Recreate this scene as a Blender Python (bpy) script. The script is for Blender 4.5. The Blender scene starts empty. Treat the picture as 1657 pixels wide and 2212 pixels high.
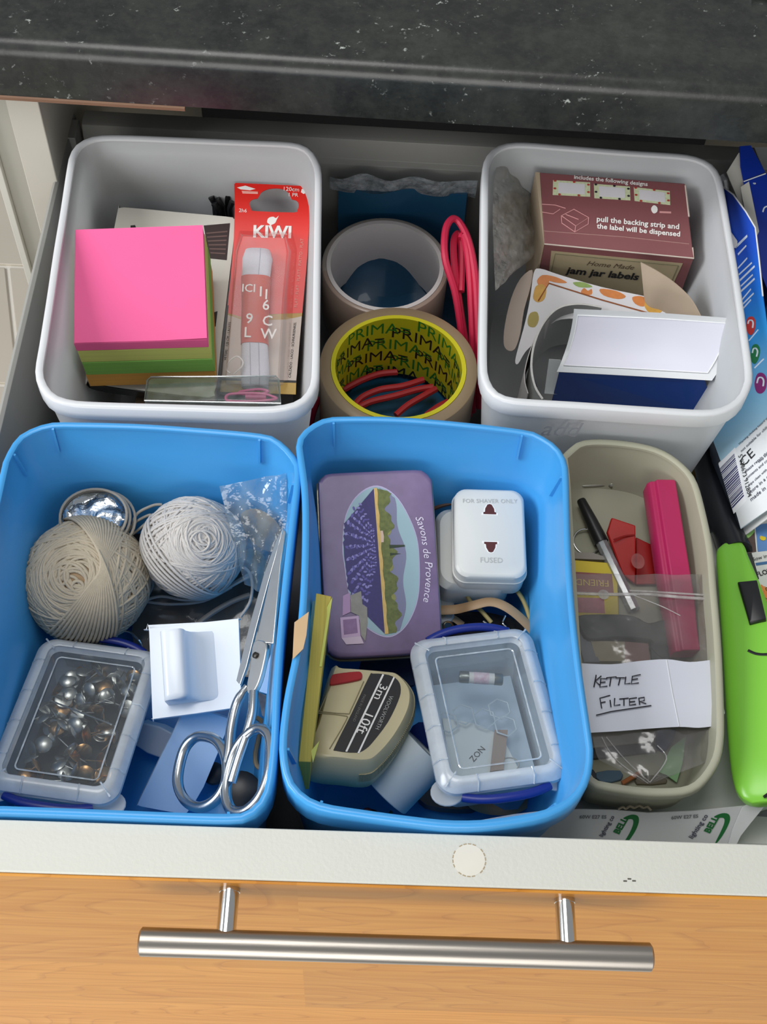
import bpy, math, random
from mathutils import Matrix, Vector
from mathutils.geometry import tessellate_polygon
from math import sin, cos, pi, radians, sqrt

SC = bpy.context.scene
COL = SC.collection
S = 0.01                      # everything below is written in centimetres

# ------------------------------------------------------------------ camera
cam = bpy.data.cameras.new('camera')
cam.sensor_fit = 'VERTICAL'
cam.sensor_height = 36.0
cam.lens = 2643.746 / 2212.0 * 36.0
cam.clip_start = 0.01
cam.clip_end = 50.0
cam_ob = bpy.data.objects.new('camera', cam)
COL.objects.link(cam_ob)
cam_ob.matrix_world = Matrix.Translation(Vector((-2.505,-15.369,68.272)) * S) @ Matrix(((0.999014,-0.038465,-0.022156),(0.020420,0.841398,-0.540030),(0.039414,0.539045,0.841354))).to_4x4()
SC.camera = cam_ob

# ------------------------------------------------------------------ daylight
world = bpy.data.worlds.new('room_daylight')
SC.world = world
world.use_nodes = True
bg = world.node_tree.nodes['Background']
bg.inputs['Color'].default_value = (0.95, 0.97, 1.0, 1)
bg.inputs['Strength'].default_value = 0.34


def area(name, loc, target, sx, sy, power, color):
    l = bpy.data.lights.new(name, 'AREA')
    l.shape = 'RECTANGLE'
    l.size, l.size_y = sx * S, sy * S
    l.energy = power
    l.color = color
    o = bpy.data.objects.new(name, l)
    COL.objects.link(o)
    o.location = Vector(loc) * S
    d = Vector(target) - Vector(loc)
    o.rotation_euler = d.to_track_quat('-Z', 'Y').to_euler()
    return o


area('window_light', (-185, -10, 130), (0, 22, 12), 120, 110, 41, (0.97, 0.98, 1.0))
area('front_door_light', (-30, -210, 32), (0, 0, 5), 190, 170, 35, (1.0, 0.98, 0.95))
area('ceiling_light', (-35, 35, 200), (-4, 20, 8), 90, 90, 13, (1.0, 0.99, 0.97))

SC.view_settings.view_transform = 'Standard'
SC.view_settings.look = 'None'
SC.view_settings.gamma = 1.0
SC.view_settings.exposure = 0.0
SC.view_settings.use_curve_mapping = False
SC.cycles.max_bounces = 14
SC.cycles.transparent_max_bounces = 24
SC.cycles.transmission_bounces = 10
SC.cycles.caustics_reflective = False
SC.cycles.caustics_refractive = False


# ------------------------------------------------------------------ materials
def lin(c):
    return c / 12.92 if c <= 0.04045 else ((c + 0.055) / 1.055) ** 2.4


def C(h):
    h = h.lstrip('#')
    return tuple(lin(int(h[i:i + 2], 16) / 255.0) for i in (0, 2, 4)) + (1.0,)


MATS = {}


def mat(name, col, rough=0.5, metal=0.0, spec=0.5, var=0.08, vscale=60.0, bump=0.0, bscale=400.0,
        alpha=1.0, transl=0.0, coat=0.0, col2=None, aniso=None):
    """procedural surface: noise-varied base colour, optional fine relief, see-through and translucent shares"""
    if name in MATS:
        return MATS[name]
    m = bpy.data.materials.new(name)
    m.use_nodes = True
    nt = m.node_tree
    N, L = nt.nodes, nt.links
    p = N['Principled BSDF']
    out = N['Material Output']
    c = C(col)
    tc = N.new('ShaderNodeTexCoord')
    nz = N.new('ShaderNodeTexNoise')
    nz.inputs['Scale'].default_value = vscale
    nz.inputs['Detail'].default_value = 4
    if aniso:
        mp = N.new('ShaderNodeMapping')
        mp.inputs['Scale'].default_value = aniso
        L.new(tc.outputs['Object'], mp.inputs['Vector'])
        L.new(mp.outputs['Vector'], nz.inputs['Vector'])
    else:
        L.new(tc.outputs['Object'], nz.inputs['Vector'])
    mx = N.new('ShaderNodeMix')
    mx.data_type = 'RGBA'
    a = tuple(max(0, x * (1 - var)) for x in c[:3]) + (1,)
    b = C(col2) if col2 else tuple(min(1, x * (1 + var)) for x in c[:3]) + (1,)
    mx.inputs[6].default_value = a
    mx.inputs[7].default_value = b
    L.new(nz.outputs['Fac'], mx.inputs[0])
    L.new(mx.outputs[2], p.inputs['Base Color'])
    p.inputs['Roughness'].default_value = rough
    p.inputs['Metallic'].default_value = metal
    p.inputs['Specular IOR Level'].default_value = spec
    p.inputs['Coat Weight'].default_value = coat
    if bump:
        nb = N.new('ShaderNodeTexNoise')
        nb.inputs['Scale'].default_value = bscale
        nb.inputs['Detail'].default_value = 5
        L.new(mp.outputs['Vector'] if aniso else tc.outputs['Object'], nb.inputs['Vector'])
        bp = N.new('ShaderNodeBump')
        bp.inputs['Strength'].default_value = bump
        bp.inputs['Distance'].default_value = 0.001
        L.new(nb.outputs['Fac'], bp.inputs['Height'])
        L.new(bp.outputs['Normal'], p.inputs['Normal'])
    sh = p.outputs['BSDF']
    if transl > 0:
        t = N.new('ShaderNodeBsdfTranslucent')
        L.new(mx.outputs[2], t.inputs['Color'])
        ms = N.new('ShaderNodeMixShader')
        ms.inputs[0].default_value = transl
        L.new(sh, ms.inputs[1])
        L.new(t.outputs[0], ms.inputs[2])
        sh = ms.outputs[0]
    if alpha < 1:
        t = N.new('ShaderNodeBsdfTransparent')
        ms = N.new('ShaderNodeMixShader')
        ms.inputs[0].default_value = alpha
        L.new(t.outputs[0], ms.inputs[1])
        L.new(sh, ms.inputs[2])
        sh = ms.outputs[0]
    L.new(sh, out.inputs['Surface'])
    MATS[name] = m
    return m


def film(name, tint='#ffffff', gloss=0.12, rough=0.08, haze=0.06, patch=0.5, hcol='#dfe6ea', bump=0.0, bscale=120.0):
    """thin clear plastic: see-through, with a glossy share that grows at grazing angles and a little haze"""
    if name in MATS:
        return MATS[name]
    m = bpy.data.materials.new(name)
    m.use_nodes = True
    nt = m.node_tree
    N, L = nt.nodes, nt.links
    N.remove(N['Principled BSDF'])
    out = N['Material Output']
    t = N.new('ShaderNodeBsdfTransparent')
    t.inputs['Color'].default_value = C(tint)
    d = N.new('ShaderNodeBsdfDiffuse')
    d.inputs['Color'].default_value = C(hcol)
    g = N.new('ShaderNodeBsdfGlossy')
    g.inputs['Roughness'].default_value = rough
    m1 = N.new('ShaderNodeMixShader')
    tc = N.new('ShaderNodeTexCoord')
    nz = N.new('ShaderNodeTexNoise')
    nz.inputs['Scale'].default_value = bscale
    nz.inputs['Detail'].default_value = 3
    L.new(tc.outputs['Object'], nz.inputs['Vector'])
    mr = N.new('ShaderNodeMapRange')
    mr.inputs[1].default_value = 0.35
    mr.inputs[2].default_value = 0.75
    mr.inputs[3].default_value = haze * (1 - patch)
    mr.inputs[4].default_value = haze * (1 + patch)
    L.new(nz.outputs['Fac'], mr.inputs[0])
    L.new(mr.outputs[0], m1.inputs[0])
    L.new(t.outputs[0], m1.inputs[1])
    L.new(d.outputs[0], m1.inputs[2])
    lw = N.new('ShaderNodeLayerWeight')
    lw.inputs['Blend'].default_value = 0.25
    ml = N.new('ShaderNodeMath')
    ml.operation = 'MULTIPLY_ADD'
    ml.inputs[1].default_value = 0.34
    ml.inputs[2].default_value = gloss
    L.new(lw.outputs['Fresnel'], ml.inputs[0])
    m2 = N.new('ShaderNodeMixShader')
    L.new(ml.outputs[0], m2.inputs[0])
    L.new(m1.outputs[0], m2.inputs[1])
    L.new(g.outputs[0], m2.inputs[2])
    if bump:
        bp = N.new('ShaderNodeBump')
        bp.inputs['Strength'].default_value = bump
        bp.inputs['Distance'].default_value = 0.003
        L.new(nz.outputs['Fac'], bp.inputs['Height'])
        for n in (d, g, lw):
            L.new(bp.outputs['Normal'], n.inputs['Normal'])
    L.new(m2.outputs[0], out.inputs['Surface'])
    MATS[name] = m
    return m


# ------------------------------------------------------------------ mesh building
def V(a):
    return Vector(a)


def FR(o, x, n):
    """frame with origin o, x axis towards x and z axis n; returns (matrix, distance o-x)"""
    o, x, n = V(o), V(x), V(n).normalized()
    ex = x - o
    d = ex.length
    ex = (ex - n * ex.dot(n)).normalized()
    ey = n.cross(ex)
    M = Matrix(((ex.x, ey.x, n.x, o.x), (ex.y, ey.y, n.y, o.y), (ex.z, ey.z, n.z, o.z), (0, 0, 0, 1)))
    return M, d


def F3(o, x, y):
    """frame from three points; returns (matrix, x length, y length)"""
    o, x, y = V(o), V(x), V(y)
    n = (x - o).cross(y - o).normalized()
    M, d = FR(o, x, n)
    return M, d, (y - o).dot(M.col[1].to_3d())


def TR(x, y, z, rz=0):
    return Matrix.Translation((x, y, z)) @ Matrix.Rotation(radians(rz), 4, 'Z')


class MB:
    def __init__(s):
        s.v, s.f, s.m = [], [], []

    def add(s, vs, fs, mi=0, M=None):
        b = len(s.v)
        for p in vs:
            p = V(p)
            s.v.append(M @ p if M is not None else p)
        for f in fs:
            s.f.append([i + b for i in f])
            s.m.append(mi)
        return s

    def box(s, lo, hi, M=None, mi=0):
        x0, y0, z0 = lo
        x1, y1, z1 = hi
        vs = [(x0, y0, z0), (x1, y0, z0), (x1, y1, z0), (x0, y1, z0), (x0, y0, z1), (x1, y0, z1), (x1, y1, z1), (x0, y1, z1)]
        return s.add(vs, [(0, 3, 2, 1), (4, 5, 6, 7), (0, 1, 5, 4), (1, 2, 6, 5), (2, 3, 7, 6), (3, 0, 4, 7)], mi, M)

    def hexa(s, top, bot, mi=0):
        """eight-corner block from four top and four bottom corners, both counter-clockwise from above"""
        return s.add(list(bot) + list(top), [(3, 2, 1, 0), (4, 5, 6, 7), (0, 1, 5, 4), (1, 2, 6, 5), (2, 3, 7, 6), (3, 0, 4, 7)], mi)

    def rings(s, rs, cap0=True, cap1=True, mi=0, M=None, loop=False):
        n = len(rs[0])
        vs = [p for r in rs for p in r]
        fs = []
        k = len(rs)
        for a in range(k if loop else k - 1):
            b = (a + 1) % k
            for i in range(n):
                j = (i + 1) % n
                fs.append((a * n + i, a * n + j, b * n + j, b * n + i))
        if not loop:
            if cap0:
                fs.append(tuple(range(n - 1, -1, -1)))
            if cap1:
                fs.append(tuple((k - 1) * n + i for i in range(n)))
        return s.add(vs, fs, mi, M)

    def prism(s, poly, z0, z1, M=None, mi=0):
        a = [(p[0], p[1], z0) for p in poly]
        b = [(p[0], p[1], z1) for p in poly]
        if sum(poly[i][0] * poly[(i + 1) % len(poly)][1] - poly[(i + 1) % len(poly)][0] * poly[i][1] for i in range(len(poly))) < 0:
            a.reverse()
            b.reverse()
        return s.rings([a, b], mi=mi, M=M)

    def slab(s, pts, n, t, mi=0):
        """flat polygon in space (seen face) thickened by t away from normal n"""
        n = V(n).normalized()
        pts = [V(p) for p in pts]
        a = Vector((0, 0, 0))
        for i in range(len(pts)):
            a += pts[i].cross(pts[(i + 1) % len(pts)])
        if a.dot(n) < 0:
            pts.reverse()
        return s.rings([[p - n * t for p in pts], pts], mi=mi)

    def holed(s, outer, hole, n, t, mi=0):
        """flat plate with one hole, thickened by t away from normal n"""
        n = V(n).normalized()
        o, h = [V(p) for p in outer], [V(p) for p in hole]
        fr = FR(o[0], o[1], n)[0].inverted()
        flat = [[fr @ p for p in o], [fr @ p for p in h]]
        tri = tessellate_polygon([[Vector((p.x, p.y, 0)) for p in l] for l in flat])
        al = o + h
        k = len(al)
        fs = []
        for a, b, c in tri:
            if (al[b] - al[a]).cross(al[c] - al[a]).dot(n) < 0:
                b, c = c, b
            fs.append((a, b, c))
            fs.append((c + k, b + k, a + k))
        for st, m in ((0, len(o)), (len(o), len(h))):
            for i in range(m):
                p, q = st + i, st + (i + 1) % m
                fs.append((p, q, q + k, p + k))
        return s.add(al + [p - n * t for p in al], fs, mi)

    def tube(s, pts, r, n=8, closed=False, mi=0, flat=1.0, up=None):
        pts = [V(p) for p in pts]
        k = len(pts)
        rs = []
        prev = None
        for i in range(k):
            if closed:
                t = pts[(i + 1) % k] - pts[i - 1]
            else:
                t = pts[min(i + 1, k - 1)] - pts[max(i - 1, 0)]
            t = t.normalized() if t.length > 1e-9 else Vector((0, 0, 1))
            if up is not None:
                u = V(up)
            else:
                u = prev if prev is not None else (Vector((0, 0, 1)) if abs(t.z) < 0.9 else Vector((1, 0, 0)))
            u = u - t * u.dot(t)
            u = u.normalized() if u.length > 1e-6 else t.orthogonal().normalized()
            prev = u
            w = t.cross(u)
            rr = r[i] if isinstance(r, (list, tuple)) else r
            rs.append([pts[i] + u * (rr * flat * cos(2 * pi * q / n)) + w * (rr * sin(2 * pi * q / n)) for q in range(n)])
        return s.rings(rs, mi=mi, loop=closed)

    def lathe(s, prof, n=32, M=None, mi=0, loop=False):
        rs = [[(r * cos(2 * pi * i / n), r * sin(2 * pi * i / n), z) for i in range(n)] for r, z in prof]
        return s.rings(rs, mi=mi, M=M, loop=loop)

    def sheet(s, rows, t, mi=0):
        """grid of points (list of rows) thickened by t below"""
        R, K = len(rows), len(rows[0])
        G = [[V(p) for p in r] for r in rows]
        nn = []
        for i in range(R):
            row = []
            for j in range(K):
                du = G[i][min(j + 1, K - 1)] - G[i][max(j - 1, 0)]
                dv = G[min(i + 1, R - 1)][j] - G[max(i - 1, 0)][j]
                row.append(du.cross(dv).normalized())
            nn.append(row)
        vs = [G[i][j] for i in range(R) for j in range(K)] + [G[i][j] - nn[i][j] * t for i in range(R) for j in range(K)]
        o = R * K
        fs = []
        for i in range(R - 1):
            for j in range(K - 1):
                a, b, c, d = i * K + j, i * K + j + 1, (i + 1) * K + j + 1, (i + 1) * K + j
                fs.append((a, b, c, d))
                fs.append((d + o, c + o, b + o, a + o))
        edge = [j for j in range(K)] + [i * K + K - 1 for i in range(1, R)] + [(R - 1) * K + j for j in range(K - 2, -1, -1)] + [i * K for i in range(R - 2, 0, -1)]
        for q in range(len(edge)):
            a, b = edge[q], edge[(q + 1) % len(edge)]
            fs.append((b, a, a + o, b + o))
        return s.add(vs, fs, mi)

    def xf(s, M):
        s.v = [M @ p for p in s.v]
        return s


def rrect(x0, y0, x1, y1, r, n=6):
    out = []
    for cx, cy, a0 in ((x1 - r, y1 - r, 0), (x0 + r, y1 - r, 90), (x0 + r, y0 + r, 180), (x1 - r, y0 + r, 270)):
        for i in range(n + 1):
            a = radians(a0 + 90.0 * i / n)
            out.append((cx + r * cos(a), cy + r * sin(a)))
    return out


def ellipse(cx, cy, rx, ry, n=32, rot=0):
    c, s_ = cos(radians(rot)), sin(radians(rot))
    return [(cx + rx * cos(2 * pi * i / n) * c - ry * sin(2 * pi * i / n) * s_, cy + rx * cos(2 * pi * i / n) * s_ + ry * sin(2 * pi * i / n) * c) for i in range(n)]


def spline(pts, k=8, closed=False):
    """Catmull-Rom through the points"""
    P = [V(p) for p in pts]
    n = len(P)
    out = []
    for i in range(n if closed else n - 1):
        if closed:
            a, b, c, d = P[i - 1], P[i], P[(i + 1) % n], P[(i + 2) % n]
        else:
            a, b, c, d = P[max(i - 1, 0)], P[i], P[i + 1], P[min(i + 2, n - 1)]
        for j in range(k):
            t = j / k
            out.append(0.5 * ((2 * b) + (c - a) * t + (2 * a - 5 * b + 4 * c - d) * t * t + (3 * b - a - 3 * c + d) * t ** 3))
    if not closed:
        out.append(P[-1])
    return out


def resample(P, n):
    """closed loop resampled to n equal steps"""
    P = [V(p) for p in P]
    L = [0]
    for i in range(len(P)):
        L.append(L[-1] + (P[(i + 1) % len(P)] - P[i]).length)
    out = []
    k = 0
    for q in range(n):
        d = L[-1] * q / n
        while L[k + 1] < d:
            k += 1
        t = (d - L[k]) / max(1e-9, L[k + 1] - L[k])
        out.append(P[k].lerp(P[(k + 1) % len(P)], t))
    return out


FRAME = {}


def tag(o, label, cat, group=None, kind=None):
    if label:
        o['label'] = label
    if cat:
        o['category'] = cat
    if group:
        o['group'] = group
    if kind:
        o['kind'] = kind
    return o


def thing(name, label, cat, base, group=None):
    o = bpy.data.objects.new(name, None)
    COL.objects.link(o)
    o.empty_display_size = 0.01
    o.location = V(base) * S
    FRAME[o.name] = V(base)
    return tag(o, label, cat, group)


def build(name, mb, m, parent=None, bevel=0.0, bseg=2, smooth=40, label=None, cat=None, group=None, kind=None):
    """one mesh object from world-space geometry; the origin is the parent's base, or the mesh's own base"""
    if parent is not None:
        base = FRAME[parent.name]
    else:
        xs, ys, zs = [p.x for p in mb.v], [p.y for p in mb.v], [p.z for p in mb.v]
        base = Vector(((min(xs) + max(xs)) / 2, (min(ys) + max(ys)) / 2, min(zs)))
    me = bpy.data.meshes.new(name)
    me.from_pydata([(p - base) * S for p in mb.v], [], mb.f)
    ms = m if isinstance(m, (list, tuple)) else [m]
    for x in ms:
        me.materials.append(x)
    if len(ms) > 1:
        me.polygons.foreach_set('material_index', mb.m)
    me.update()
    if smooth:
        me.shade_smooth()
        me.set_sharp_from_angle(angle=radians(smooth))
    o = bpy.data.objects.new(name, me)
    COL.objects.link(o)
    FRAME[o.name] = base
    if parent is not None:
        o.parent = parent
    else:
        o.location = base * S
    if bevel:
        b = o.modifiers.new('soft_edges', 'BEVEL')
        b.width = bevel * S
        b.segments = bseg
        b.limit_method = 'ANGLE'
        b.angle_limit = radians(40)
        b.harden_normals = False
    return tag(o, label, cat, group, kind)


def text(s, fr, m, parent, width=None, size=1.0, align='LEFT', shear=0.0, bold=0.0, bend=None, name='lettering', h=0.012, spacing=1.0, squash=1.0, label=None):
    """flat printed lettering on the frame fr; scaled so that its width fits"""
    M = fr[0] if isinstance(fr, tuple) else fr
    if width is None and isinstance(fr, tuple):
        width = fr[1]
    cu = bpy.data.curves.new('lettering', 'FONT')
    cu.body = s
    cu.size = 1.0
    cu.shear = shear
    cu.offset = bold
    cu.space_character = spacing
    cu.resolution_u = 2
    t = bpy.data.objects.new('lettering_source', cu)
    me = bpy.data.meshes.new_from_object(t)
    vs = [v.co.copy() for v in me.vertices]
    fs = [tuple(p.vertices) for p in me.polygons]
    bpy.data.objects.remove(t)
    bpy.data.curves.remove(cu)
    bpy.data.meshes.remove(me)
    x0, x1 = min(v.x for v in vs), max(v.x for v in vs)
    k = width / (x1 - x0) if width else size
    mb = MB()
    pts = []
    for v in vs:
        x, y = (v.x - x0) * k, v.y * k * squash
        if align == 'CENTER':
            x -= (x1 - x0) * k / 2
        pts.append(bend(x, y) if bend else M @ Vector((x, y, h)))
    mb.add(pts, fs)
    return build(name, mb, m, parent, smooth=0, label=label)


def offset_ring(P, d):
    """closed horizontal ring moved inwards by d"""
    n = len(P)
    out = []
    for i in range(n):
        t = P[(i + 1) % n] - P[i - 1]
        nx, ny = -t.y, t.x
        l = sqrt(nx * nx + ny * ny) or 1
        out.append(Vector((P[i].x + nx / l * d, P[i].y + ny / l * d, P[i].z)))
    if d > 0.9:
        for _ in range(int(8 * d)):
            out = [(out[i - 1] + out[i] * 2 + out[(i + 1) % n]) / 4 for i in range(n)]
    return out


def ccw(P):
    a = sum(P[i].x * P[(i + 1) % len(P)].y - P[(i + 1) % len(P)].x * P[i].y for i in range(len(P)))
    return P if a > 0 else list(reversed(P))


def shell(outline, n=112):
    return ccw(resample(spline(outline, 6, True), n))


def prof_rings(P, prof):
    out = []
    for d, z in prof:
        r = offset_ring(P, d)
        out.append([(p.x, p.y, z) for p in r])
    return out


def copy_thing(o, M, label=None):
    """copy of a thing with copies of its parts, moved by matrix M (metres)"""
    c = o.copy()
    COL.objects.link(c)
    for ch in o.children:
        d = ch.copy()
        COL.objects.link(d)
        d.parent = c
    c.matrix_world = M
    if label:
        c['label'] = label
    return c


# ================================================================== setting and furniture
def worktop_material():
    m = bpy.data.materials.new('dark_stone_laminate')
    m.use_nodes = True
    nt = m.node_tree
    N, L = nt.nodes, nt.links
    p = N['Principled BSDF']
    tc = N.new('ShaderNodeTexCoord')

    def noise(scale, detail=6, rough=0.6, dist=0.0):
        n = N.new('ShaderNodeTexNoise')
        n.inputs['Scale'].default_value = scale
        n.inputs['Detail'].default_value = detail
        n.inputs['Roughness'].default_value = rough
        n.inputs['Distortion'].default_value = dist
        L.new(tc.outputs['Object'], n.inputs['Vector'])
        return n

    def ramp(src, stops):
        r = N.new('ShaderNodeValToRGB')
        e = r.color_ramp.elements
        e[0].position, e[0].color = stops[0]
        e[1].position, e[1].color = stops[-1]
        for s_ in stops[1:-1]:
            q = e.new(s_[0])
            q.color = s_[1]
        L.new(src, r.inputs[0])
        return r

    big = ramp(noise(9, 5, 0.55, 0.4).outputs['Fac'], [(0.35, C('#18191a')), (0.55, C('#292b29')), (0.72, C('#3b3e37'))])
    fine = ramp(noise(70, 8, 0.75).outputs['Fac'], [(0.40, C('#131413')), (0.62, C('#383b35'))])
    mx = N.new('ShaderNodeMix')
    mx.data_type = 'RGBA'
    mx.inputs[0].default_value = 0.5
    L.new(big.outputs[0], mx.inputs[6])
    L.new(fine.outputs[0], mx.inputs[7])
    # pale flecks clustered in veins
    fl = ramp(noise(260, 3, 0.6).outputs['Fac'], [(0.63, (0, 0, 0, 1)), (0.73, (1, 1, 1, 1))])
    vein = ramp(noise(14, 5, 0.7, 1.2).outputs['Fac'], [(0.50, (0.03, 0.03, 0.03, 1)), (0.68, (1, 1, 1, 1))])
    mu = N.new('ShaderNodeMath')
    mu.operation = 'MULTIPLY'
    L.new(fl.outputs[0], mu.inputs[0])
    L.new(vein.outputs[0], mu.inputs[1])
    m2 = N.new('ShaderNodeMix')
    m2.data_type = 'RGBA'
    m2.inputs[7].default_value = C('#c9cfc8')
    L.new(mu.outputs[0], m2.inputs[0])
    L.new(mx.outputs[2], m2.inputs[6])
    L.new(m2.outputs[2], p.inputs['Base Color'])
    p.inputs['Roughness'].default_value = 0.3
    p.inputs['Specular IOR Level'].default_value = 0.6
    bp = N.new('ShaderNodeBump')
    bp.inputs['Strength'].default_value = 0.12
    bp.inputs['Distance'].default_value = 0.001
    L.new(noise(180, 6, 0.7).outputs['Fac'], bp.inputs['Height'])
    L.new(bp.outputs['Normal'], p.inputs['Normal'])
    return m


def wood_material():
    """printed wood-block laminate, grain along x; staves differ in tone"""
    m = bpy.data.materials.new('wood_laminate')
    m.use_nodes = True
    nt = m.node_tree
    N, L = nt.nodes, nt.links
    p = N['Principled BSDF']
    tc = N.new('ShaderNodeTexCoord')

    def mapping(sc, loc=(0, 0, 0)):
        q = N.new('ShaderNodeMapping')
        q.inputs['Scale'].default_value = sc
        q.inputs['Location'].default_value = loc
        L.new(tc.outputs['Object'], q.inputs['Vector'])
        return q

    # staves as a brick pattern in the x-z plane
    sx = N.new('ShaderNodeSeparateXYZ')
    L.new(tc.outputs['Object'], sx.inputs[0])
    cb = N.new('ShaderNodeCombineXYZ')
    L.new(sx.outputs['X'], cb.inputs['X'])
    L.new(sx.outputs['Z'], cb.inputs['Y'])
    bk = N.new('ShaderNodeTexBrick')
    bk.inputs['Scale'].default_value = 1.0
    bk.inputs['Brick Width'].default_value = 0.62
    bk.inputs['Row Height'].default_value = 0.105
    bk.inputs['Mortar Size'].default_value = 0.0
    bk.inputs['Color1'].default_value = (0, 0, 0, 1)
    bk.inputs['Color2'].default_value = (1, 1, 1, 1)
    bk.offset = 0.37
    mp0 = N.new('ShaderNodeMapping')
    mp0.inputs['Location'].default_value = (0.095, 0.0275, 0)
    L.new(cb.outputs[0], mp0.inputs['Vector'])
    L.new(mp0.outputs[0], bk.inputs['Vector'])
    # shift the grain per stave
    sh = N.new('ShaderNodeVectorMath')
    sh.operation = 'MULTIPLY_ADD'
    sh.inputs[1].default_value = (3.1, 0, 1.7)
    L.new(bk.outputs['Color'], sh.inputs[0])
    L.new(tc.outputs['Object'], sh.inputs[2])
    q1 = N.new('ShaderNodeMapping')
    q1.inputs['Scale'].default_value = (3.0, 1, 9.0)
    L.new(sh.outputs[0], q1.inputs['Vector'])
    n1 = N.new('ShaderNodeTexNoise')
    n1.inputs['Scale'].default_value = 1.1
    n1.inputs['Detail'].default_value = 2
    L.new(q1.outputs[0], n1.inputs['Vector'])
    w = N.new('ShaderNodeMath')
    w.operation = 'MULTIPLY'
    w.inputs[1].default_value = 22.0
    L.new(n1.outputs['Fac'], w.inputs[0])
    sn = N.new('ShaderNodeMath')
    sn.operation = 'FRACT'
    L.new(w.outputs[0], sn.inputs[0])
    r1 = N.new('ShaderNodeValToRGB')
    e = r1.color_ramp.elements
    e[0].position, e[0].color = 0.0, C('#a86a30')
    e[1].position, e[1].color = 1.0, C('#c98a48')
    k = e.new(0.18)
    k.color = C('#d79c58')
    L.new(sn.outputs[0], r1.inputs[0])
    q2 = N.new('ShaderNodeMapping')
    q2.inputs['Scale'].default_value = (7.0, 1, 260.0)
    L.new(sh.outputs[0], q2.inputs['Vector'])
    n2 = N.new('ShaderNodeTexNoise')
    n2.inputs['Scale'].default_value = 1.0
    n2.inputs['Detail'].default_value = 5
    L.new(q2.outputs[0], n2.inputs['Vector'])
    r2 = N.new('ShaderNodeValToRGB')
    e = r2.color_ramp.elements
    e[0].position, e[0].color = 0.3, C('#bd7f40')
    e[1].position, e[1].color = 0.7, C('#dca562')
    L.new(n2.outputs['Fac'], r2.inputs[0])
    mx = N.new('ShaderNodeMix')
    mx.data_type = 'RGBA'
    mx.inputs[0].default_value = 0.55
    L.new(r1.outputs[0], mx.inputs[6])
    L.new(r2.outputs[0], mx.inputs[7])
    hs = N.new('ShaderNodeHueSaturation')
    hs.inputs['Saturation'].default_value = 1.12
    mr = N.new('ShaderNodeMapRange')
    mr.inputs[3].default_value = 0.86
    mr.inputs[4].default_value = 1.08
    L.new(bk.outputs['Color'], mr.inputs[0])
    L.new(mr.outputs[0], hs.inputs['Value'])
    L.new(mx.outputs[2], hs.inputs['Color'])
    L.new(hs.outputs[0], p.inputs['Base Color'])
    p.inputs['Roughness'].default_value = 0.42
    return m


M_WORKTOP = worktop_material()
M_WOOD = wood_material()
M_CREAM = mat('cream_melamine', '#cdcdc3', 0.45, var=0.02, vscale=40, bump=0.12, bscale=500)
M_GREY = mat('grey_metal_drawer', '#9a9994', 0.45, spec=0.5, var=0.04)
M_GREY_IN = mat('grey_drawer_lining', '#77787a', 0.5, var=0.05)
M_STEEL = mat('brushed_steel', '#a8a29a', 0.33, 1.0, var=0.05, vscale=300, bump=0.05, bscale=700, aniso=(0.05, 1, 1))
M_CHROME = mat('chrome', '#d8d8d6', 0.12, 1.0, var=0.02)
M_GROUT = mat('pale_grout', '#efeae0', 0.85, var=0.05)
M_TILE = mat('beige_floor_tile', '#cfc6b6', 0.5, var=0.04, vscale=14)
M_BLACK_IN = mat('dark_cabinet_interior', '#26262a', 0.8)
M_CABINET = mat('cream_cabinet_board', '#cbc6b9', 0.5, var=0.03)

# floor far below, its tiles showing past the drawer's side
fl = build('floor', MB().box((-140, -60, -74.0), (120, 190, -72.4)), M_GROUT, kind='structure')
tile_rows = [47.4, 70.6, 93.9, 117.0, 140.2]
for i in range(len(tile_rows) - 1):
    y0, y1 = tile_rows[i] + 0.35, tile_rows[i + 1] - 0.35
    for x0, x1 in ((-101, -55.4 if i == 2 else -78), (-77.3 if i != 2 else -54.8, -30.8), (-30.2, 16)):
        if i == 2 and x0 < -90:
            poly = [(-101, y0), (-52.0, y0), (-57.9, y1), (-101, y1)]
        elif i == 2 and x0 < -50:
            poly = [(-51.3, y0), (x1, y0), (x1, y1), (-57.2, y1)]
        else:
            poly = [(x0, y0), (x1, y0), (x1, y1), (x0, y1)]
        build('tile', MB().prism(poly, -72.5, -72.0), M_TILE, fl, bevel=0.15)

# worktop: long post-formed slab, its front edge rounded over
WY = -0.0258


def wt(x, y, z):
    return Vector((x, y + WY * (x + 1.8), z))


prof = [(43.35, 19.96), (43.0, 20.12)]
prof += [(43.0 + 0.9 * (1 - cos(a)), 22.75 + 0.9 * sin(a)) for a in [radians(q) for q in range(0, 91, 15)]]
prof += [(104, 23.65), (104, 19.96)]
t = thing('worktop', 'black stone-effect kitchen worktop overhanging the open drawer', 'worktop', (-2, 74, 20))
mb = MB()
mb.rings([[wt(-75, y, z) for y, z in prof], [wt(75, y, z) for y, z in prof]])
build('slab', mb, M_WORKTOP, t, smooth=30)
build('edge_strip', MB().rings([[wt(x, y, z) for y, z in ((43.02, 19.86), (42.9, 19.86), (42.9, 20.05), (43.02, 20.12))] for x in (-75, -13.5)]),
      mat('worn_brown_edge', '#7a5a44', 0.6), t, label='worn brown lower edge')

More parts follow.
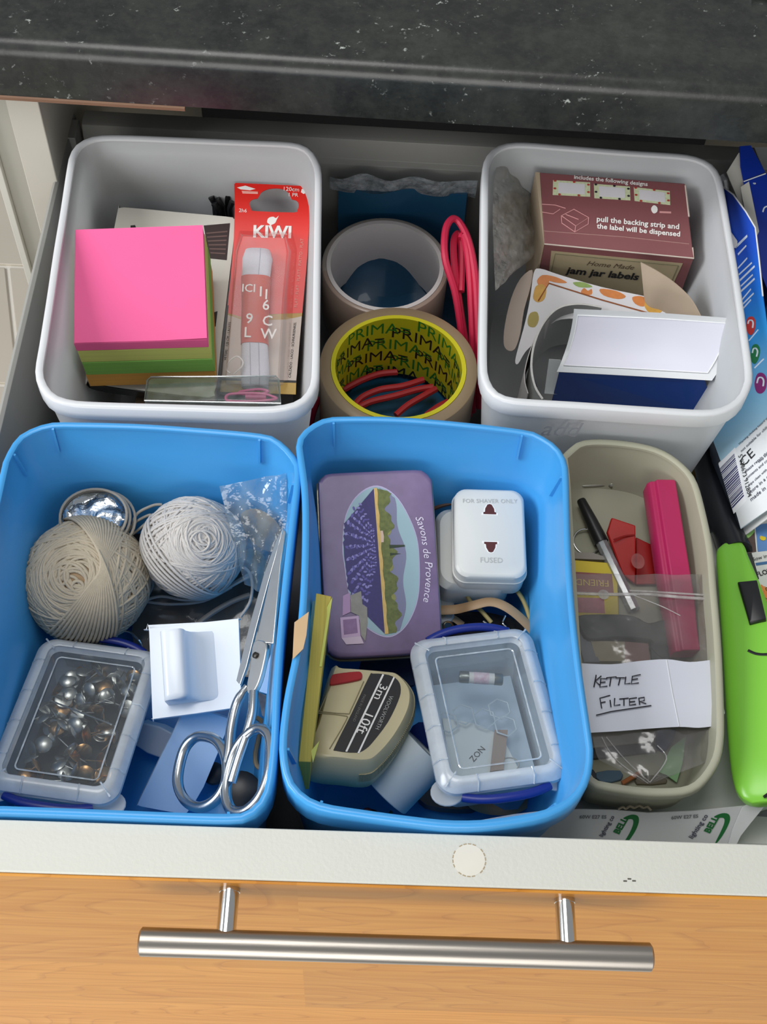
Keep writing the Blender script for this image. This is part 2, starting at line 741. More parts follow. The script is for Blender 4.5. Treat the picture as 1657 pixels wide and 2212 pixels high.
# carcass the drawer runs in
t = thing('base_cabinet', 'cream kitchen base cabinet standing under the black worktop', 'cabinet', (0, 74, -72))
build('side_panel', MB().box((-24.75, 45.2, -72), (-22.75, 104, 19.8)), M_CABINET, t, bevel=0.06)
build('side_panel', MB().box((38, 45.2, -72), (40, 104, 19.8)), M_CABINET, t, bevel=0.06)
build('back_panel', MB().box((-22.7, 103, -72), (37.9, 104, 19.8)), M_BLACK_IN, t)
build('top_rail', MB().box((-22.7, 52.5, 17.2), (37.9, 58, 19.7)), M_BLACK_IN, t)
build('bottom_panel', MB().box((-22.7, 47, -60), (37.9, 102.9, -58)), M_CABINET, t)
t = thing('end_panel', 'pale grey end panel of the neighbouring unit, left of the cream cabinet', 'panel', (-26, 74, -72))
build('board', MB().box((-26.3, 45.9, -72), (-24.95, 104, 19.8)), mat('grey_end_board', '#b3b0a5', 0.5, var=0.03), t, bevel=0.05)
build('edge_strip', MB().box((-26.75, 45.5, -72), (-26.3, 104, 19.8)), mat('pale_edging', '#d6d3c9', 0.45, var=0.02), t, bevel=0.04)

# the drawer
t = thing('drawer', 'open kitchen drawer with wood-effect front, cream edge and grey metal sides', 'drawer', (5, 26, 0))
build('front_panel', MB().box((-42, 0.0, -27), (52, 2.32, 14.0)), M_CREAM, t, bevel=0.06, label='cream melamine board of the drawer front')
build('front_facing', MB().box((-42, -0.14, -27), (52, -0.0, 13.86)), M_WOOD, t, bevel=0.05, label='wood-effect outer face')
build('base_panel', MB().box((-23.2, 2.3, -1.6), (37.5, 51.6, 0.0)), M_GREY_IN, t)
mb = MB()
pf = [(-23.5, -1.5), (-23.5, 12.0), (-23.32, 12.12), (-23.1, 12.0), (-23.0, 10.2), (-22.5, 8.2), (-22.5, 1.0), (-23.1, 0.2), (-23.1, -1.5)]
mb.rings([[(x + 0.45, y, z) for x, z in reversed(pf)] for y in (2.3, 51.9)])
build('side_panel', mb, M_GREY, t, bevel=0.03)
build('side_panel', MB().box((37.3, 2.3, -1.5), (38.0, 51.9, 12)), M_GREY, t, bevel=0.05)
mb = MB()
pf = [(50.2, 0), (50.2, 10.2), (50.5, 10.45), (50.75, 11.9), (51.0, 12.0), (52.1, 12.0), (52.1, 0)]
mb.rings([[(x, y + (0.0258 * -(x + 5)) * 0.6, z) for y, z in pf] for x in (-22.1, 37.2)])
build('back_panel', mb, M_GREY, t, bevel=0.03)
build('corner_bracket', MB().box((-23.0, 49.4, 6), (-22.25, 51.3, 12.1)), M_GREY, t, bevel=0.05)
# sticker residue on the cream edge: faint disc inside a broken brown outline
cx, cy = 3.13, 1.16
mb = MB().prism(ellipse(cx, cy, 0.72, 0.72, 28), 13.985, 14.008)
st = build('sticker_residue', mb, mat('sticker_glue', '#dcd8cb', 0.7, var=0.05), t, label='round sticker mark')
mb = MB()
for k in range(22):
    if k % 5 == 3:
        continue
    a0, a1 = 2 * pi * k / 22, 2 * pi * (k + 0.7) / 22
    mb.prism([(cx + r * cos(a), cy + r * sin(a)) for r, a in ((0.71, a0), (0.76, a0), (0.76, a1), (0.71, a1))], 14.0, 14.012)
build('outline', mb, mat('brown_residue', '#a8987c', 0.8), st)
mb = MB()
for px in [(10.0, 0.42), (10.2, 0.52), (10.4, 0.44)]:
    mb.box((px[0], px[1], 13.99), (px[0] + 0.16, px[1] + 0.06, 14.01))
build('chip', mb, mat('dark_chip', '#4a463e', 0.8), t, label='small dark chips in the edge')
# bar handle
hz, hy = 12.95, -2.55
h = build('handle', MB().rings([[(x, hy + r * cos(2 * pi * i / 28), hz + r * sin(2 * pi * i / 28)) for i in range(28)]
                                for x, r in ((-11.22, 0.50), (-11.13, 0.615), (11.13, 0.615), (11.22, 0.50))]), M_STEEL, t, smooth=50, label='brushed steel bar handle')
for x in (-7.5, 7.5):
    build('post', MB().rings([[(x + r * cos(2 * pi * i / 20), y, hz + r * sin(2 * pi * i / 20)) for i in range(20)]
                              for y, r in ((-0.3, 0.42), (-0.3, 0.44), (hy + 0.3, 0.44))][::-1]), M_CHROME, h, smooth=50)
    build('collar', MB().rings([[(x + r * cos(2 * pi * i / 20), y, hz + r * sin(2 * pi * i / 20)) for i in range(20)]
                                for y, r in ((-0.10, 0.47), (-0.32, 0.47))]), M_CHROME, h, smooth=50)


# ================================================================== the five containers
def bin_shell(name, label, outline, zr, zf, band, lip, taper, m, mrim, wall=0.16, step=0.0, corner=0.8, group=None, cat='container', zo=None, flare=0.12):
    P = shell(outline)
    cx = sum(p.x for p in P) / len(P)
    cy = sum(p.y for p in P) / len(P)
    t = thing(name, label, cat, (cx, cy, 0.0), group)
    w0 = lip * 0.35 + 0.05
    zi = zr - band - 0.02
    # body: outer wall up, inner wall down, floor
    zo = zo if zo is not None else zf - 0.25
    body = [(w0 + taper + corner, zo), (w0 + taper + 0.25, zo + 0.2), (w0 + taper, zo + 0.25 + corner * 0.8), (w0, zr - 0.22),
            (w0 + wall, zr - 0.22)]
    if step:
        body += [(w0 + wall + flare, zi + 0.12), (w0 + wall + flare + step, zi - 0.02)]
    body += [(w0 + taper + wall + step + flare * 0.6, zf + corner), (w0 + taper + wall + step + flare * 0.6 + corner * 0.3, zf + corner * 0.3), (w0 + taper + wall + step + flare * 0.6 + corner, zf)]
    R = prof_rings(P, body)
    for end in (0, -1):
        r = R[end]
        z = r[0][2]
        ring = lambda k: [(cx + (q[0] - cx) * k, cy + (q[1] - cy) * k, z) for q in r]
        if end == 0:
            R = [ring(0.02), ring(0.9)] + R[1:]
        else:
            R = R[:-1] + [ring(0.9), ring(0.02)]
    mb = MB().rings(R)
    build('body', mb, m, t, smooth=50)
    rim = [(w0 - 0.01, zr - band), (0.02, zr - band), (0.0, zr - band + 0.08), (0.0, zr - 0.14), (0.05, zr - 0.04), (0.14, zr),
           (lip - 0.1, zr), (lip, zr - 0.06), (lip + 0.02, zr - 0.2), (w0 + 0.02, zr - 0.2)]
    mb = MB().rings(prof_rings(P, rim), loop=True)
    build('rim', mb, mrim, t, smooth=50)
    return t, P


M_FROST = mat('frosted_plastic', '#e4e6e7', 0.32, var=0.02, transl=0.45, spec=0.5)
M_FROST_RIM = mat('frosted_plastic_rim', '#eef0f2', 0.25, var=0.02, transl=0.25, spec=0.6)
M_BLUE = mat('blue_plastic', '#459fe0', 0.28, var=0.015, transl=0.06, spec=0.5)
M_BLUE_RIM = M_BLUE
M_BEIGE = mat('stone_beige_plastic', '#a5a490', 0.5, var=0.03)

WL = [(-20.507,27.211,15.000),(-20.088,26.097,15.000),(-19.431,25.332,15.000),(-18.493,24.937,15.000),(-16.979,24.824,15.000),(-11.991,24.888,15.000),(-7.986,24.965,15.000),(-6.370,25.236,15.000),(-5.467,25.791,15.000),(-4.982,26.718,15.000),(-4.867,28.035,15.000),(-5.082,33.554,15.000),(-5.317,39.578,15.000),(-5.482,43.629,15.000),(-5.688,44.881,15.000),(-6.151,45.922,15.000),(-6.800,46.486,15.000),(-7.848,46.722,15.000),(-11.392,46.703,15.000),(-14.927,46.685,15.000),(-17.866,46.663,15.000),(-19.611,46.546,15.000),(-20.443,46.229,15.000),(-21.074,45.581,15.000),(-21.359,44.620,15.000),(-21.340,43.232,15.000),(-21.153,39.787,15.000),(-20.998,36.317,15.000),(-20.791,32.662,15.000),(-20.623,29.369,15.000)]
WR = [(4.105,29.009,15.000),(4.209,27.849,15.000),(4.600,26.952,15.000),(5.228,26.466,15.000),(6.195,26.257,15.000),(9.523,26.170,15.000),(13.364,26.043,15.000),(16.442,25.974,15.000),(17.768,26.266,15.000),(18.777,27.028,15.000),(19.364,28.042,15.000),(19.680,29.328,15.000),(19.821,33.156,15.000),(19.919,36.837,15.000),(19.964,40.725,15.000),(19.990,43.999,15.000),(19.886,45.473,15.000),(19.470,46.435,15.000),(18.698,46.993,15.000),(17.526,47.266,15.000),(13.927,47.379,15.000),(9.435,47.609,15.000),(7.337,47.690,15.000),(6.129,47.477,15.000),(5.272,46.807,15.000),(4.770,45.778,15.000),(4.588,44.276,15.000),(4.437,40.175,15.000),(4.304,35.557,15.000),(4.170,31.935,15.000)]
BR = [(-5.899,23.094,14.600),(-5.789,23.778,14.600),(-5.373,24.422,14.600),(-4.645,24.994,14.600),(-3.895,25.222,14.600),(-0.902,25.372,14.600),(2.408,25.253,14.600),(6.499,24.856,14.600),(7.573,24.437,14.600),(8.323,23.789,14.600),(8.706,23.007,14.600),(8.801,22.100,14.600),(8.625,17.314,14.600),(8.614,13.806,14.600),(8.738,10.483,14.600),(8.945,7.375,14.600),(8.989,6.180,14.600),(8.724,4.889,14.600),(8.104,3.921,14.600),(7.243,3.328,14.600),(6.128,2.904,14.600),(4.023,2.514,14.600),(2.209,2.411,14.600),(0.400,2.541,14.600),(-1.872,2.783,14.600),(-3.673,3.043,14.600),(-4.660,3.547,14.600),(-5.270,4.266,14.600),(-5.596,5.363,14.600),(-5.681,6.332,14.600),(-5.652,7.533,14.600),(-5.543,8.885,14.600),(-5.275,11.019,14.600),(-5.156,13.234,14.600),(-5.214,16.704,14.600),(-5.437,20.212,14.600)]
BL = [(-21.345,20.863,14.400),(-21.287,21.851,14.400),(-20.938,23.024,14.400),(-20.336,23.671,14.400),(-19.279,24.191,14.400),(-17.847,24.294,14.400),(-14.727,24.356,14.400),(-11.580,24.262,14.400),(-7.919,24.038,14.400),(-6.838,23.656,14.400),(-5.955,22.714,14.400),(-5.520,21.616,14.400),(-5.598,18.347,14.400),(-5.721,14.899,14.400),(-5.792,11.650,14.400),(-5.771,8.584,14.400),(-5.710,6.344,14.400),(-5.786,4.322,14.400),(-6.092,3.288,14.400),(-6.730,2.644,14.400),(-7.585,2.446,14.400),(-10.167,2.422,14.400),(-14.460,2.447,14.400),(-17.875,2.459,14.400)] + [(-19.0, 2.45, 14.4), (-20.6, 3.2, 14.4), (-21.2, 5.0, 14.4), (-21.3, 9.0, 14.4), (-21.3, 15.0, 14.4)]
BG = [(8.927,24.869,12.200),(9.238,25.238,12.200),(10.079,25.992,12.200),(11.581,26.196,12.200),(13.611,26.002,12.200),(14.943,25.515,12.200),(15.953,24.600,12.200),(16.513,23.551,12.200),(16.747,21.829,12.200),(16.887,19.264,12.200),(16.774,16.791,12.200),(16.588,13.262,12.200),(16.226,9.405,12.200),(15.974,7.832,12.200),(15.588,6.792,12.200),(14.781,5.757,12.200),(13.961,5.266,12.200),(12.806,5.112,12.200),(11.360,5.131,12.200),(9.532,5.389,12.200),(9.104,5.651,12.200),(8.830,6.223,12.200),(8.797,7.764,12.200),(8.843,12.794,12.200),(8.894,18.302,12.200),(8.954,23.101,12.200)]

t, P = bin_shell('storage_tub', 'frosted white tub at the back holding the pink note cube', WL, 15.0, 0.5, 1.15, 0.42, 1.15, M_FROST, M_FROST_RIM, step=0.1, corner=1.0, group='frosted white storage tubs', cat='tub')
t, P = bin_shell('storage_tub', 'frosted white tub at the back holding the maroon label box', WR, 15.0, 0.5, 1.15, 0.42, 1.3, M_FROST, M_FROST_RIM, step=0.1, corner=1.0, group='frosted white storage tubs', cat='tub')
text('add', (FR((7.765,25.944,12.600), (10.240,25.904,12.600), (0, -0.97, 0.24))[0]), mat('grey_embossing', '#8d8f94', 0.4), t, width=2.3, shear=0.3, label='faint grey moulded lettering')


def bin_ribs(t, P, zr, idx, dep=1.9):
    n = len(P)
    for i in idx:
        p, a, b = P[i % n], P[(i - 1) % n], P[(i + 1) % n]
        tx = (b - a).normalized()
        nx = Vector((-tx.y, tx.x, 0))
        mb = MB()
        for q in (0.36,):
            c = p + nx * q
            mb.hexa([c + tx * 0.06 + Vector((0, 0, -0.1)), c + nx * 0.12 + tx * 0.06 + Vector((0, 0, -0.12)), c + nx * 0.12 - tx * 0.06 + Vector((0, 0, -0.12)), c - tx * 0.06 + Vector((0, 0, -0.1))],
                    [c + tx * 0.06 + nx * 0.05 + Vector((0, 0, -dep)), c + nx * 0.42 + tx * 0.06 + Vector((0, 0, -dep)), c + nx * 0.42 - tx * 0.06 + Vector((0, 0, -dep)), c + nx * 0.05 - tx * 0.06 + Vector((0, 0, -dep))])
        build('rib', mb, M_BLUE, t)


def nearest(P, pts):
    return [min(range(len(P)), key=lambda i: (P[i].x - q[0]) ** 2 + (P[i].y - q[1]) ** 2) for q in pts]


t, P = bin_shell('blue_bin', 'blue plastic bin holding the balls of string, pins and scissors', BL, 14.4, 2.4, 2.0, 0.36, 1.0, M_BLUE, M_BLUE_RIM, step=0.10, corner=1.0, group='blue plastic bins', cat='bin', zo=0.05, flare=0.25)
bin_ribs(t, P, 14.4, nearest(P, [(-18.987,24.237,14.400),(-7.894,24.039,14.400),(-21.216,22.126,14.400),(-5.505,20.932,14.400),(-7.581,2.403,14.400)]))
t, P = bin_shell('blue_bin', 'blue plastic bin holding the lavender tin and shaver adaptor', BR, 14.6, 2.4, 2.0, 0.36, 1.0, M_BLUE, M_BLUE_RIM, step=0.10, corner=1.0, group='blue plastic bins', cat='bin', zo=0.05, flare=0.25)
bin_ribs(t, P, 14.6, nearest(P, [(-3.971,25.218,14.600),(6.499,24.856,14.600),(8.801,22.100,14.600),(-3.673,3.043,14.600),(7.243,3.328,14.600),(-5.575,5.701,14.600)]))
t, P = bin_shell('cutlery_tray', 'stone-beige plastic tray holding pens and the kettle filter bag', BG, 12.2, 8.3, 0.6, 0.4, 0.3, M_BEIGE, M_BEIGE, step=0.0, corner=0.65, cat='tray')


# ================================================================== left frosted tub
M_WHITE_CARD = mat('off_white_card', '#dedbd0', 0.45, var=0.02)
M_BLACK = mat('black_print', '#1b1a1c', 0.5)
M_BLACKP = mat('black_plastic', '#17181b', 0.35, var=0.1)
M_WHITE_PRINT = mat('white_print', '#f3efea', 0.5, var=0.01)
M_CLEAR = film('clear_plastic', '#f4f8f8', gloss=0.05, haze=0.10)

build('kraft_box', MB().box((-16.8, 29.8, 0.55), (-9.0, 41.4, 6.2)), mat('brown_kraft', '#6d5a45', 0.8, var=0.1), bevel=0.06,
      label='brown cardboard box at the bottom of the pink note cube\'s tub', cat='box')

t = thing('brush_pack', 'off-white rounded card pack with a printed dark brush, lying under the pink note cube', 'packet', (-14, 35, 5.4))
pk = spline([(-18.914,43.805,10.683),(-18.835,44.215,10.786),(-18.494,44.433,10.843),(-15.083,44.237,10.823),(-11.734,44.038,10.803),(-11.302,43.920,10.777),(-11.153,43.521,10.679),(-11.213,40.980,10.048),(-11.442,35.167,8.604),(-11.500,32.829,8.023),(-11.629,31.872,7.784),(-11.974,31.493,7.687),(-15.441,31.729,7.716),(-19.074,32.144,7.788),(-19.530,32.372,7.840),(-19.692,32.796,7.944)], 2, True)
build('card_face', MB().slab(pk, (-0.0083,-0.2409,0.9705), 0.12), M_WHITE_CARD, t)
pk2 = spline([(-18.944,43.911,10.580),(-18.864,44.321,10.683),(-18.523,44.540,10.740),(-15.106,44.343,10.721),(-11.751,44.144,10.700),(-11.192,43.964,10.660),(-10.982,43.566,10.563),(-11.050,41.088,9.948),(-11.282,35.264,8.500),(-11.343,32.921,7.918),(-11.497,31.901,7.664),(-11.924,31.457,7.550),(-15.453,31.692,7.578),(-19.094,32.137,7.657),(-19.550,32.365,7.710),(-19.716,32.821,7.821)], 2, True)
build('black_tray', MB().slab(pk2, (-0.0083,-0.2409,0.9705), 0.9), M_BLACKP, t, label='black backing edge')
br = build('printed_brush', MB().slab([(-13.192,43.325,10.625),(-11.488,43.564,10.700),(-11.506,40.892,10.036),(-12.649,40.978,10.048)], (-0.0083,-0.2409,0.9705), 0.01), mat('brown_print', '#3a2a2a', 0.6), t, label='printed dark brush')
for k in range(6):
    a = 0.1 + k * 0.15
    build('bristle_row', MB().slab([V((-13.044,42.983,10.555)).lerp(V((-12.540,41.137,10.102)), a), V((-11.612,43.211,10.624)).lerp(V((-11.638,41.075,10.094)), a),
                                    V((-11.612,43.211,10.624)).lerp(V((-11.638,41.075,10.094)), a + 0.05), V((-13.044,42.983,10.555)).lerp(V((-12.540,41.137,10.102)), a + 0.05)], (-0.0083,-0.2409,0.9705), 0.008),
          mat('brown_print_light', '#6f5550', 0.6), br)
build('printed_mark', MB().slab([(-12.177,37.160,9.104),(-11.834,37.301,9.142),(-11.873,36.248,8.880),(-12.187,36.140,8.851)], (-0.0083,-0.2409,0.9705), 0.01), M_BLACK, t)
build('printed_mark', MB().slab([(-17.940,43.127,10.536),(-17.643,43.173,10.550),(-17.564,42.975,10.501),(-17.923,42.960,10.494)], (-0.0083,-0.2409,0.9705), 0.01), M_BLACK, t)
build('printed_mark', MB().slab([(-16.098,32.616,7.943),(-15.524,32.638,7.953),(-15.851,32.441,7.901)], (-0.0083,-0.2409,0.9705), 0.01), M_BLACK, t)

# cube of four sticky-note pads, slightly skewed
t = thing('note_cube', 'cube of pink, lime, green and orange sticky notes in the left frosted tub', 'note cube', (-15.5, 36, 6.9))
FL, FRT, BKR, BKL = [V(p) for p in [(-19.485,31.499,12.300),(-11.725,32.206,12.300),(-12.549,39.478,14.400),(-20.152,38.622,14.400)]]
dn = V((0.30, 0.0, -4.05))
fr = [0, 0.17, 0.43, 0.715, 1.0]
pads = [('pink_pad', '#f4679f', 'pink sticky notes'), ('lime_pad', '#c9cf72', 'lime sticky notes'), ('green_pad', '#7fb455', 'green sticky notes'), ('orange_pad', '#dca24f', 'orange sticky notes')]
rnd = random.Random(3)
for k, (nm, colr, lb) in enumerate(pads):
    m = mat('paper_' + nm, colr, 0.65, var=0.05, vscale=30, spec=0.3) if k == 0 else mat('paper_' + nm, colr, 0.7, var=0.12, vscale=1.0, aniso=(6, 6, 900), spec=0.3)
    a, b = fr[k] + 0.004, fr[k + 1] - 0.004
    j = V((rnd.uniform(-.05, .05) + (0.03 if k else 0), rnd.uniform(-.03, .03), 0))
    n_lay = 3 if k else 2
    pad = build(nm, MB().hexa([p + dn * a + j for p in (FL, FRT, BKR, BKL)], [p + dn * b + j for p in (FL, FRT, BKR, BKL)]), m, t, label=lb, bevel=0.02, bseg=1)
build('loose_note', MB().sheet([[p.lerp(q, u / 6.0) + V((0, 0, 0.03 + 0.10 * max(0, (u - 4) / 2.0) * (1 - w))) for u in range(7)]
                                for w, (p, q) in ((0, (FL + V((0.02, 0.02, 0)), FRT + V((-.02, 0.02, 0)))), (0.5, (FL.lerp(BKL, .5), FRT.lerp(BKR, .5))), (1, (BKL, BKR)))], 0.015),
      mat('paper_pink_pad', '#f4679f'), t)

# shoelace blister pack
M_RED = mat('red_card', '#e2261c', 0.35, var=0.03)
t = thing('shoelace_pack', 'red and white hanging card with a clear blister of white shoelaces', 'packet', (-7.5, 36, 6))
# card: red upper part with hang hole, white lower part, gold foot
N_K = V((0.0005,-0.3622,0.9321))
# strips around the hang hole
mb = MB().holed([(-11.215,45.716,12.201),(-6.559,45.712,12.197),(-6.403,45.628,12.165),(-6.363,45.417,12.082),(-6.352,44.567,11.752),(-6.308,43.663,11.401),(-6.296,41.566,10.586),(-6.357,39.783,9.894),(-6.455,37.550,9.026),(-7.417,37.277,8.920),(-9.184,37.145,8.870),(-10.365,37.154,8.874),(-11.263,37.349,8.950),(-11.165,39.579,9.816),(-11.104,41.953,10.739),(-11.173,44.050,11.554),(-11.300,45.621,12.164)],
                spline([(-10.230,44.364,11.675),(-10.182,44.578,11.759),(-9.979,44.708,11.809),(-9.712,44.781,11.837),(-9.550,45.122,11.969),(-9.231,45.349,12.057),(-8.814,45.459,12.100),(-8.332,45.480,12.108),(-7.933,45.376,12.068),(-7.648,45.116,11.966),(-7.511,44.818,11.851),(-7.267,44.769,11.831),(-7.079,44.626,11.775),(-7.035,44.355,11.670),(-7.113,44.110,11.575),(-7.316,43.950,11.513),(-9.813,43.930,11.506),(-10.090,44.038,11.549)], 2, True), N_K, 0.06)
build('red_card', mb, M_RED, t, label='red card with hang hole')
build('gold_line', MB().slab([(-11.265,37.378,8.961),(-6.455,37.550,9.026),(-6.474,37.345,8.946),(-7.408,37.102,8.852),(-9.174,36.971,8.802),(-10.355,36.980,8.806),(-11.287,37.261,8.916)], N_K, 0.06), mat('gold_print', '#b8923c', 0.4), t)
build('white_card', MB().slab([(-11.287,37.261,8.916),(-10.355,36.980,8.806),(-9.174,36.971,8.802),(-7.408,37.102,8.852),(-6.474,37.345,8.946),(-6.625,33.334,7.388),(-11.476,33.311,7.381)], N_K, 0.06), mat('blush_card', '#d3c4b8', 0.45), t, label='pale lower card')
build('gold_card', MB().slab([(-11.476,33.311,7.381),(-6.625,33.334,7.388),(-6.611,32.482,7.057),(-11.508,32.458,7.050)], N_K, 0.06), mat('gold_band', '#c9a13a', 0.4), t, label='gold foot of the card')
build('black_rule', MB().slab([(-11.475,33.304,7.389),(-6.625,33.328,7.396),(-6.632,33.185,7.341),(-11.480,33.162,7.334)], N_K, 0.01), M_BLACK, t)
text('KIWI', FR((-9.863,42.230,10.868),(-7.410,42.278,10.885),(0.0005,-0.3622,0.9321)), M_WHITE_PRINT, t, bold=0.03)
# small bird shape
bird = spline([(-9.021,43.233,11.248),(-8.947,43.507,11.354),(-8.652,43.610,11.394),(-8.467,43.528,11.362),(-8.295,43.686,11.424),(-8.402,43.440,11.328),(-8.509,43.195,11.233),(-8.742,43.065,11.183),(-8.798,43.002,11.158),(-8.865,43.119,11.204)], 3, True)
build('bird_emblem', MB().slab(bird, N_K, 0.01), M_WHITE_PRINT, t, label='white bird emblem')
text('120cm', FR((-8.051,45.324,12.069),(-7.053,45.308,12.062),(0.0005,-0.3622,0.9321)), M_WHITE_PRINT, t)
text('1 PR', FR((-7.700,44.976,11.933),(-7.096,44.972,11.932),(0.0005,-0.3622,0.9321)), M_WHITE_PRINT, t)
text('2h6', FR((-10.887,43.806,11.480),(-10.375,43.798,11.477),(0.0005,-0.3622,0.9321)), M_WHITE_PRINT, t)
build('logo_mark', MB().slab([(-11.105,45.407,12.094),(-10.571,45.552,12.150),(-9.896,45.370,12.079),(-10.252,45.263,12.037),(-10.857,45.296,12.051)], N_K, 0.01), M_WHITE_PRINT, t)
build('logo_mark', MB().slab([(-10.791,45.208,12.016),(-9.735,45.195,12.011),(-9.726,45.043,11.952),(-10.720,45.029,11.947)], N_K, 0.01), mat('pale_red_print', '#f2a79b', 0.5), t)
build('logo_mark', MB().slab([(-6.881,45.505,12.130),(-6.669,45.484,12.122),(-6.598,45.275,12.040),(-6.744,45.177,12.002),(-6.931,45.290,12.046)], N_K, 0.01), M_WHITE_PRINT, t)
text('FLAT - PLAT - PLATT - PIATTO - PLAT', FR((-6.796,37.871,9.172),(-6.599,42.253,10.875),(0.0005,-0.3622,0.9321)), mat('pale_red_print', '#f2a79b'), t)
text('CALZADO - LACCI - SCHNURSENKEL', FR((-6.983,33.478,7.465),(-6.808,36.939,8.810),(0.0005,-0.3622,0.9321)), M_BLACK, t)
text('VETERS - 120 CM - LACETS', FR((-11.105,34.397,7.825),(-10.959,36.767,8.745),(0.0005,-0.3622,0.9321)), M_BLACK, t)
# flat bundle of laces, bowed up in the middle, with a red paper sleeve
path = [V(p) for p in ((-9.492,41.176,10.704), (-9.444,40.265,10.887), (-9.460,39.056,10.471), (-9.384,37.282,9.835), (-9.371,35.559,9.166), (-9.305,34.883,8.849), (-9.190,33.360,8.204), (-9.169,32.583,7.419))]
hw = [0.82, 0.98, 0.92, 0.84, 0.82, 0.84, 0.93, 0.85]
xk = (V((-8.140,39.707,9.865)) - V((-9.924,39.690,9.859))).normalized()


def lace_ring(c, w, hh):
    return [c + xk * (w * cos(a) * (abs(cos(a)) ** -0.35 if abs(cos(a)) > 1e-3 else 1)) * 0.98 + N_K * (hh * sin(a)) for a in [2 * pi * i / 24 for i in range(24)]]


M_LACE = mat('white_lace_weave', '#dfe0ea', 0.8, var=0.06, vscale=500, bump=0.5, bscale=1500)
lb = build('lace_bundle', MB().rings([lace_ring(path[i], hw[i], 0.5) for i in range(8)]), M_LACE, t, smooth=60, label='folded white shoelaces')
for dx in (-0.25, 0.3):
    build('fold_line', MB().tube([p + xk * dx + N_K * 0.5 for p in path[5:]], 0.03, 5), mat('lace_shadow_edge', '#b9bac8', 0.8), lb)
build('fold_line', MB().tube([p + xk * 0.2 + N_K * 0.49 for p in path[:3]], 0.03, 5), mat('lace_shadow_edge', '#b9bac8', 0.8), lb)
sl = build('paper_sleeve', MB().rings([lace_ring(path[i].lerp(path[2], 0.0), hw[i] + 0.05, 0.55) for i in (2, 3, 4, 5)]), mat('sleeve_red', '#cf4632', 0.45), t, smooth=60, label='red paper sleeve')
for s_, ox, oy, xx, xy in (('ICI', 523, 630, 544, 631), ('9', 532, 698, 544, 699), ('L', 528, 728, 537, 729), ('1', 561, 640, 568, 641), ('6', 567, 669, 580, 671), ('C', 567, 703, 581, 706), ('W', 562, 731, 580, 735), ('1', 573, 646, 579, 647)):
    fr_ = FR({523: (-10.226,37.727,10.577), 532: (-9.874,35.767,9.858), 528: (-9.909,34.913,9.526), 561: (-9.102,37.458,10.515), 567: (-8.883,36.650,10.179), 562: (-8.925,34.869,9.509), 573: (-8.755,37.387,10.358)}[ox] if not (ox == 567 and oy == 703) else (-8.826,35.668,9.819),
             V({523: (-10.226,37.727,10.577), 532: (-9.874,35.767,9.858), 528: (-9.909,34.913,9.526), 561: (-9.102,37.458,10.515), 567: (-8.883,36.650,10.179), 562: (-8.925,34.869,9.509), 573: (-8.755,37.387,10.358)}[ox] if not (ox == 567 and oy == 703) else (-8.826,35.668,9.819)) + xk, (0.0005,-0.3622,0.9321))
    text(s_, fr_[0], M_WHITE_PRINT, sl, size=(0.95 if len(s_) == 1 else 0.75), bold=0.01)
build('card_loop', MB().tube(spline([(-10.723,33.029,8.237), (-10.968,33.245,8.321), (-10.764,33.560,8.765), (-10.294,33.692,9.084), (-9.928,33.392,9.021), (-9.970,33.087,8.849), (-10.478,32.917,8.300)], 5), 0.05, 6), M_WHITE_PRINT, t, label='white thread loop')
# clear blister over it
bot = [V(p) for p in [(-10.784,42.609,11.015),(-7.338,42.640,11.026),(-6.981,41.520,10.590),(-7.054,38.270,9.327),(-7.138,33.073,7.308),(-11.081,33.086,7.315),(-11.013,38.103,9.265),(-10.976,41.347,10.525)]]
top = [V(p) for p in [(-10.399,40.977,12.237),(-7.678,40.979,12.236),(-7.453,40.027,11.866),(-7.584,36.995,10.688),(-7.591,31.757,8.653),(-10.899,31.792,8.668),(-10.758,36.862,10.638),(-10.654,39.888,11.814)]]
build('blister', MB().rings([bot, [b.lerp(a, 0.9) + N_K * 0.05 for a, b in zip(top, bot)], top], cap0=False), film('blister_film', '#f8f5f5', gloss=0.015, haze=0.05, rough=0.16), t, bevel=0.08, label='clear blister')

# clear case with pink clips
t = thing('clear_case', 'small clear plastic case with pink clips at the front of the note-cube tub', 'case', (-11, 29, 8))
o_ = [V(p) for p in [(-15.476,31.096,9.600),(-15.295,31.395,9.552),(-7.737,31.853,9.565),(-7.541,31.487,9.628),(-7.256,29.460,9.971),(-15.382,29.310,9.900)]]
n_ = V((-0.0116,0.1650,0.9862))
build('case_body', MB().rings([[p - n_ * 1.8 for p in o_], [p - n_ * 1.2 for p in o_], o_]), film('case_film', '#e9eeec', gloss=0.06, haze=0.12), t, bevel=0.12)
build('case_rim', MB().tube([p + n_ * 0.02 for p in o_], 0.06, 6, closed=True), film('case_edge', '#c6cfce', gloss=0.2, haze=0.2), t)
M_PINK = mat('pink_enamel', '#e3709c', 0.35)
for c_ in ([(-10.659,30.234,9.294),(-10.361,30.616,9.234),(-8.685,30.738,9.233),(-7.882,30.531,9.277),(-7.640,30.298,9.319),(-8.631,30.088,9.342),(-10.297,29.967,9.343)], [(-9.879,31.213,8.734),(-8.765,31.476,8.703),(-8.182,31.296,8.740),(-8.731,31.062,8.773),(-9.718,31.014,8.769)]):
    build('pink_clip', MB().tube(spline(c_, 4, True), 0.09, 6, closed=True), M_PINK, t, label='pink wire clip')
build('clip_body', MB().tube([(-9.493,30.367,9.336),(-8.233,30.387,9.348)], 0.16, 8), mat('pink_dark', '#c95a86', 0.4), t)

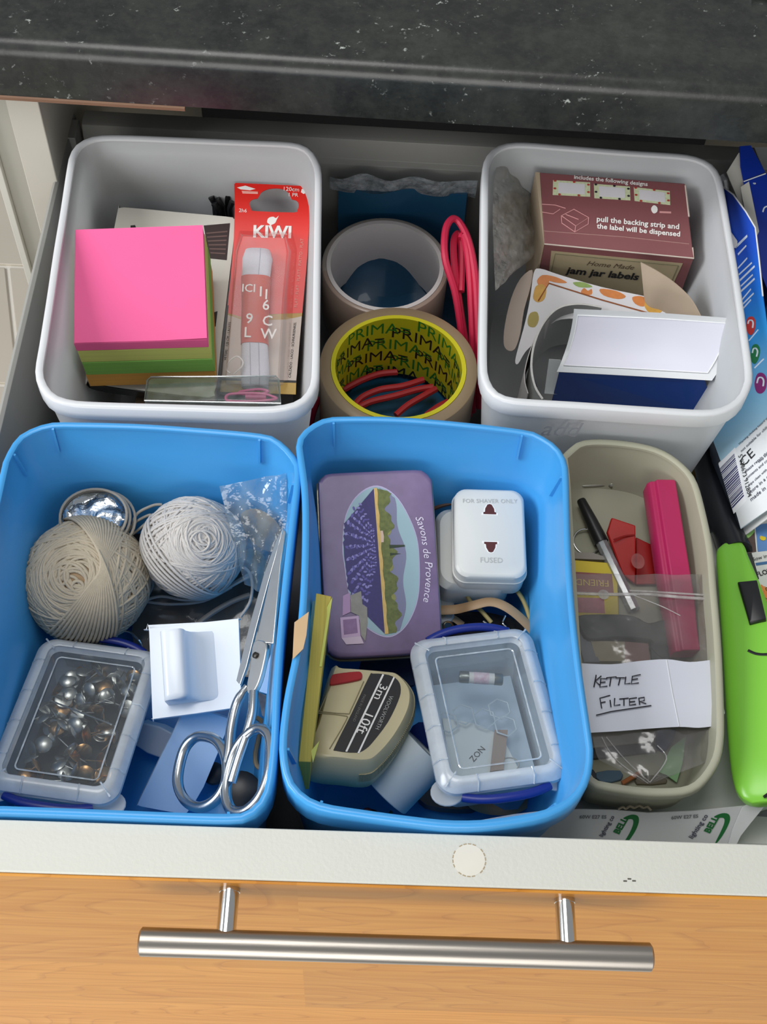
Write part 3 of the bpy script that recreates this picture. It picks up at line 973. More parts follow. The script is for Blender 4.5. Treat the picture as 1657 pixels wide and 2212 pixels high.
# black tie ends at the back
t = thing('cable_ties', 'bundle of black tie ends behind the red shoelace card', 'cable ties', (-10.2, 43.5, 5))
rnd = random.Random(8)
tie_tops = [(-12.702,45.611,10.400),(-12.436,46.065,10.400),(-12.154,46.347,10.400),(-11.861,45.838,10.400),(-12.197,45.468,10.400),(-12.462,45.017,10.400),(-11.685,45.239,10.400)]
for k in range(7):
    a = V(tie_tops[k])
    build('tie', MB().tube([a + V((-0.1, 0.0, -4.4)), a, a + V((rnd.uniform(-.35, .2), 0.15, 0.45))], [0.16, 0.2, 0.22], 7), M_BLACKP, t)
# thin side-wall cards; the orange one also paints in the pad's reflection
build('orange_card_and_reflection', MB().slab([(-21.811,38.500,8.600),(-21.773,41.621,9.600),(-22.353,44.934,6.000),(-22.629,41.909,2.000),(-22.601,37.148,1.200),(-22.317,35.596,6.500)], (1, 0, 0.35), 0.1), mat('orange_card_and_reflection', '#de6a35', 0.45, var=0.05),
      label='orange card that also stands in for pads mirrored in the left wall of the note-cube tub', cat='card')
build('manila_card', MB().slab([(-21.776,39.200,7.400),(-21.792,40.896,6.000),(-21.701,39.420,2.000),(-22.160,36.362,1.200),(-22.558,36.908,3.000)], (1, 0, 0.35), 0.08), mat('manila_card', '#c49a52', 0.6, var=0.08),
      label='tan card beside the orange card in the note-cube tub', cat='card')

# ================================================================== between the tubs
M_CORE = mat('white_cardboard_core', '#ebe5e2', 0.7, var=0.03)
M_TAPE_T = mat('tan_tape_side', '#a08a6c', 0.35, var=0.1, vscale=2, aniso=(3, 3, 900))
M_TAPE_CLEAR = mat('clear_tape_wound', '#b59f90', 0.25, var=0.08)

build('gel_pack', MB().sheet([[(x, y + 0.25 * sin(x * 0.9), z + 0.2 * sin(x * 1.3 + y * 0.8)) for x in [-4.6 + q * 0.74 for q in range(13)]]
                              for y, z in [(28.8, 0.95), (31, 1.4), (34, 1.8), (37, 1.85), (40, 1.85), (43, 1.8), (45.8, 2.2), (47.5, 4.3), (48.6, 7.5), (48.9, 9.2)]], 0.65),
      mat('teal_gel', '#1a6680', 0.4, var=0.35, vscale=25, col2='#0d4a78', bump=0.2, bscale=90, coat=0.2), label='dark teal gel pack lying flat under the two tape rolls', cat='gel pack', bevel=0)
gp = SC.objects['gel_pack']
rows = [[(x, 48.95 - 0.1 * z_ + 0.12 * sin(x * 2.1 + z_), 8.9 + z_ + 0.22 * sin(x * 1.7) * z_ / 1.6) for x in [-5.2 + q * 0.42 for q in range(25)]] for z_ in (0, 0.4, 0.9, 1.5)]
build('sealed_edge', MB().sheet(rows, 0.03), film('crinkled_film', '#e8eef0', gloss=0.18, haze=0.35, bump=0.9, bscale=160), gp, label='crinkled clear sealed edge')


def tape_roll(name, label, c, ro, rc, z0, z1, mside, mface, mcore, tilt=(0, 0)):
    t = thing(name, label, 'tape', (c[0], c[1], z0))
    M = Matrix.Translation((c[0], c[1], z0)) @ Matrix.Rotation(radians(tilt[0]), 4, 'X') @ Matrix.Rotation(radians(tilt[1]), 4, 'Y')
    h = z1 - z0
    w = MB().lathe([(rc + 0.02, 0), (ro - 0.05, 0), (ro, 0.05), (ro, h - 0.05), (ro - 0.05, h), (rc + 0.02, h)], 72, M, loop=True)
    for f in range(len(w.f)):
        z = sum((w.v[i]).z for i in w.f[f]) / 4
        w.m[f] = 1 if z > z0 + h - 0.04 else 0
    build('wound_tape', w, [mside, mface], t, smooth=50)
    build('core', MB().lathe([(rc - 0.28, -0.02), (rc, -0.02), (rc, h + 0.03), (rc - 0.28, h + 0.03)], 72, M, loop=True), mcore, t, smooth=50)
    return t, M


t, M = tape_roll('tape_roll', 'roll of clear parcel tape on a white core, nearest the drawer back', (-1.2, 43.7), 4.28, 3.98, 2.6, 7.6, M_TAPE_CLEAR, mat('tape_edge_grey', '#b3aca2', 0.4, var=0.05), M_CORE, tilt=(3, 0))
t, M = tape_roll('tape_roll', 'roll of brown parcel tape with a yellow printed core', (-0.18, 34.3), 5.02, 4.3, 2.4, 8.0, mat('brown_tape_wound', '#a5917a', 0.3, var=0.05), M_TAPE_T,
                 mat('yellow_core_paper', '#ddd31f', 0.55, var=0.02))
RC = 4.3 - 0.28 - 0.012
M_GREENP = mat('green_print', '#2f8a2c', 0.5)
pos = 0
for row in range(6):
    zz = 7.1 - row * 0.92
    for k in range(5):
        a0 = 2 * pi * (k / 5.0) + row * 0.42
        mcol = M_BLACK if row % 2 else M_GREENP
        text('PRIMA=', M, mcol, t, width=2 * pi * RC / 5.0 * 0.9, squash=1.15,
             bend=lambda x, y, a0=a0, zz=zz: V((-0.18 + RC * cos(a0 - x / RC), 34.3 + RC * sin(a0 - x / RC), zz + y * 0.9 - 0.30 * x * 0.55)))

# pink cords
M_CORD = mat('pink_cord', '#d8284f', 0.5, var=0.06)
M_CORD2 = mat('red_cord', '#b3262c', 0.55, var=0.06)
t = thing('pink_rope', 'bright pink cord in tall loops beside the tape rolls', 'cord', (4.0, 38, 2))
build('loop', MB().tube(spline([(4.517,34.539,2.500),(4.189,37.861,5.500),(3.491,40.120,8.400),(2.670,41.846,10.000),(2.634,43.763,10.600),(3.023,44.691,10.800),(3.562,44.674,10.600),(4.183,43.313,10.300),(4.651,41.205,9.500),(4.918,38.765,8.200),(5.218,36.310,6.000),(5.479,35.184,3.000)], 7), 0.24, 8), M_CORD, t)
build('loop', MB().tube(spline([(4.835,34.977,2.200),(4.564,37.664,4.800),(3.921,39.514,7.300),(3.470,41.390,8.800),(3.260,43.435,9.700),(3.498,44.315,9.900),(3.786,43.679,9.700),(3.859,42.053,9.000),(3.822,40.456,8.500)], 7), 0.24, 8), M_CORD, t)
build('loop', MB().tube(spline([(5.094,35.383,2.200),(4.813,37.474,6.000),(4.492,39.770,8.400),(4.212,42.132,9.800),(3.884,43.719,10.300),(3.707,43.554,10.200)], 7), 0.25, 8), M_CORD, t)
build('loop', MB().tube(spline([(-5.914,34.014,1.200),(-5.676,34.534,2.600),(-5.349,35.495,2.900)], 5), 0.24, 8), M_CORD, t)
t = thing('red_rope', 'dull red cord coils lying inside the brown tape roll', 'cord', (0, 33, 2))
for c_ in ([(-3.694,36.214,3.000),(-2.530,36.913,3.200),(-1.287,37.541,3.200),(-0.091,37.766,3.200)], [(-3.013,34.597,3.000),(-2.484,35.486,3.100),(-1.257,36.181,3.200),(0.302,36.580,3.200),(1.714,37.215,3.200)], [(-2.827,34.530,3.100),(-1.855,35.126,3.200),(-0.311,35.676,3.200),(1.246,36.311,3.200),(2.344,36.606,3.200)], [(-0.123,34.238,3.000),(0.637,35.017,3.100),(1.562,35.694,3.200),(2.563,36.458,3.200)], [(1.890,34.301,3.000),(2.660,34.964,3.100),(3.380,35.471,3.100)]):
    build('strand', MB().tube(spline(c_, 6), 0.23, 8), M_CORD2, t)

# ================================================================== right frosted tub
M_MAROON = mat('maroon_card', '#855052', 0.5, var=0.05)
M_TAN = mat('kraft_card', '#b7a48a', 0.7, var=0.06)
t = thing('label_box', 'maroon cardboard jam label dispenser box in the back right tub', 'box', (11, 42, 3.5))
T4 = [V(p) for p in [(8.820,41.395,12.200),(18.342,40.702,12.200),(17.969,45.813,13.767),(8.541,46.312,13.709)]]
nj = V((-0.0214,-0.2945,0.9554))
dnv = V((0.1, 0.35, -5.6))
B4 = [p + dnv for p in T4]
build('box_body', MB().hexa(T4, B4), M_MAROON, t, bevel=0.06)
build('side_flap', MB().hexa([T4[0] + V((-.02, 0, 0)), T4[0] + V((0.0, 0, 0)), T4[3], T4[3] + V((-.28, 0, 0))], [B4[0] + V((-.4, -.1, 0)), B4[0] + V((-.02, 0, 0)), B4[3] + V((-.02, 0, 0)), B4[3] + V((-.4, 0, 0))]), M_TAN, t, label='bare kraft side')
M_WORN = mat('worn_card_edge', '#cfc0b3', 0.7)
build('worn_edge', MB().tube([p + nj * 0.0 for p in (T4[0], T4[0].lerp(T4[1], 0.5) + V((0, -.02, .02)), T4[1], T4[1].lerp(T4[2], .14))], 0.05, 6), M_WORN, t, label='worn pale edge')
build('worn_edge', MB().tube([T4[1].lerp(T4[2], q) + nj * 0.0 for q in (0.55, 0.75, 0.97)], 0.06, 6), M_WORN, t, label='worn pale edge')
build('crease', MB().tube([(8.763,42.262,12.476),(13.975,42.004,12.514),(18.080,41.652,12.497)], 0.035, 6), mat('pale_crease', '#a97d78', 0.6), t)
text('includes the following designs', FR((10.758,45.907,13.655),(15.523,45.532,13.646),(-0.0214,-0.2945,0.9554)), M_WHITE_PRINT, t, bold=0.02)
for k, (x, y) in enumerate(((1236, 408), (1325, 415), (1409, 423))):
    q = {0: [(9.408,45.778,13.577),(11.808,45.687,13.602),(11.793,44.693,13.296),(9.371,44.750,13.259)], 1: [(12.046,45.598,13.580),(14.384,45.473,13.594),(14.390,44.513,13.298),(12.061,44.605,13.274)], 2: [(14.623,45.448,13.592),(16.955,45.227,13.576),(16.953,44.268,13.281),(14.659,44.489,13.297)]}[k]
    g = build('printed_label', MB().slab(q, nj, 0.01), mat('label_print_green', '#cfd6ae', 0.6, var=0.25, vscale=900), t, label='small printed label design')
    c_ = sum((V(p) for p in q), V((0, 0, 0))) / 4
    build('label_window', MB().slab([c_ + (V(p) - c_) * 0.72 + nj * 0.012 for p in q], nj, 0.008), mat('label_white', '#dcd8da', 0.6), g)
    for w in range(7):
        a = w / 7.0 * 4
        e0, e1 = V(q[int(a) % 4]), V(q[(int(a) + 1) % 4])
        pp = c_ + (e0.lerp(e1, a % 1.0) - c_) * 0.9 + nj * 0.015
        dv = 0.09
        Mx = FR(pp, pp + (V(q[1]) - V(q[0])), nj)[0]
        build('berry', MB().prism(ellipse(0, 0, dv, dv * 0.8, 8), 0, 0.008, Mx), (mat('berry_red', '#b5423a', 0.5) if k != 1 else mat('berry_dark', '#2c2230', 0.5)), g)
text('pull the backing strip and', FR((12.182,43.014,12.795),(17.461,42.630,12.795),(-0.0214,-0.2945,0.9554)), M_WHITE_PRINT, t, bold=0.025)
text('the label will be dispensed', FR((12.175,42.541,12.649),(17.503,42.129,12.642),(-0.0214,-0.2945,0.9554)), M_WHITE_PRINT, t, bold=0.025)
M_PINKL = mat('pale_pink_line', '#d59a98', 0.6)
mb = MB()
for seg in ([(9.928,43.336,12.834),(10.737,43.804,12.996),(11.683,43.261,12.850),(10.843,42.668,12.648),(9.928,43.336,12.834)], [(9.928,43.336,12.834),(9.954,42.832,12.679),(10.779,42.257,12.520),(11.646,42.817,12.712),(11.683,43.261,12.850)], [(10.779,42.257,12.520),(10.843,42.668,12.648)], [(10.197,43.439,12.871),(11.026,43.115,12.790)], [(8.681,44.094,13.039),(9.546,44.055,13.047),(10.201,43.852,12.999)], [(8.679,43.554,12.873),(9.393,43.448,12.856),(9.842,43.778,12.968)]):
    mb.tube(seg, 0.03, 5)
build('line_drawing', mb, M_PINKL, t, label='pale line drawing of a box')
build('white_chip', MB().slab(spline([(15.717,44.027,13.197),(15.902,44.223,13.262),(16.106,44.070,13.219),(16.098,43.784,13.131),(15.885,43.651,13.085),(15.741,43.805,13.129)], 2, True), nj, 0.02), M_WHITE_PRINT, t)
build('pink_dash', MB().slab([(16.253,43.835,13.131),(16.998,43.825,13.145),(16.994,43.698,13.106),(16.249,43.708,13.092)], nj, 0.01), M_PINKL, t)
# front face panel with wording
nf = (T4[1] - T4[0]).cross(dnv).normalized()
if nf.y > 0:
    nf = -nf
P0 = T4[0]


def onfront(u, v, h=0.02):
    return T4[0] + (T4[1] - T4[0]) * u + dnv * v + nf * h


build('cream_panel', MB().slab([onfront(0.055, 0.10), onfront(0.94, 0.10), onfront(0.90, 1.0), onfront(0.09, 1.0)], nf, 0.015), mat('cream_panel_print', '#b9a987', 0.6, var=0.05), t)
mb = MB()
mb.tube([onfront(0.085, 1.0, 0.03), onfront(0.085, 0.14, 0.03), onfront(0.915, 0.14, 0.03), onfront(0.885, 1.0, 0.03)], 0.025, 5)
build('dashed_border', mb, mat('olive_print', '#6c6a4e', 0.6), t)
text('Home Made', FR(onfront(0.31, 0.28, 0.035), onfront(0.63, 0.28, 0.035), nf), mat('brown_ink', '#5a4636', 0.6), t, shear=0.35)
text('jam jar labels', FR(onfront(0.18, 0.45, 0.035), onfront(0.68, 0.45, 0.035), nf), M_BLACK, t, shear=0.1, bold=0.03)

# clear bubble bag against the left wall
rows = []
edge_l = [V(p) for p in [(6.729,49.158,13.092),(5.813,47.207,13.805),(5.474,44.813,13.797),(5.379,42.285,13.493),(5.446,39.167,12.910),(5.520,36.949,12.466)]]
edge_r = [V(p) for p in [(7.510,49.980,12.347),(8.180,48.552,11.360),(8.776,47.077,10.449),(9.362,45.293,9.500),(8.234,41.953,10.226),(6.521,38.964,11.668)]]
nb_ = V((0.7431,-0.1074,0.6605))
for i in range(0, 26):
    u = i / 25.0 * 5
    a = edge_l[min(4, int(u))].lerp(edge_l[min(4, int(u)) + 1], u - min(4, int(u)))
    b = edge_r[min(4, int(u))].lerp(edge_r[min(4, int(u)) + 1], u - min(4, int(u)))
    rows.append([a.lerp(b, j / 12.0) + nb_ * (0.16 * sin(i * 1.1 + j * 0.7) * sin(j * 0.5) + 0.25 * sin(pi * j / 12.0)) for j in range(13)])
build('clear_bag', MB().sheet(rows, 0.02), film('bubble_film', '#f4f4f2', gloss=0.05, haze=0.2, hcol='#f2eee8', bump=0.4, bscale=160),
      label='crumpled clear bubble bag against the left wall of the label-box tub', cat='bag', smooth=80)

# strip of orange pumpkin labels, curling
t = thing('label_strip', 'curled strip of white jam labels edged with orange fruit, in front of the maroon box', 'labels', (8.5, 37, 5))
np_ = V((-0.1215,-0.3886,0.9134))
build('paper_strip', MB().slab(spline([(8.370,40.622,10.336),(8.750,40.893,10.502),(10.051,40.424,10.475),(12.692,39.548,10.454),(15.597,38.810,10.526),(16.404,38.573,10.532),(16.633,38.164,10.389),(16.457,37.436,10.056),(13.572,37.397,9.655),(10.664,37.699,9.397),(9.499,37.410,9.119),(8.635,36.453,8.597),(7.915,35.776,8.213),(7.459,35.060,7.848),(7.280,35.294,7.924),(7.582,36.500,8.477),(7.913,37.767,9.060),(8.185,39.188,9.701)], 3, True), np_, 0.05),
      mat('label_paper', '#d8d6d8', 0.5, var=0.02), t)
build('printed_line', MB().tube([(8.688,38.870,9.644),(9.350,39.932,10.183),(12.694,38.740,10.121),(15.592,37.808,10.110)], 0.05, 5), mat('rust_line', '#9a5a34', 0.6), t)
M_ORG = mat('orange_fruit_print', '#cf7a2e', 0.5, var=0.2, vscale=300)
M_YEL = mat('amber_fruit_print', '#c9962e', 0.5, var=0.25, vscale=300)
M_OLV = mat('olive_leaf_print', '#87a14e', 0.5, var=0.2, vscale=300)
for q, m in (([(8.581,40.138,10.174),(8.930,40.468,10.361),(9.345,40.275,10.334),(9.234,39.703,10.076),(8.763,39.783,10.047)], M_ORG), ([(8.385,39.397,9.835),(8.527,39.793,10.023),(8.937,39.889,10.118),(9.177,39.532,9.998),(9.067,38.962,9.741),(8.659,38.781,9.609),(8.361,39.024,9.673)], M_YEL), ([(8.028,37.752,9.085),(8.198,38.144,9.275),(8.609,38.183,9.346),(8.732,37.720,9.165),(8.504,37.274,8.945),(8.093,37.349,8.923)], mat('olive_gourd_print', '#a18f38', 0.5, var=0.2)),
             ([(9.018,40.464,10.371),(9.756,40.312,10.405),(10.494,39.931,10.340),(9.907,39.930,10.262),(9.169,40.168,10.265)], M_ORG), ([(10.875,39.912,10.383),(11.578,39.878,10.462),(12.106,39.566,10.399),(11.229,39.608,10.301)], M_OLV), ([(11.377,39.314,10.195),(11.580,39.533,10.316),(11.815,39.350,10.269),(12.048,39.454,10.344),(12.050,39.110,10.198),(11.583,39.132,10.145)], M_ORG), ([(12.573,39.429,10.403),(13.564,39.267,10.466),(14.203,38.894,10.392),(13.739,38.744,10.267),(12.808,39.017,10.259)], M_ORG),
             ([(14.609,38.817,10.414),(15.188,38.847,10.504),(15.593,38.543,10.428),(15.303,38.215,10.250),(14.783,38.410,10.264)], M_ORG), ([(15.360,38.268,10.282),(15.592,38.656,10.478),(16.227,38.569,10.526),(16.514,38.158,10.389),(16.340,37.769,10.200),(15.706,37.798,10.128)], M_YEL)):
    build('printed_fruit', MB().slab(spline(q, 3, True), np_, 0.01), m, t)
build('tan_backing', MB().slab(spline([(8.321,41.051,10.183),(7.558,40.536,9.863),(6.986,39.318,9.268),(6.630,37.750,8.554),(6.563,36.608,8.059),(6.808,36.141,7.893),(7.277,36.178,7.971),(7.614,37.133,8.422),(7.827,38.558,9.057),(8.218,39.983,9.715)], 3, True), np_, 0.05), mat('dusty_backing', '#b3a294', 0.6, var=0.05), t, label='tan backing paper')

# kraft paper band
def ribbon(tops, down, t_=0.05, k=6):
    P = spline(tops, k)
    return MB().sheet([[p + V(down) for p in P], [p + V(down) * 0.5 for p in P], P], t_)


build('kraft_band', MB().sheet([[V(a).lerp(V(b), q) for a, b in zip(spline([(15.362,38.556,10.400),(15.741,38.016,9.800),(16.536,37.728,9.200),(17.319,37.141,8.800),(17.929,36.349,8.400)], 5), spline([(14.663,39.443,12.900),(15.675,38.849,12.800),(16.794,38.010,12.600),(17.725,36.861,12.400),(18.342,35.110,12.200)], 5))] for q in (0, .5, 1)], 0.06),
      mat('kraft_paper_band', '#b5a38e', 0.75, var=0.06), label='curved tan paper band between maroon box and white backing sheet', cat='paper')
# white label sheet curled over the blue card
t = thing('label_backing', 'glossy white backing sheet with one rounded blank label, curled in the right tub', 'labels', (13, 33, 6))
topc = [V(p) for p in [(10.370,35.944,12.200),(15.293,35.289,12.900),(19.798,34.470,13.600)]]
midc = [V(p) for p in [(10.271,34.995,10.400),(15.298,34.321,11.200),(19.704,33.341,12.200)]]
lowc = [V(p) for p in [(9.588,33.179,9.500),(14.203,32.524,10.200),(18.698,31.753,11.000)]]
rows = []
for i in range(11):
    v = i / 10.0
    row = []
    for j in range(13):
        u = j / 12.0 * 2
        f_ = lambda c: c[min(1, int(u))].lerp(c[min(1, int(u)) + 1], u - min(1, int(u)))
        a, b, c_ = f_(lowc), f_(midc), f_(topc)
        p = a * ((1 - v) * (1 - 2 * v)) + b * (4 * v * (1 - v)) + c_ * (v * (2 * v - 1))
        shrink = 1 - 0.05 * max(0, (v - 0.8) / 0.2) ** 2
        row.append(p)
    rows.append(row)
build('sheet', MB().sheet(rows, 0.04), mat('glossy_backing', '#cfd2d4', 0.25, var=0.02), t)
inner = [[rows[i][j].lerp(rows[i][j + 1], 0.3) + V((0, -.02, 0.05)) for j in range(0, 12)] for i in range(1, 10)]
build('blank_label', MB().sheet(inner, 0.015), mat('blank_label_white', '#dadae6', 0.45, var=0.015), t, label='blank white label')
rim_ = [inner[-1][j] for j in range(len(inner[0]))] + [inner[i][-1] for i in range(len(inner) - 2, -1, -1)] + [inner[0][j] for j in range(len(inner[0]) - 2, -1, -1)] + [inner[i][0] for i in range(1, len(inner) - 1)]
build('label_edge', MB().tube([p + V((0, 0, .01)) for p in rim_], 0.035, 5, closed=True), mat('edge_white', '#f1f2f4', 0.4), t)
build('blue_card', MB().slab([(9.791,33.361,9.200),(18.442,32.286,10.500),(20.098,32.081,6.800),(9.916,33.866,5.600)], (0, -1, .25), 0.08), mat('royal_blue_card', '#0d3f8f', 0.5, var=0.03), label='royal blue card standing in front of the white backing sheet', cat='card')
# coil of label strip seen on edge
t = thing('paper_coil', 'loose grey-white coil of label strip standing left of the blue card', 'paper', (7, 33, 5))
tops = [(12.599,37.940,10.300),(11.257,38.048,10.400),(10.058,37.785,10.400),(9.242,37.128,10.300),(8.553,35.946,10.200),(8.111,34.581,10.000),(7.959,33.143,9.800),(8.157,31.856,9.600),(8.604,31.066,9.400)]
build('coil', ribbon(tops, (0.05, 0.3, -4.2)), mat('grey_strip_paper', '#aeb0ab', 0.6, var=0.04), t)
build('torn_edge', MB().tube(spline(tops, 6), 0.07, 5), mat('torn_paper_edge', '#e4e2dd', 0.8, bump=0.5, bscale=900), t, label='torn pale edge')
build('outer_turn', ribbon([(9.243,37.096,9.900),(8.438,35.982,9.800),(7.804,34.227,9.600),(7.570,32.875,9.200),(7.815,31.928,8.800)], (0, 0.3, -3.6)), mat('outer_strip_paper', '#cfcac6', 0.6, var=0.04), t)
build('printed_mark', MB().slab([(8.134,33.291,8.400),(8.274,33.124,8.800),(8.564,33.113,8.000),(8.431,33.121,7.700)], (-0.9, -0.4, .2), 0.02), mat('navy_print', '#23234a', 0.5), t)
build('white_tab', MB().slab([(9.328,34.916,8.600),(10.093,34.881,8.600),(10.109,33.701,6.600),(9.275,33.733,6.600)], (0, -1, .4), 0.06), mat('white_tab_card', '#c9cdcd', 0.5), label='small white paper tab left of the blue card', cat='paper')
build('tan_card', MB().slab([(20.345,35.503,8.600),(20.455,35.754,9.400),(21.073,34.655,6.200),(20.690,34.563,6.000)], (-1, -.2, .1), 0.12), M_TAN, label='narrow tan card on edge at the right of the blue card', cat='card')
build('white_slip', MB().slab([(21.215,37.810,8.500),(22.148,36.340,6.000),(21.987,36.745,5.000),(21.235,37.118,7.000)], (-1, -.2, .4), 0.05), mat('white_slip_paper', '#d5d3da', 0.55), label='white paper slip against the right wall behind the tan card', cat='paper')


# ================================================================== left blue bin
M_YARN1 = mat('ecru_string', '#c6baa4', 0.85, var=0.12, vscale=200, bump=0.5, bscale=2500, spec=0.2)
M_YARN1B = mat('ecru_string_deep', '#a98f70', 0.85, var=0.15, vscale=200, spec=0.2)
M_YARN2 = mat('grey_white_string', '#c9c5c0', 0.85, var=0.12, vscale=200, bump=0.5, bscale=2500, spec=0.2)


def yarn_ball(label, c, r, axis, strands, sr, m, mcore, seed, tilt, extra):
    c = V(c)
    t = thing('string_ball', label, 'ball of string', (c.x, c.y, c.z - r), None)
    z = V(axis).normalized()
    x = z.orthogonal().normalized()
    y = z.cross(x)
    rnd = random.Random(seed)
    build('core', MB().lathe([(max(0.02, (r - sr * 1.5) * sin(pi * k / 20)), -(r - sr * 1.5) * cos(pi * k / 20)) for k in range(21)], 36, Matrix.Translation(c) @ z.to_track_quat('Z', 'Y').to_matrix().to_4x4()), mcore, t, smooth=80)
    mb = MB()
    for k in range(strands):
        f = k / strands
        al = radians(tilt[0] + (tilt[1] - tilt[0]) * f + rnd.uniform(-4, 4))
        ph = k * (2.39996 if f < 0.55 else 0.115) + rnd.uniform(-.05, .05)
        n = z * cos(al) + (x * cos(ph) + y * sin(ph)) * sin(al)
        u = n.orthogonal().normalized()
        w = n.cross(u)
        rr = r - sr * (1.2 - f * 1.2) + rnd.uniform(-.07, .05)
        off = rnd.uniform(-.16, .16)
        q = sqrt(max(0.1, rr * rr - off * off))
        mb.tube([c + n * off + (u * cos(2 * pi * i / 40) + w * sin(2 * pi * i / 40)) * q for i in range(40)], sr, 5, closed=True)
    build('windings', mb, m, t, smooth=80, kind='stuff', label='wound string')
    # loose turns round the pole
    mb = MB()
    for i in range(60):
        co = radians(1.5 + 38 * sqrt((i + 0.5) / 60.0))
        tl, tp_ = radians(rnd.uniform(2, 11)), rnd.uniform(0, 6.28)
        n = (z + (x * cos(tp_) + y * sin(tp_)) * math.tan(tl)).normalized()
        u = n.orthogonal().normalized()
        w = n.cross(u)
        rr = r - sr * 0.5 - 0.05 * (1 - i / 60.0) ** 2 + rnd.uniform(-.06, .06)
        mb.tube([c + n * (rr * cos(co)) + (u * cos(2 * pi * q / 36) + w * sin(2 * pi * q / 36)) * rr * sin(co) for q in range(36)], sr, 5, closed=True)
    build('centre_coil', mb, m, t, smooth=80, kind='stuff')
    return t, x, y, z


camdir = (0.03, -0.55, 0.83)
t, x, y, z = yarn_ball('large ecru ball of string above the box of pins', (-17.519,18.203,7.600), 3.50, (-0.02, -0.42, 0.9), 100, 0.095, M_YARN1, M_YARN1B, 4, (38, 58), True)
mb = MB()
c = V((-17.519,18.203,7.600))
for k in range(16):
    a = -0.5 + k * 0.07
    n = (x * cos(a + 2.2) + y * sin(a + 2.2)) * 0.93 + z * (0.30 + 0.015 * k)
    n.normalize()
    u = n.orthogonal().normalized()
    w = n.cross(u)
    mb.tube([c + (u * cos(2 * pi * i / 44) + w * sin(2 * pi * i / 44)) * (3.52 + 0.01 * k) for i in range(44)], 0.095, 5, closed=True)
build('outer_wrap', mb, M_YARN1, t, smooth=80)
t, x, y, z = yarn_ball('smaller grey-white ball of string right of the ecru one', (-11.665,20.228,8.300), 2.88, (0.35, -0.3, 0.85), 95, 0.075, M_YARN2, M_YARN2, 9, (36, 62), False)
mb = MB()
c = V((-11.665,20.228,8.300))
for k in range(6):
    n = V((0.62, 0.36, 0.50 + 0.05 * k)).normalized()
    u = n.orthogonal().normalized()
    w = n.cross(u)
    o_ = -0.55 - 0.17 * k
    q = sqrt(2.98 ** 2 - o_ * o_)
    mb.tube([c + n * o_ + (u * cos(2 * pi * i / 44) + w * sin(2 * pi * i / 44)) * q for i in range(44)], 0.085, 6, closed=True)
build('outer_wrap', mb, M_YARN2, t, smooth=80)

M_STRING = mat('grey_string', '#a49d92', 0.85, var=0.1, bump=0.4, bscale=2000, spec=0.2)
t = thing('string_hank', 'loose grey string looped around the foil dish behind the ecru ball', 'string', (-18, 22, 3))
for r_, dz, cx_ in ((1.95, 0.0, 0), (2.1, -0.25, .1), (1.85, 0.25, -.05)):
    cc = V((-17.129,21.057,9.600)) + V((cx_, 0, dz))
    build('loop', MB().tube([cc + V((r_ * cos(a), r_ * sin(a) * 0.92, 0.35 * sin(a) + .1 * cos(2 * a))) for a in [2 * pi * i / 40 for i in range(40)]], 0.085, 6, closed=True), M_STRING, t, smooth=80)
build('strand', MB().tube(spline([(-15.126,20.969,9.000),(-14.902,21.656,9.400),(-14.067,22.192,9.500),(-13.553,22.278,9.500)], 6), 0.085, 6), M_STRING, t, smooth=80)
build('strand', MB().tube(spline([(-15.568,20.641,8.500),(-15.062,21.281,9.000),(-14.181,21.754,9.200),(-14.412,21.311,9.000),(-15.308,20.653,8.500)], 6), 0.08, 6), M_STRING, t, smooth=80)
build('strand', MB().tube(spline([(-21.519,18.147,3.800),(-21.311,17.040,3.600),(-21.004,16.509,3.600),(-20.208,16.242,3.600),(-19.158,16.144,3.400)], 6), 0.09, 6), M_STRING, t, smooth=80)
build('strand', MB().tube(spline([(-21.048,17.868,3.200),(-20.677,16.967,3.200),(-20.065,16.538,3.200)], 6), 0.09, 6), M_STRING, t, smooth=80)
t = thing('foil_dish', 'crumpled silver foil dish ringed by string behind the ecru ball', 'foil', (-17.279,21.429,9.000))
M_FOIL = mat('crumpled_foil', '#c4cbd0', 0.16, 1.0, var=0.15, vscale=120, bump=1.0, bscale=130)
cc = V((-17.204,21.243,9.300))
rnd = random.Random(5)
rows = [[cc + V((r_ * 1.75 * cos(a), r_ * 1.6 * sin(a), (0.1 if r_ < 0.95 else 0.35) + 0.16 * sin(a * 5 + r_ * 9) * (r_ if r_ < .9 else 0.2))) for a in [2 * pi * i / 36 for i in range(37)]] for r_ in (1.0, 0.93, 0.8, 0.6, 0.4, 0.2, 0.02)]
build('dish', MB().sheet(rows, 0.04), M_FOIL, t, smooth=70)
t = thing('white_string_end', 'grey-white string tangle under the smaller ball of string', 'string', (-11, 17, 2))
for c_ in ([(-14.482,18.561,5.000),(-13.616,18.703,5.200),(-12.237,18.462,5.300),(-10.880,18.538,5.600),(-9.031,19.395,6.400),(-8.303,19.774,6.600)], [(-14.539,18.623,4.600),(-13.089,18.422,4.800),(-11.204,18.607,5.000),(-9.560,19.045,6.000)], [(-9.128,19.676,7.400),(-8.577,19.394,7.400),(-8.285,18.784,7.000),(-8.379,17.905,6.400),(-8.887,17.247,5.800)], [(-8.328,19.329,7.000),(-9.498,18.774,6.600),(-10.311,18.495,6.000)], [(-15.023,18.403,4.400),(-15.219,17.641,3.800),(-15.260,16.922,3.600),(-14.646,16.565,3.400),(-14.334,16.466,3.200)], [(-14.716,20.285,5.500),(-14.292,19.651,5.000),(-14.577,18.930,4.600)]):
    build('strand', MB().tube(spline(c_, 7), 0.09, 6), M_YARN2, t, smooth=80)
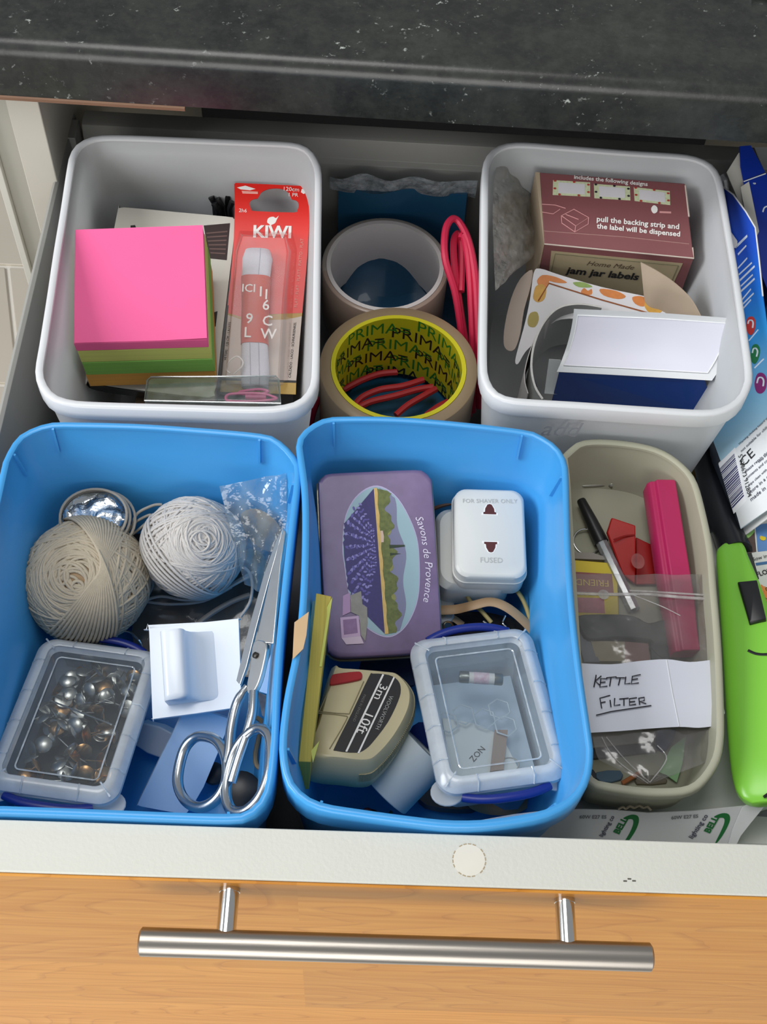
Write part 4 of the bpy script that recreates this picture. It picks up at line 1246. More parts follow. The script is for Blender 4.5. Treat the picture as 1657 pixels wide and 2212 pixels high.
build('wire_ring', MB().tube(spline([(-16.049,16.264,4.600),(-15.739,16.532,4.800),(-15.204,16.494,4.800),(-14.700,16.081,4.600),(-14.554,15.882,4.300)], 6), 0.075, 7), M_CHROME, label='short curved silver wire below the ecru string ball', cat='wire')

# bags
def crumple(edge_a, edge_b, nrm, amp, nu=18, nv=14, seed=0):
    A = [V(p) for p in edge_a]
    B = [V(p) for p in edge_b]
    n = V(nrm)
    out = []
    for i in range(nu + 1):
        u = i / nu * (len(A) - 1)
        k = min(int(u), len(A) - 2)
        a, b = A[k].lerp(A[k + 1], u - k), B[k].lerp(B[k + 1], u - k)
        row = []
        for j in range(nv + 1):
            v = j / nv
            d = amp * (sin(i * 0.9 + seed + 2.2 * sin(j * 0.55)) * 0.6 + 0.5 * sin(j * 1.15 + seed * 2 + i * 0.4)) * min(1, 4 * v * (1 - v) + .2)
            row.append(a.lerp(b, v) + n * d)
        out.append(row)
    return out


build('clear_bag', MB().sheet(crumple([(-10.066,21.899,12.199),(-9.379,20.142,10.257),(-8.623,18.131,8.032)], [(-6.426,22.438,12.923),(-6.319,20.720,11.005),(-7.129,17.639,7.532)], (-0.0222,-0.7453,0.6664), 0.16), 0.02), film('polybag_film', '#f6f8f8', gloss=0.05, haze=0.12, bump=0.6, bscale=110, hcol='#b9cfe0'),
      label='clear polythene bag in the back right corner of the string bin', cat='bag', smooth=80)
build('brown_scrap', MB().slab(spline([(-9.110,22.176,9.000),(-8.042,22.282,9.400),(-6.766,21.221,9.200),(-7.172,20.391,8.000),(-8.127,20.898,7.600),(-8.851,21.560,8.000)], 3, True), (0, -.5, .85), 0.3), mat('brown_scrap_card', '#8b7b66', 0.7, var=0.15), label='brown scrap inside the clear polythene bag', cat='scrap')
build('green_scrap', MB().slab(spline([(-8.908,20.911,7.000),(-7.745,20.532,7.200),(-7.577,19.375,6.000),(-8.393,19.256,5.600)], 3, True), (0, -.5, .85), 0.3), mat('green_grey_scrap', '#4a5f58', 0.6, var=0.2), label='grey-green scrap under the clear polythene bag', cat='scrap')
build('grey_bag', MB().sheet(crumple([(-15.574,20.361,4.200),(-15.447,18.038,3.900),(-15.020,15.497,3.600)], [(-7.758,21.250,4.900),(-7.200,18.114,4.400),(-6.901,14.256,3.800)], (0, 0, 1), 0.22, seed=2), 0.03), mat('grey_polythene', '#706c66', 0.2, var=0.25, vscale=40, bump=0.6, bscale=90, coat=0.3),
      label='crumpled dark grey polythene bag under the smaller string ball', cat='bag', smooth=80)
build('grey_tube', MB().tube(spline([(-11.977,16.142,5.400),(-10.762,17.335,5.600),(-9.498,18.183,5.800),(-8.462,18.628,5.900)], 5), 0.16, 8), mat('grey_tubing', '#84807a', 0.4), label='thin grey plastic tube on the grey polythene bag', cat='tube')
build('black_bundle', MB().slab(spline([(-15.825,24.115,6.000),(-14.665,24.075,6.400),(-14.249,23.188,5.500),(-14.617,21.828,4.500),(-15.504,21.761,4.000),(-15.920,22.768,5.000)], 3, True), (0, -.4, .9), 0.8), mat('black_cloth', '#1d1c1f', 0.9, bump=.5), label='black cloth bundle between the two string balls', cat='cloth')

# storage boxes with blue clips
M_BOXF = film('box_flange', '#f4f8fa', gloss=0.06, rough=0.2, haze=0.42, hcol='#f4faff', patch=0.08)
M_BOXP = film('box_panel', '#fafcfc', gloss=0.03, rough=0.15, haze=0.045, hcol='#dfe9f0', patch=0.1)
M_BOXR = film('box_rib', '#ffffff', gloss=0.15, haze=0.55, hcol='#e6f0f6')
M_NAVY = mat('navy_clip', '#10267c', 0.35, var=0.03)


def storage_box(label, M, W, L, H, group, front_clip=True, rear_clip=True, clip_drop=0.2):
    base = M @ V((0, 0, -H))
    t = thing('storage_box', label, 'storage box', base, group)
    hw, hl = W / 2, L / 2

    def rr(d, z, r):
        return [(p[0], p[1], z) for p in rrect(-hw + d, -hl + d, hw - d, hl - d, max(0.15, r - d * 0.6), 7)]

    lid = MB().rings([rr(0.06, -0.75, 1.0), rr(0.0, -0.72, 1.0), rr(0.0, -0.45, 1.0), rr(0.32, -0.08, 1.0), rr(0.62, 0.0, 1.0), rr(0.72, -0.04, 1.0), rr(0.78, -0.40, 1.0),
                      rr(0.86, -0.40, 1.0), rr(0.72, -0.12, 1.0), rr(0.34, -0.16, 1.0), rr(0.08, -0.5, 1.0)], loop=True, M=M)
    build('lid_flange', lid, M_BOXF, t, smooth=40)
    pan = MB().rings([rr(0.80, -0.46, 1.0), rr(0.80, -0.40, 1.0)], M=M)
    build('lid_panel', pan, M_BOXP, t)
    z0 = 0.02
    rib = lambda mb_: build('rib', mb_, M_BOXR, t, smooth=60)
    for sx in (-1, 1):
        for f in (-0.62, -0.2, 0.2, 0.62):
            y = f * hl
            rib(MB().tube([M @ V((sx * hw, y, -0.46)), M @ V((sx * (hw - 0.3), y + 0.05, -0.06)), M @ V((sx * (hw - 0.72), y + 0.02, z0 - .03))], 0.05, 5))
        for sy in (-1, 1):
            rib(MB().tube([M @ V((sx * (hw - 0.33), sy * (hl - 0.33), -0.15)), M @ V((sx * (hw - 0.98), sy * (hl - 0.98), 0.0))], 0.05, 5))
    for sy in (-1, 1):
        for f in (-0.42, 0.42):
            rib(MB().tube([M @ V((f * hw, sy * hl, -0.46)), M @ V((f * hw + 0.04, sy * (hl - 0.3), -0.06)), M @ V((f * hw, sy * (hl - 0.72), z0 - .03))], 0.05, 5))
    build('panel_edge', MB().tube([M @ V((p[0], p[1], -0.36)) for p in rrect(-hw + 1.25, -hl + 1.25, hw - 1.25, hl - 1.25, 0.25, 4)], 0.045, 5, closed=True), M_BOXR, t, smooth=60)
    body = MB().rings([rr(0.42, -0.75, 1.1), rr(0.48, -2.0, 1.1), rr(0.7, -H + 0.3, 1.1), rr(0.95, -H, 1.1), rr(1.1, -H + 0.1, 1.1), rr(0.85, -H + 0.4, 1.1), rr(0.62, -2.0, 1.1), rr(0.56, -0.75, 1.1)], cap0=False, cap1=False, M=M)
    body.rings([rr(0.95, -H, 1.1), rr(0.95, -H + 0.1, 1.1)], M=M)
    build('body', body, M_BOXF, t, smooth=40)
    for sx in (-1, 1):
        build('lug', MB().prism(ellipse(sx * (hw - 0.55), -hl + 0.55, 0.85, 0.75, 20), -1.35, -1.2, M), M_BOXF, t, bevel=0.05)
    for sy, on in ((-1, front_clip), (1, rear_clip)):
        if not on:
            continue
        arc = [M @ V((q * hw * 0.66, sy * (hl + 0.06 + 0.42 * (1 - abs(q) ** 2.4)), -0.55 - clip_drop * abs(q) ** 2)) for q in [-1 + k / 9.0 for k in range(19)]]
        cl = build('clip', MB().tube(arc, 0.24, 10, flat=0.8, up=M.col[2].to_3d()), M_NAVY, t, smooth=60, label='dark blue locking clip')
        lo = [M @ V((q * hw * 0.50, sy * (hl + 0.10 + 0.10 * (1 - q * q)), -1.05)) for q in (-1, -.5, 0, .5, 1)]
        build('clip_tab', MB().tube(lo, 0.2, 8, flat=0.6, up=M.col[2].to_3d()), M_BOXR if sy < 0 else M_NAVY, t, smooth=60)
    return t


Mt, w_, l_ = F3((-20.203,4.828,9.600), (-13.432,4.460,9.579), (-19.736,14.261,7.600))
ctr = (V((-20.203,4.828,9.600)) + V((-13.432,4.460,9.579)) + V((-19.723,14.199,7.613)) + V((-13.405,14.032,7.556))) / 4
Mt.translation = ctr + V((0.05, 0.5, 0))
Mt_rot = Mt @ Matrix.Rotation(radians(-3.5), 4, 'Z')
TK = storage_box('clear clip-lid box full of drawing pins, beside the scissors', Mt_rot, w_, l_, 3.6, 'clear clip-lid boxes', clip_drop=0.2)
TW, TL = w_, l_

# drawing pins inside it
M_PINS = mat('pin_steel', '#b9b8b4', 0.3, 1.0, var=0.15)
M_PINB = mat('pin_brass', '#c09468', 0.3, 1.0, var=0.15)
build('dark_lining', MB().rings([[(p[0], p[1], z_) for p in rrect(-TW / 2 + 0.9, -TL / 2 + 0.9, TW / 2 - 0.9, TL / 2 - 0.9, 0.4, 4)] for z_ in (-3.4, -2.75)], M=Mt_rot), mat('dark_felt', '#34322f', 0.9, var=0.3, vscale=200), label='dark pad lying under the drawing pins', cat='pad')
rnd = random.Random(21)
proto = {}
for metal, m in (('steel', M_PINS), ('brass', M_PINB)):
    base = ctr
    p_ = thing('drawing_pin', {'steel': 'silver', 'brass': 'brass-coloured'}[metal] + ' domed drawing pin loose in the clear box with blue clips', 'drawing pin', (0, 0, 0), {'steel': 'silver', 'brass': 'brass'}[metal] + ' drawing pins in the clear box')
    build('head', MB().lathe([(0.02, 0.16), (0.25, 0.13), (0.42, 0.05), (0.47, 0.0), (0.44, -0.02), (0.02, 0.02)], 18), m, p_, smooth=50)
    build('point', MB().lathe([(0.045, 0.05), (0.045, -0.75), (0.01, -0.95)], 6), m, p_, smooth=60)
    proto[metal] = p_
first = {'steel': True, 'brass': True}
for k in range(96):
    metal = 'brass' if k % 4 == 1 else 'steel'
    lx, ly = rnd.uniform(-0.34, 0.34) * TW, rnd.uniform(-0.34, 0.42) * TL
    lz = rnd.uniform(-2.1, -1.35)
    R = Matrix.Rotation(rnd.uniform(0, 6.28), 4, 'Z') @ Matrix.Rotation(rnd.choice([0.2, 0.9, 1.5, 2.0, 2.6]) + rnd.uniform(-.3, .3), 4, 'X')
    Mw = Mt_rot @ Matrix.Translation((lx, ly, lz)) @ R
    Mw = Mw.copy()
    Mw.translation = Mw.translation * S
    if first[metal]:
        proto[metal].matrix_world = Mw
        first[metal] = False
    else:
        copy_thing(proto[metal], Mw)
rod = MB().tube([Mt_rot @ V((-1.9, 1.15, -1.0)), Mt_rot @ V((1.75, 0.2, -1.0))], 0.05, 6)
build('long_needle', rod, M_PINS, label='long thin needle lying across the drawing pins', cat='needle')

# adhesive hooks
M_HOOK = mat('white_gloss_plastic', '#dfe6ee', 0.25, var=0.01)
t = thing('adhesive_hook', 'white square adhesive hook lying face up, beside the scissor blades', 'hook', (-11.5, 14, 6))
nh = V((-0.0397,-0.2190,0.9749))
pl = spline([(-13.315,14.288,9.383),(-13.424,14.385,9.400),(-13.282,14.462,9.423),(-8.844,15.039,9.733),(-8.644,15.017,9.737),(-8.557,14.844,9.701),(-8.168,11.070,8.869),(-8.207,10.592,8.760),(-8.626,10.347,8.688),(-12.442,9.757,8.400),(-12.640,9.801,8.402),(-12.726,9.941,8.430)], 2, True)
build('plate', MB().slab(pl, nh, 0.28), M_HOOK, t, bevel=0.05)
a0, a1, b0, b1 = V((-11.955,10.239,8.528)), V((-12.556,14.103,9.372)), V((-9.852,10.562,8.687)), V((-10.276,14.640,9.585))
dy = (a1 - a0).normalized()
dx = (b0 - a0)
dx = (dx - dy * dx.dot(dy)).normalized()
# profile in (dx, normal): upright blade with a rounded head and a long fillet on its right
pr_ = [(0.05, 0), (0.05, 1.15), (0.15, 1.32), (0.35, 1.4), (1.0, 1.4), (1.2, 1.3), (1.3, 1.1), (1.36, 0.75), (1.55, 0.42), (1.95, 0.18), (2.6, 0.03), (2.7, 0)]
mb = MB().rings([[a0 + dy * s_ + dx * (px * k_) + nh * (pz * k_ if pz > 0.2 else pz) for px, pz in pr_] for s_, k_ in ((0.2, 0.9), (0.32, 0.98), (0.5, 1.0), (3.75, 1.0), (3.9, 0.97))])
build('hook_arm', mb, M_HOOK, t, smooth=45)
t = thing('adhesive_hook', 'white square adhesive hook leaning on edge beneath the scissor handles', 'hook', (-11, 8, 3))
pl = spline([(-13.526,6.586,4.282),(-13.456,6.823,4.485),(-11.184,10.733,7.581),(-10.994,10.827,7.625),(-8.955,10.524,6.904),(-8.853,10.381,6.750),(-10.152,7.568,4.450),(-11.055,6.363,3.540),(-11.298,6.343,3.574),(-13.429,6.478,4.162)], 2, True)
nh2 = V((0.1583,-0.6679,0.7273))
build('plate', MB().slab(pl, nh2, 0.3), mat('white_hook_blue_shade', '#c4dcf4', 0.25, var=0.01), t, bevel=0.06)  # white plastic too; the bluish shade on the plate is put into its colour
build('hook_arm', MB().slab(spline([(-14.084,11.264,4.200),(-13.804,11.177,4.300),(-12.145,10.472,4.700),(-12.631,9.344,3.700),(-14.440,10.238,3.600),(-14.339,10.557,3.900)], 2, True), (-.2, -.5, .85), 1.1), M_HOOK, t, bevel=0.15)
for c_, r_ in (((-9.816,8.778,3.200), 0.62), ((-8.268,7.843,3.000), 1.15)):
    build('magnet_disc', MB().lathe([(0.02, 0.35), (r_ - 0.08, 0.35), (r_, 0.28), (r_, 0), (0.02, 0)], 24, Matrix.Translation(V(c_)) @ Matrix.Rotation(0.2, 4, 'X')), M_BLACKP, smooth=45,
          label=('small black disc seen through the left scissor loop' if r_ < 1 else 'larger black disc under the right scissor loop'), cat='disc')
build('rubber_loop', MB().tube(spline([(-7.773,11.660,4.600),(-7.272,11.264,4.800),(-7.409,10.687,4.200),(-7.578,9.834,3.600),(-7.440,9.242,3.400),(-6.938,9.088,3.500),(-6.549,9.368,4.200),(-6.635,10.200,4.800)], 6), 0.14, 8), mat('tan_rubber', '#a08a68', 0.5), label='tan rubber band under the right scissor loop', cat='rubber band')
build('patterned_scrap', MB().slab([(-7.444,11.846,7.500),(-6.292,11.211,8.000),(-6.279,10.225,6.400),(-7.174,10.951,6.500)], (0, -.5, .85), 0.1), mat('mottled_card', '#8f8583', 0.7, var=0.4, vscale=300, col2='#d5c9c2'), label='mottled card scrap beside the scissor pivot', cat='card')
build('pale_blue_slip', MB().slab([(-7.361,11.433,8.600),(-6.539,13.203,10.400),(-6.215,13.521,10.600),(-6.164,11.055,8.600)], (-.4, -.4, .8), 0.06), mat('pale_blue_paper', '#b5d4f3', 0.5), label='pale blue paper slip between the scissors and the bin wall', cat='paper')

# scissors
M_SCIS = mat('scissor_steel', '#d6d6d2', 0.34, 1.0, var=0.06, vscale=200)
M_SCISH = mat('scissor_handle', '#b9c0c6', 0.22, 1.0, var=0.04)
t = thing('scissors', 'all-metal scissors with oval finger loops, standing along the bin wall', 'scissors', (-8, 12, 5))
ns = V((-0.6331,-0.0040,0.7741))
build('blade', MB().slab([(-6.256,18.270,13.884),(-6.164,18.002,13.957),(-6.293,16.251,13.843),(-6.326,14.244,13.806),(-6.359,11.666,13.765),(-6.849,11.897,13.366),(-7.063,9.179,13.177),(-7.349,9.224,12.944),(-7.231,12.502,13.056),(-6.773,15.773,13.448),(-6.513,17.317,13.669)], ns, 0.16), M_SCIS, t, bevel=0.03, label='front blade')
build('blade', MB().slab([(-6.330,18.522,13.566),(-6.451,17.725,13.463),(-6.927,15.384,13.062),(-7.377,12.948,12.681),(-7.703,11.006,12.405),(-7.962,10.087,12.188),(-8.185,10.413,12.008),(-7.713,13.471,12.409),(-7.178,16.091,12.860),(-6.660,17.876,13.293)], ns, 0.16), M_SCIS, t, bevel=0.03, label='rear blade with bevelled edge')
build('bolster', MB().slab(spline([(-7.387,12.095,13.031),(-6.715,11.746,13.578),(-6.787,10.515,13.513),(-6.998,9.599,13.336),(-7.295,9.209,13.091),(-7.563,9.591,12.874),(-7.469,10.753,12.956)], 3, True), ns, 0.3), M_SCIS, t, bevel=0.06)
Mx = FR((-7.198,11.249,13.206), (-6.905,11.144,13.446), (-0.6331,-0.0040,0.7741))[0]
build('pivot', MB().lathe([(0.16, 0.0), (0.16, 0.1), (0.1, 0.14), (0.02, 0.14)], 16, Mx), mat('dark_pivot', '#3a3835', 0.4, 0.8), t, smooth=45)
build('shank', MB().tube(spline([(-7.537,9.777,12.793),(-7.993,8.992,12.415),(-8.174,7.837,12.261),(-8.183,6.653,12.248),(-8.236,5.967,12.201)], 6), [0.16, 0.18, 0.2, 0.22, 0.26] + [0.26] * 20, 9), M_SCISH, t, smooth=60)
build('shank', MB().tube(spline([(-7.172,9.361,13.089),(-7.151,8.241,13.100),(-7.360,7.117,12.924),(-7.660,6.038,12.672),(-7.909,4.960,12.463)], 6), 0.24, 9), M_SCISH, t, smooth=60)
build('finger_loop', MB().tube(spline([(-9.696,7.823,10.991),(-8.839,7.280,11.689),(-8.285,6.224,12.136),(-8.197,5.046,12.202),(-8.636,4.297,11.839),(-9.467,4.143,11.159),(-10.307,4.766,10.475),(-10.776,5.824,10.097),(-10.684,7.140,10.179),(-10.307,7.760,10.491)], 6, True), 0.27, 10, closed=True), M_SCISH, t, smooth=60)
build('finger_loop', MB().tube(spline([(-6.919,7.348,13.260),(-6.295,6.950,13.767),(-6.050,6.049,13.963),(-6.058,4.923,13.952),(-6.420,3.867,13.650),(-7.090,3.377,13.099),(-7.785,3.592,12.531),(-8.142,4.464,12.244),(-8.109,5.595,12.277),(-7.746,6.724,12.580)], 6, True), 0.27, 10, closed=True), M_SCISH, t, smooth=60)

# ================================================================== right blue bin
t = thing('lavender_tin', 'purple hinged tin with an oval lavender field picture on its lid', 'tin', (-1.5, 19, 5))
nt_ = V((0.0304,-0.3299,0.9435))
M_PURPLE = mat('purple_tin', '#71607e', 0.38, var=0.12, vscale=120, col2='#836f97')
lid = [(-4.650,22.202,11.664),(-4.622,22.705,11.839),(-4.380,23.021,11.942),(-3.975,23.195,11.989),(-1.815,23.417,11.997),(0.642,23.657,12.002),(1.190,23.586,11.960),(1.562,23.253,11.831),(1.678,22.754,11.653),(2.024,19.090,10.361),(2.404,14.757,8.834),(2.337,14.374,8.702),(2.041,14.123,8.624),(1.041,13.934,8.590),(-2.450,13.580,8.579),(-3.297,13.587,8.608),(-3.656,13.805,8.696),(-3.824,14.222,8.847),(-4.240,17.790,10.108)]
lid = [V(p) for p in spline(lid, 2, True)]
ci = sum(lid, V((0, 0, 0))) / len(lid)
lid_r = [ci + (p - ci) * 0.985 for p in lid]
if sum(((lid[i] - ci).cross(lid[(i + 1) % len(lid)] - ci)).dot(nt_) for i in range(len(lid))) < 0:
    lid.reverse()
    lid_r.reverse()
build('lid', MB().rings([[p - nt_ * 0.75 for p in lid], [p - nt_ * 0.12 for p in lid], [q - nt_ * 0.02 for q in lid_r], [ci + (p - ci) * 0.95 for p in lid]]), M_PURPLE, t, smooth=50)
build('lid_roll', MB().tube([ci + (p - ci) * 1.012 - nt_ * 0.8 for p in lid], 0.09, 6, closed=True), mat('tin_edge_metal', '#b0a890', 0.3, 0.8), t, smooth=60, label='bare metal rolled edge')
build('tin_base', MB().rings([[ci + (p - ci) * 0.97 - nt_ * 2.4 for p in lid], [ci + (p - ci) * 0.985 - nt_ * 0.8 for p in lid]]), mat('tin_base_purple', '#4c4a63', 0.4), t, smooth=50)
# picture: oval with field, track, trees, hill and sky
OV = spline([(-1.371,22.573,11.709),(-0.215,21.935,11.449),(0.762,20.245,10.827),(1.036,18.660,10.264),(1.010,16.836,9.627),(0.492,15.490,9.173),(-0.293,14.809,8.960),(-1.123,14.864,9.006),(-2.025,15.486,9.253),(-2.651,16.653,9.681),(-3.023,18.328,10.278),(-3.166,19.298,10.622),(-3.055,20.908,11.181),(-2.409,22.064,11.565)], 5, True)
co = sum(OV, V((0, 0, 0))) / len(OV)
build('picture_rim', MB().slab([co + (p - co) * 1.02 for p in OV], nt_, 0.02), mat('pale_lilac_line', '#b9b0d0', 0.5), t)
pic = build('picture', MB().slab([p + nt_ * 0.012 for p in OV], nt_, 0.015), mat('pic_sky', '#97b4bd', 0.45, var=0.06), t, label='oval printed landscape')
axo, axx = V((-1.574,22.498,11.668)), V((-0.695,14.846,8.965))      # the track line
Mp, Lp = FR(axo, axx, nt_)


def clip_oval(poly_uv, h):
    """polygon given along the track (u) and across (v), cut to the oval"""
    pts = [Mp @ V((u * Lp, v, h)) for u, v in poly_uv]
    out = []
    for p in pts:
        d = p - co
        d0 = d - nt_ * d.dot(nt_)
        # radial clamp
        best = None
        for i in range(len(OV)):
            e = OV[i] - co
            e = e - nt_ * e.dot(nt_)
            c_ = e.normalized().dot(d0.normalized()) if d0.length > 1e-6 else 1
            if best is None or c_ > best[0]:
                best = (c_, e.length)
        if d0.length > best[1] * 0.985:
            d0 = d0.normalized() * best[1] * 0.985
        out.append(co + d0 + nt_ * h)
    return out


side = 1 if (Mp.inverted() @ V((-2.654,18.602,10.341))).y > 0 else -1
N_ = 26
us = [k / N_ for k in range(N_ + 1)]
fld = clip_oval([(u, 0) for u in us] + [(u, side * 3.0) for u in reversed(us)], 0.035)
M_FIELD = mat('pic_lavender', '#2e2763', 0.5, var=0.3, vscale=900, col2='#9a94cf')
build('lavender_field', MB().slab(fld, nt_, 0.01), mat('pic_lavender_dark', '#352e6b', 0.5, var=0.25, vscale=700), pic)
rnd = random.Random(11)
mb, mb2 = MB(), MB()
for k in range(15):
    u0 = 0.40 + (k - 7) * 0.010
    u1 = 0.5 + (k - 7) * 0.105
    for j in range(15):
        f = 0.08 + j / 15.0 * 0.92
        u = u0 + (u1 - u0) * f
        v = side * (0.06 + 2.0 * f)
        p = Mp @ V((u * Lp + rnd.uniform(-.05, .05), v, 0.05))
        e = min(OV, key=lambda q: -((q - co).normalized().dot((p - co).normalized())))
        if (p - co).length > (e - co).length * 0.93:
            continue
        s_ = 0.05 + 0.09 * f
        Mq = Mp.copy()
        Mq.translation = p
        (mb if (k + j) % 2 else mb2).prism(ellipse(0, 0, s_ * 1.3, s_ * 0.7, 6, rnd.uniform(0, 180)), 0, 0.006, Mq)
build('lavender_rows', mb, mat('pic_lilac', '#8c86c2', 0.5, var=0.2), pic, kind='stuff')
build('lavender_rows', mb2, mat('pic_violet', '#5d559e', 0.5, var=0.2), pic, kind='stuff')
hill = clip_oval([(0.0, -side * 0.3)] + [(u, -side * (0.95 + 0.42 * sin(pi * min(1, max(0, (u - .05) / .9))) + 0.12 * sin(u * 17))) for u in us] + [(1.0, -side * 0.3)], 0.03)
build('hill', MB().slab(hill, nt_, 0.01), mat('pic_hill', '#7b7c98', 0.5, var=0.08), pic)
tre = clip_oval([(0.0, 0)] + [(u, -side * (0.75 + 0.18 * sin(u * 31) + 0.10 * sin(u * 73))) for u in [k / 60 for k in range(61)]] + [(1.0, 0)], 0.042)
build('trees', MB().slab(tre, nt_, 0.01), mat('pic_trees', '#4d5a2c', 0.5, var=0.5, vscale=420, col2='#808a45'), pic)
mb = MB()
for u, r_ in ((0.06, .24), (0.3, .25), (0.47, .26), (0.55, .22), (0.66, .24), (0.76, .22), (0.88, .26)):
    Mq = Mp.copy()
    Mq.translation = Mp @ V((u * Lp, -side * 0.52, 0.055))
    mb.prism(ellipse(0, 0, r_ * 1.2, r_, 10), 0, 0.006, Mq)
build('sunlit_tree', mb, mat('pic_trees_light', '#8b8b48', 0.5, var=0.3, vscale=500), pic)
mb = MB()
mb.slab(clip_oval([(0.40, -side * 0.6), (0.425, -side * 0.6), (0.418, -side * 1.45), (0.407, -side * 1.45)], 0.05), nt_, 0.006)
mb.slab(clip_oval([(0.455, -side * 0.6), (0.475, -side * 0.6), (0.465, -side * 1.2)], 0.05), nt_, 0.006)
build('cypress', mb, mat('pic_cypress', '#23361f', 0.5), pic)
build('track', MB().slab(clip_oval([(u, side * 0.02) for u in us] + [(u, -side * (0.16 + 0.03 * sin(u * 40))) for u in reversed(us)], 0.06), nt_, 0.008), mat('pic_straw', '#d8b46a', 0.5, var=0.2, vscale=300), pic)
build('farmhouse', MB().slab(clip_oval([(0.30, -side * 0.16), (0.38, -side * 0.16), (0.38, -side * 0.3), (0.34, -side * 0.34), (0.30, -side * 0.3)], 0.066), nt_, 0.006), mat('pic_house', '#d5b8a4', 0.5), pic)
# small printed soap cubes at the picture's lower edge
build('soap_cube', MB().slab([(-3.056,16.686,9.747),(-2.685,16.873,9.801),(-2.619,15.868,9.448),(-3.037,15.657,9.387)], nt_, 0.03), mat('pic_soap_a', '#b48fb4', 0.5, var=.08), pic)
build('soap_cube', MB().slab([(-3.158,15.553,9.360),(-2.160,15.697,9.378),(-2.019,14.657,9.010),(-3.039,14.514,8.993)], nt_, 0.03), mat('pic_soap_b', '#c6a6c4', 0.5, var=.08), pic)
build('soap_face', MB().slab([(-3.003,15.437,9.325),(-2.280,15.543,9.339),(-2.176,14.811,9.080),(-2.921,14.680,9.058)], nt_, 0.01), mat('pic_soap_c', '#8c6a92', 0.5, var=.25, vscale=400), pic)
build('soap_cube', MB().slab([(-3.039,14.516,8.988),(-2.019,14.660,9.006),(-1.830,14.290,8.870),(-2.776,14.198,8.869)], nt_, 0.03), mat('pic_soap_d', '#d3bccb', 0.5, var=.08), pic)
build('soap_wrap', MB().slab([(-2.654,16.725,9.759),(-2.084,16.970,9.826),(-1.983,16.302,9.589),(-1.725,16.147,9.527),(-1.670,15.361,9.250),(-1.760,14.407,8.920),(-1.996,14.704,9.031),(-2.135,15.696,9.382),(-2.594,15.865,9.456)], nt_, 0.02), mat('pic_wrap', '#938f86', 0.5, var=.25, vscale=300), pic)
# script wording following the oval
arc = [V(p) for p in spline([(0.765,21.034,11.113),(1.069,20.256,10.831),(1.249,19.279,10.484),(1.399,18.429,10.182),(1.421,17.578,9.884),(1.319,16.606,9.547)], 10)]
alen = [0]
for i in range(len(arc) - 1):
    alen.append(alen[-1] + (arc[i + 1] - arc[i]).length)


def on_arc(x, y):
    k = 0
    while k < len(alen) - 2 and alen[k + 1] < x:
        k += 1
    f = (x - alen[k]) / max(1e-6, alen[k + 1] - alen[k])
    tdir = (arc[k + 1] - arc[k]).normalized()
    return arc[k] + (arc[k + 1] - arc[k]) * f + nt_.cross(tdir) * y


text('Savons de Provence', None, mat('lilac_white_print', '#ded6e8', 0.5), t, width=alen[-1], bend=on_arc, shear=0.25)

# shaver adaptor
t = thing('shaver_adaptor', 'white shaver plug adaptor with two dark red slots in the right blue bin', 'plug adaptor', (5, 20, 6.5))
nsv = V((-0.0002,-0.1107,0.9939))
M_PLUG = mat('white_plug_plastic', '#d3d4cf', 0.35, var=0.015)
Ms, ws, ls = F3((3.049,17.938,10.194), (7.016,17.988,10.200), (2.846,23.351,10.797))
build('face', MB().rings([[(p[0], p[1], z_) for p in rrect(-d, -d, ws + d, ls + d, 0.75, 7)] for d, z_ in ((0.05, -2.2), (0.05, -0.75), (0.0, -0.5), (0.0, -0.16), (-0.10, -0.03), (-0.2, 0.0))], M=Ms), M_PLUG, t, smooth=40)
build('seam', MB().rings([[(p[0], p[1], z_) for p in rrect(-d, -d, ws + d, ls + d, 0.75, 7)] for d, z_ in ((0.09, -0.86), (0.09, -0.74))], M=Ms), M_PLUG, t, smooth=40)
build('plug_body', MB().rings([[(p[0], p[1], z_) for p in rrect(-0.95 - d, -0.1 - d, ws - 0.6, ls - 0.5 + d, 0.9, 7)] for d, z_ in ((0.0, -3.8), (0.0, -1.8), (-0.25, -1.45))], M=Ms), M_PLUG, t, smooth=40)
M_SLOT = mat('dark_red_slot', '#4d1416', 0.5)
for cy_, sg in ((ls * 0.70, 1), (ls * 0.385, -1)):
    sh_ = [(-0.36, 0), (0.36, 0), (0.36, .12), (0.27, 0.14), (0.25, 0.35), (0.12, 0.60), (0, 0.64), (-0.12, 0.60), (-0.25, 0.35), (-0.27, 0.14), (-0.36, 0.12)]
    build('socket_rim', MB().prism([(ws / 2 + px * 1.3, cy_ + sg * (py * 1.15 - 0.05)) for px, py in sh_], 0, 0.012, Ms), mat('socket_white', '#eeeeea', 0.4), t)
    build('socket_slot', MB().prism([(ws / 2 + px, cy_ + sg * py) for px, py in sh_], 0.0, 0.02, Ms), M_SLOT, t, label='dark red socket slot')
M_EMB = mat('embossed_grey', '#b5b7b3', 0.4)
text('FOR SHAVER ONLY', FR((3.473,22.407,10.702),(6.564,22.511,10.714),(-0.0002,-0.1107,0.9939)), M_EMB, t)
text('FUSED', FR((4.428,18.787,10.299),(5.656,18.810,10.301),(-0.0002,-0.1107,0.9939)), M_EMB, t)
# white plug lying beside/behind it
t = thing('white_plug', 'white plug lying partly under the lavender tin and the shaver adaptor', 'plug', (2, 20, 5))
build('body', MB().rings([[(p[0], p[1], z_) for p in rrect(0.9, 16.9, 3.3, 23.0, 0.6, 5)] for z_ in (5.3, 6.6)]), mat('greyish_plug', '#b9bab6', 0.4), t, bevel=0.12)
build('flex', MB().tube(spline([(2.011,23.967,7.500),(2.537,24.058,7.800),(3.205,24.154,8.000),(3.756,24.376,8.000)], 5), 0.12, 7), mat('brown_flex', '#6d5346', 0.5), t)

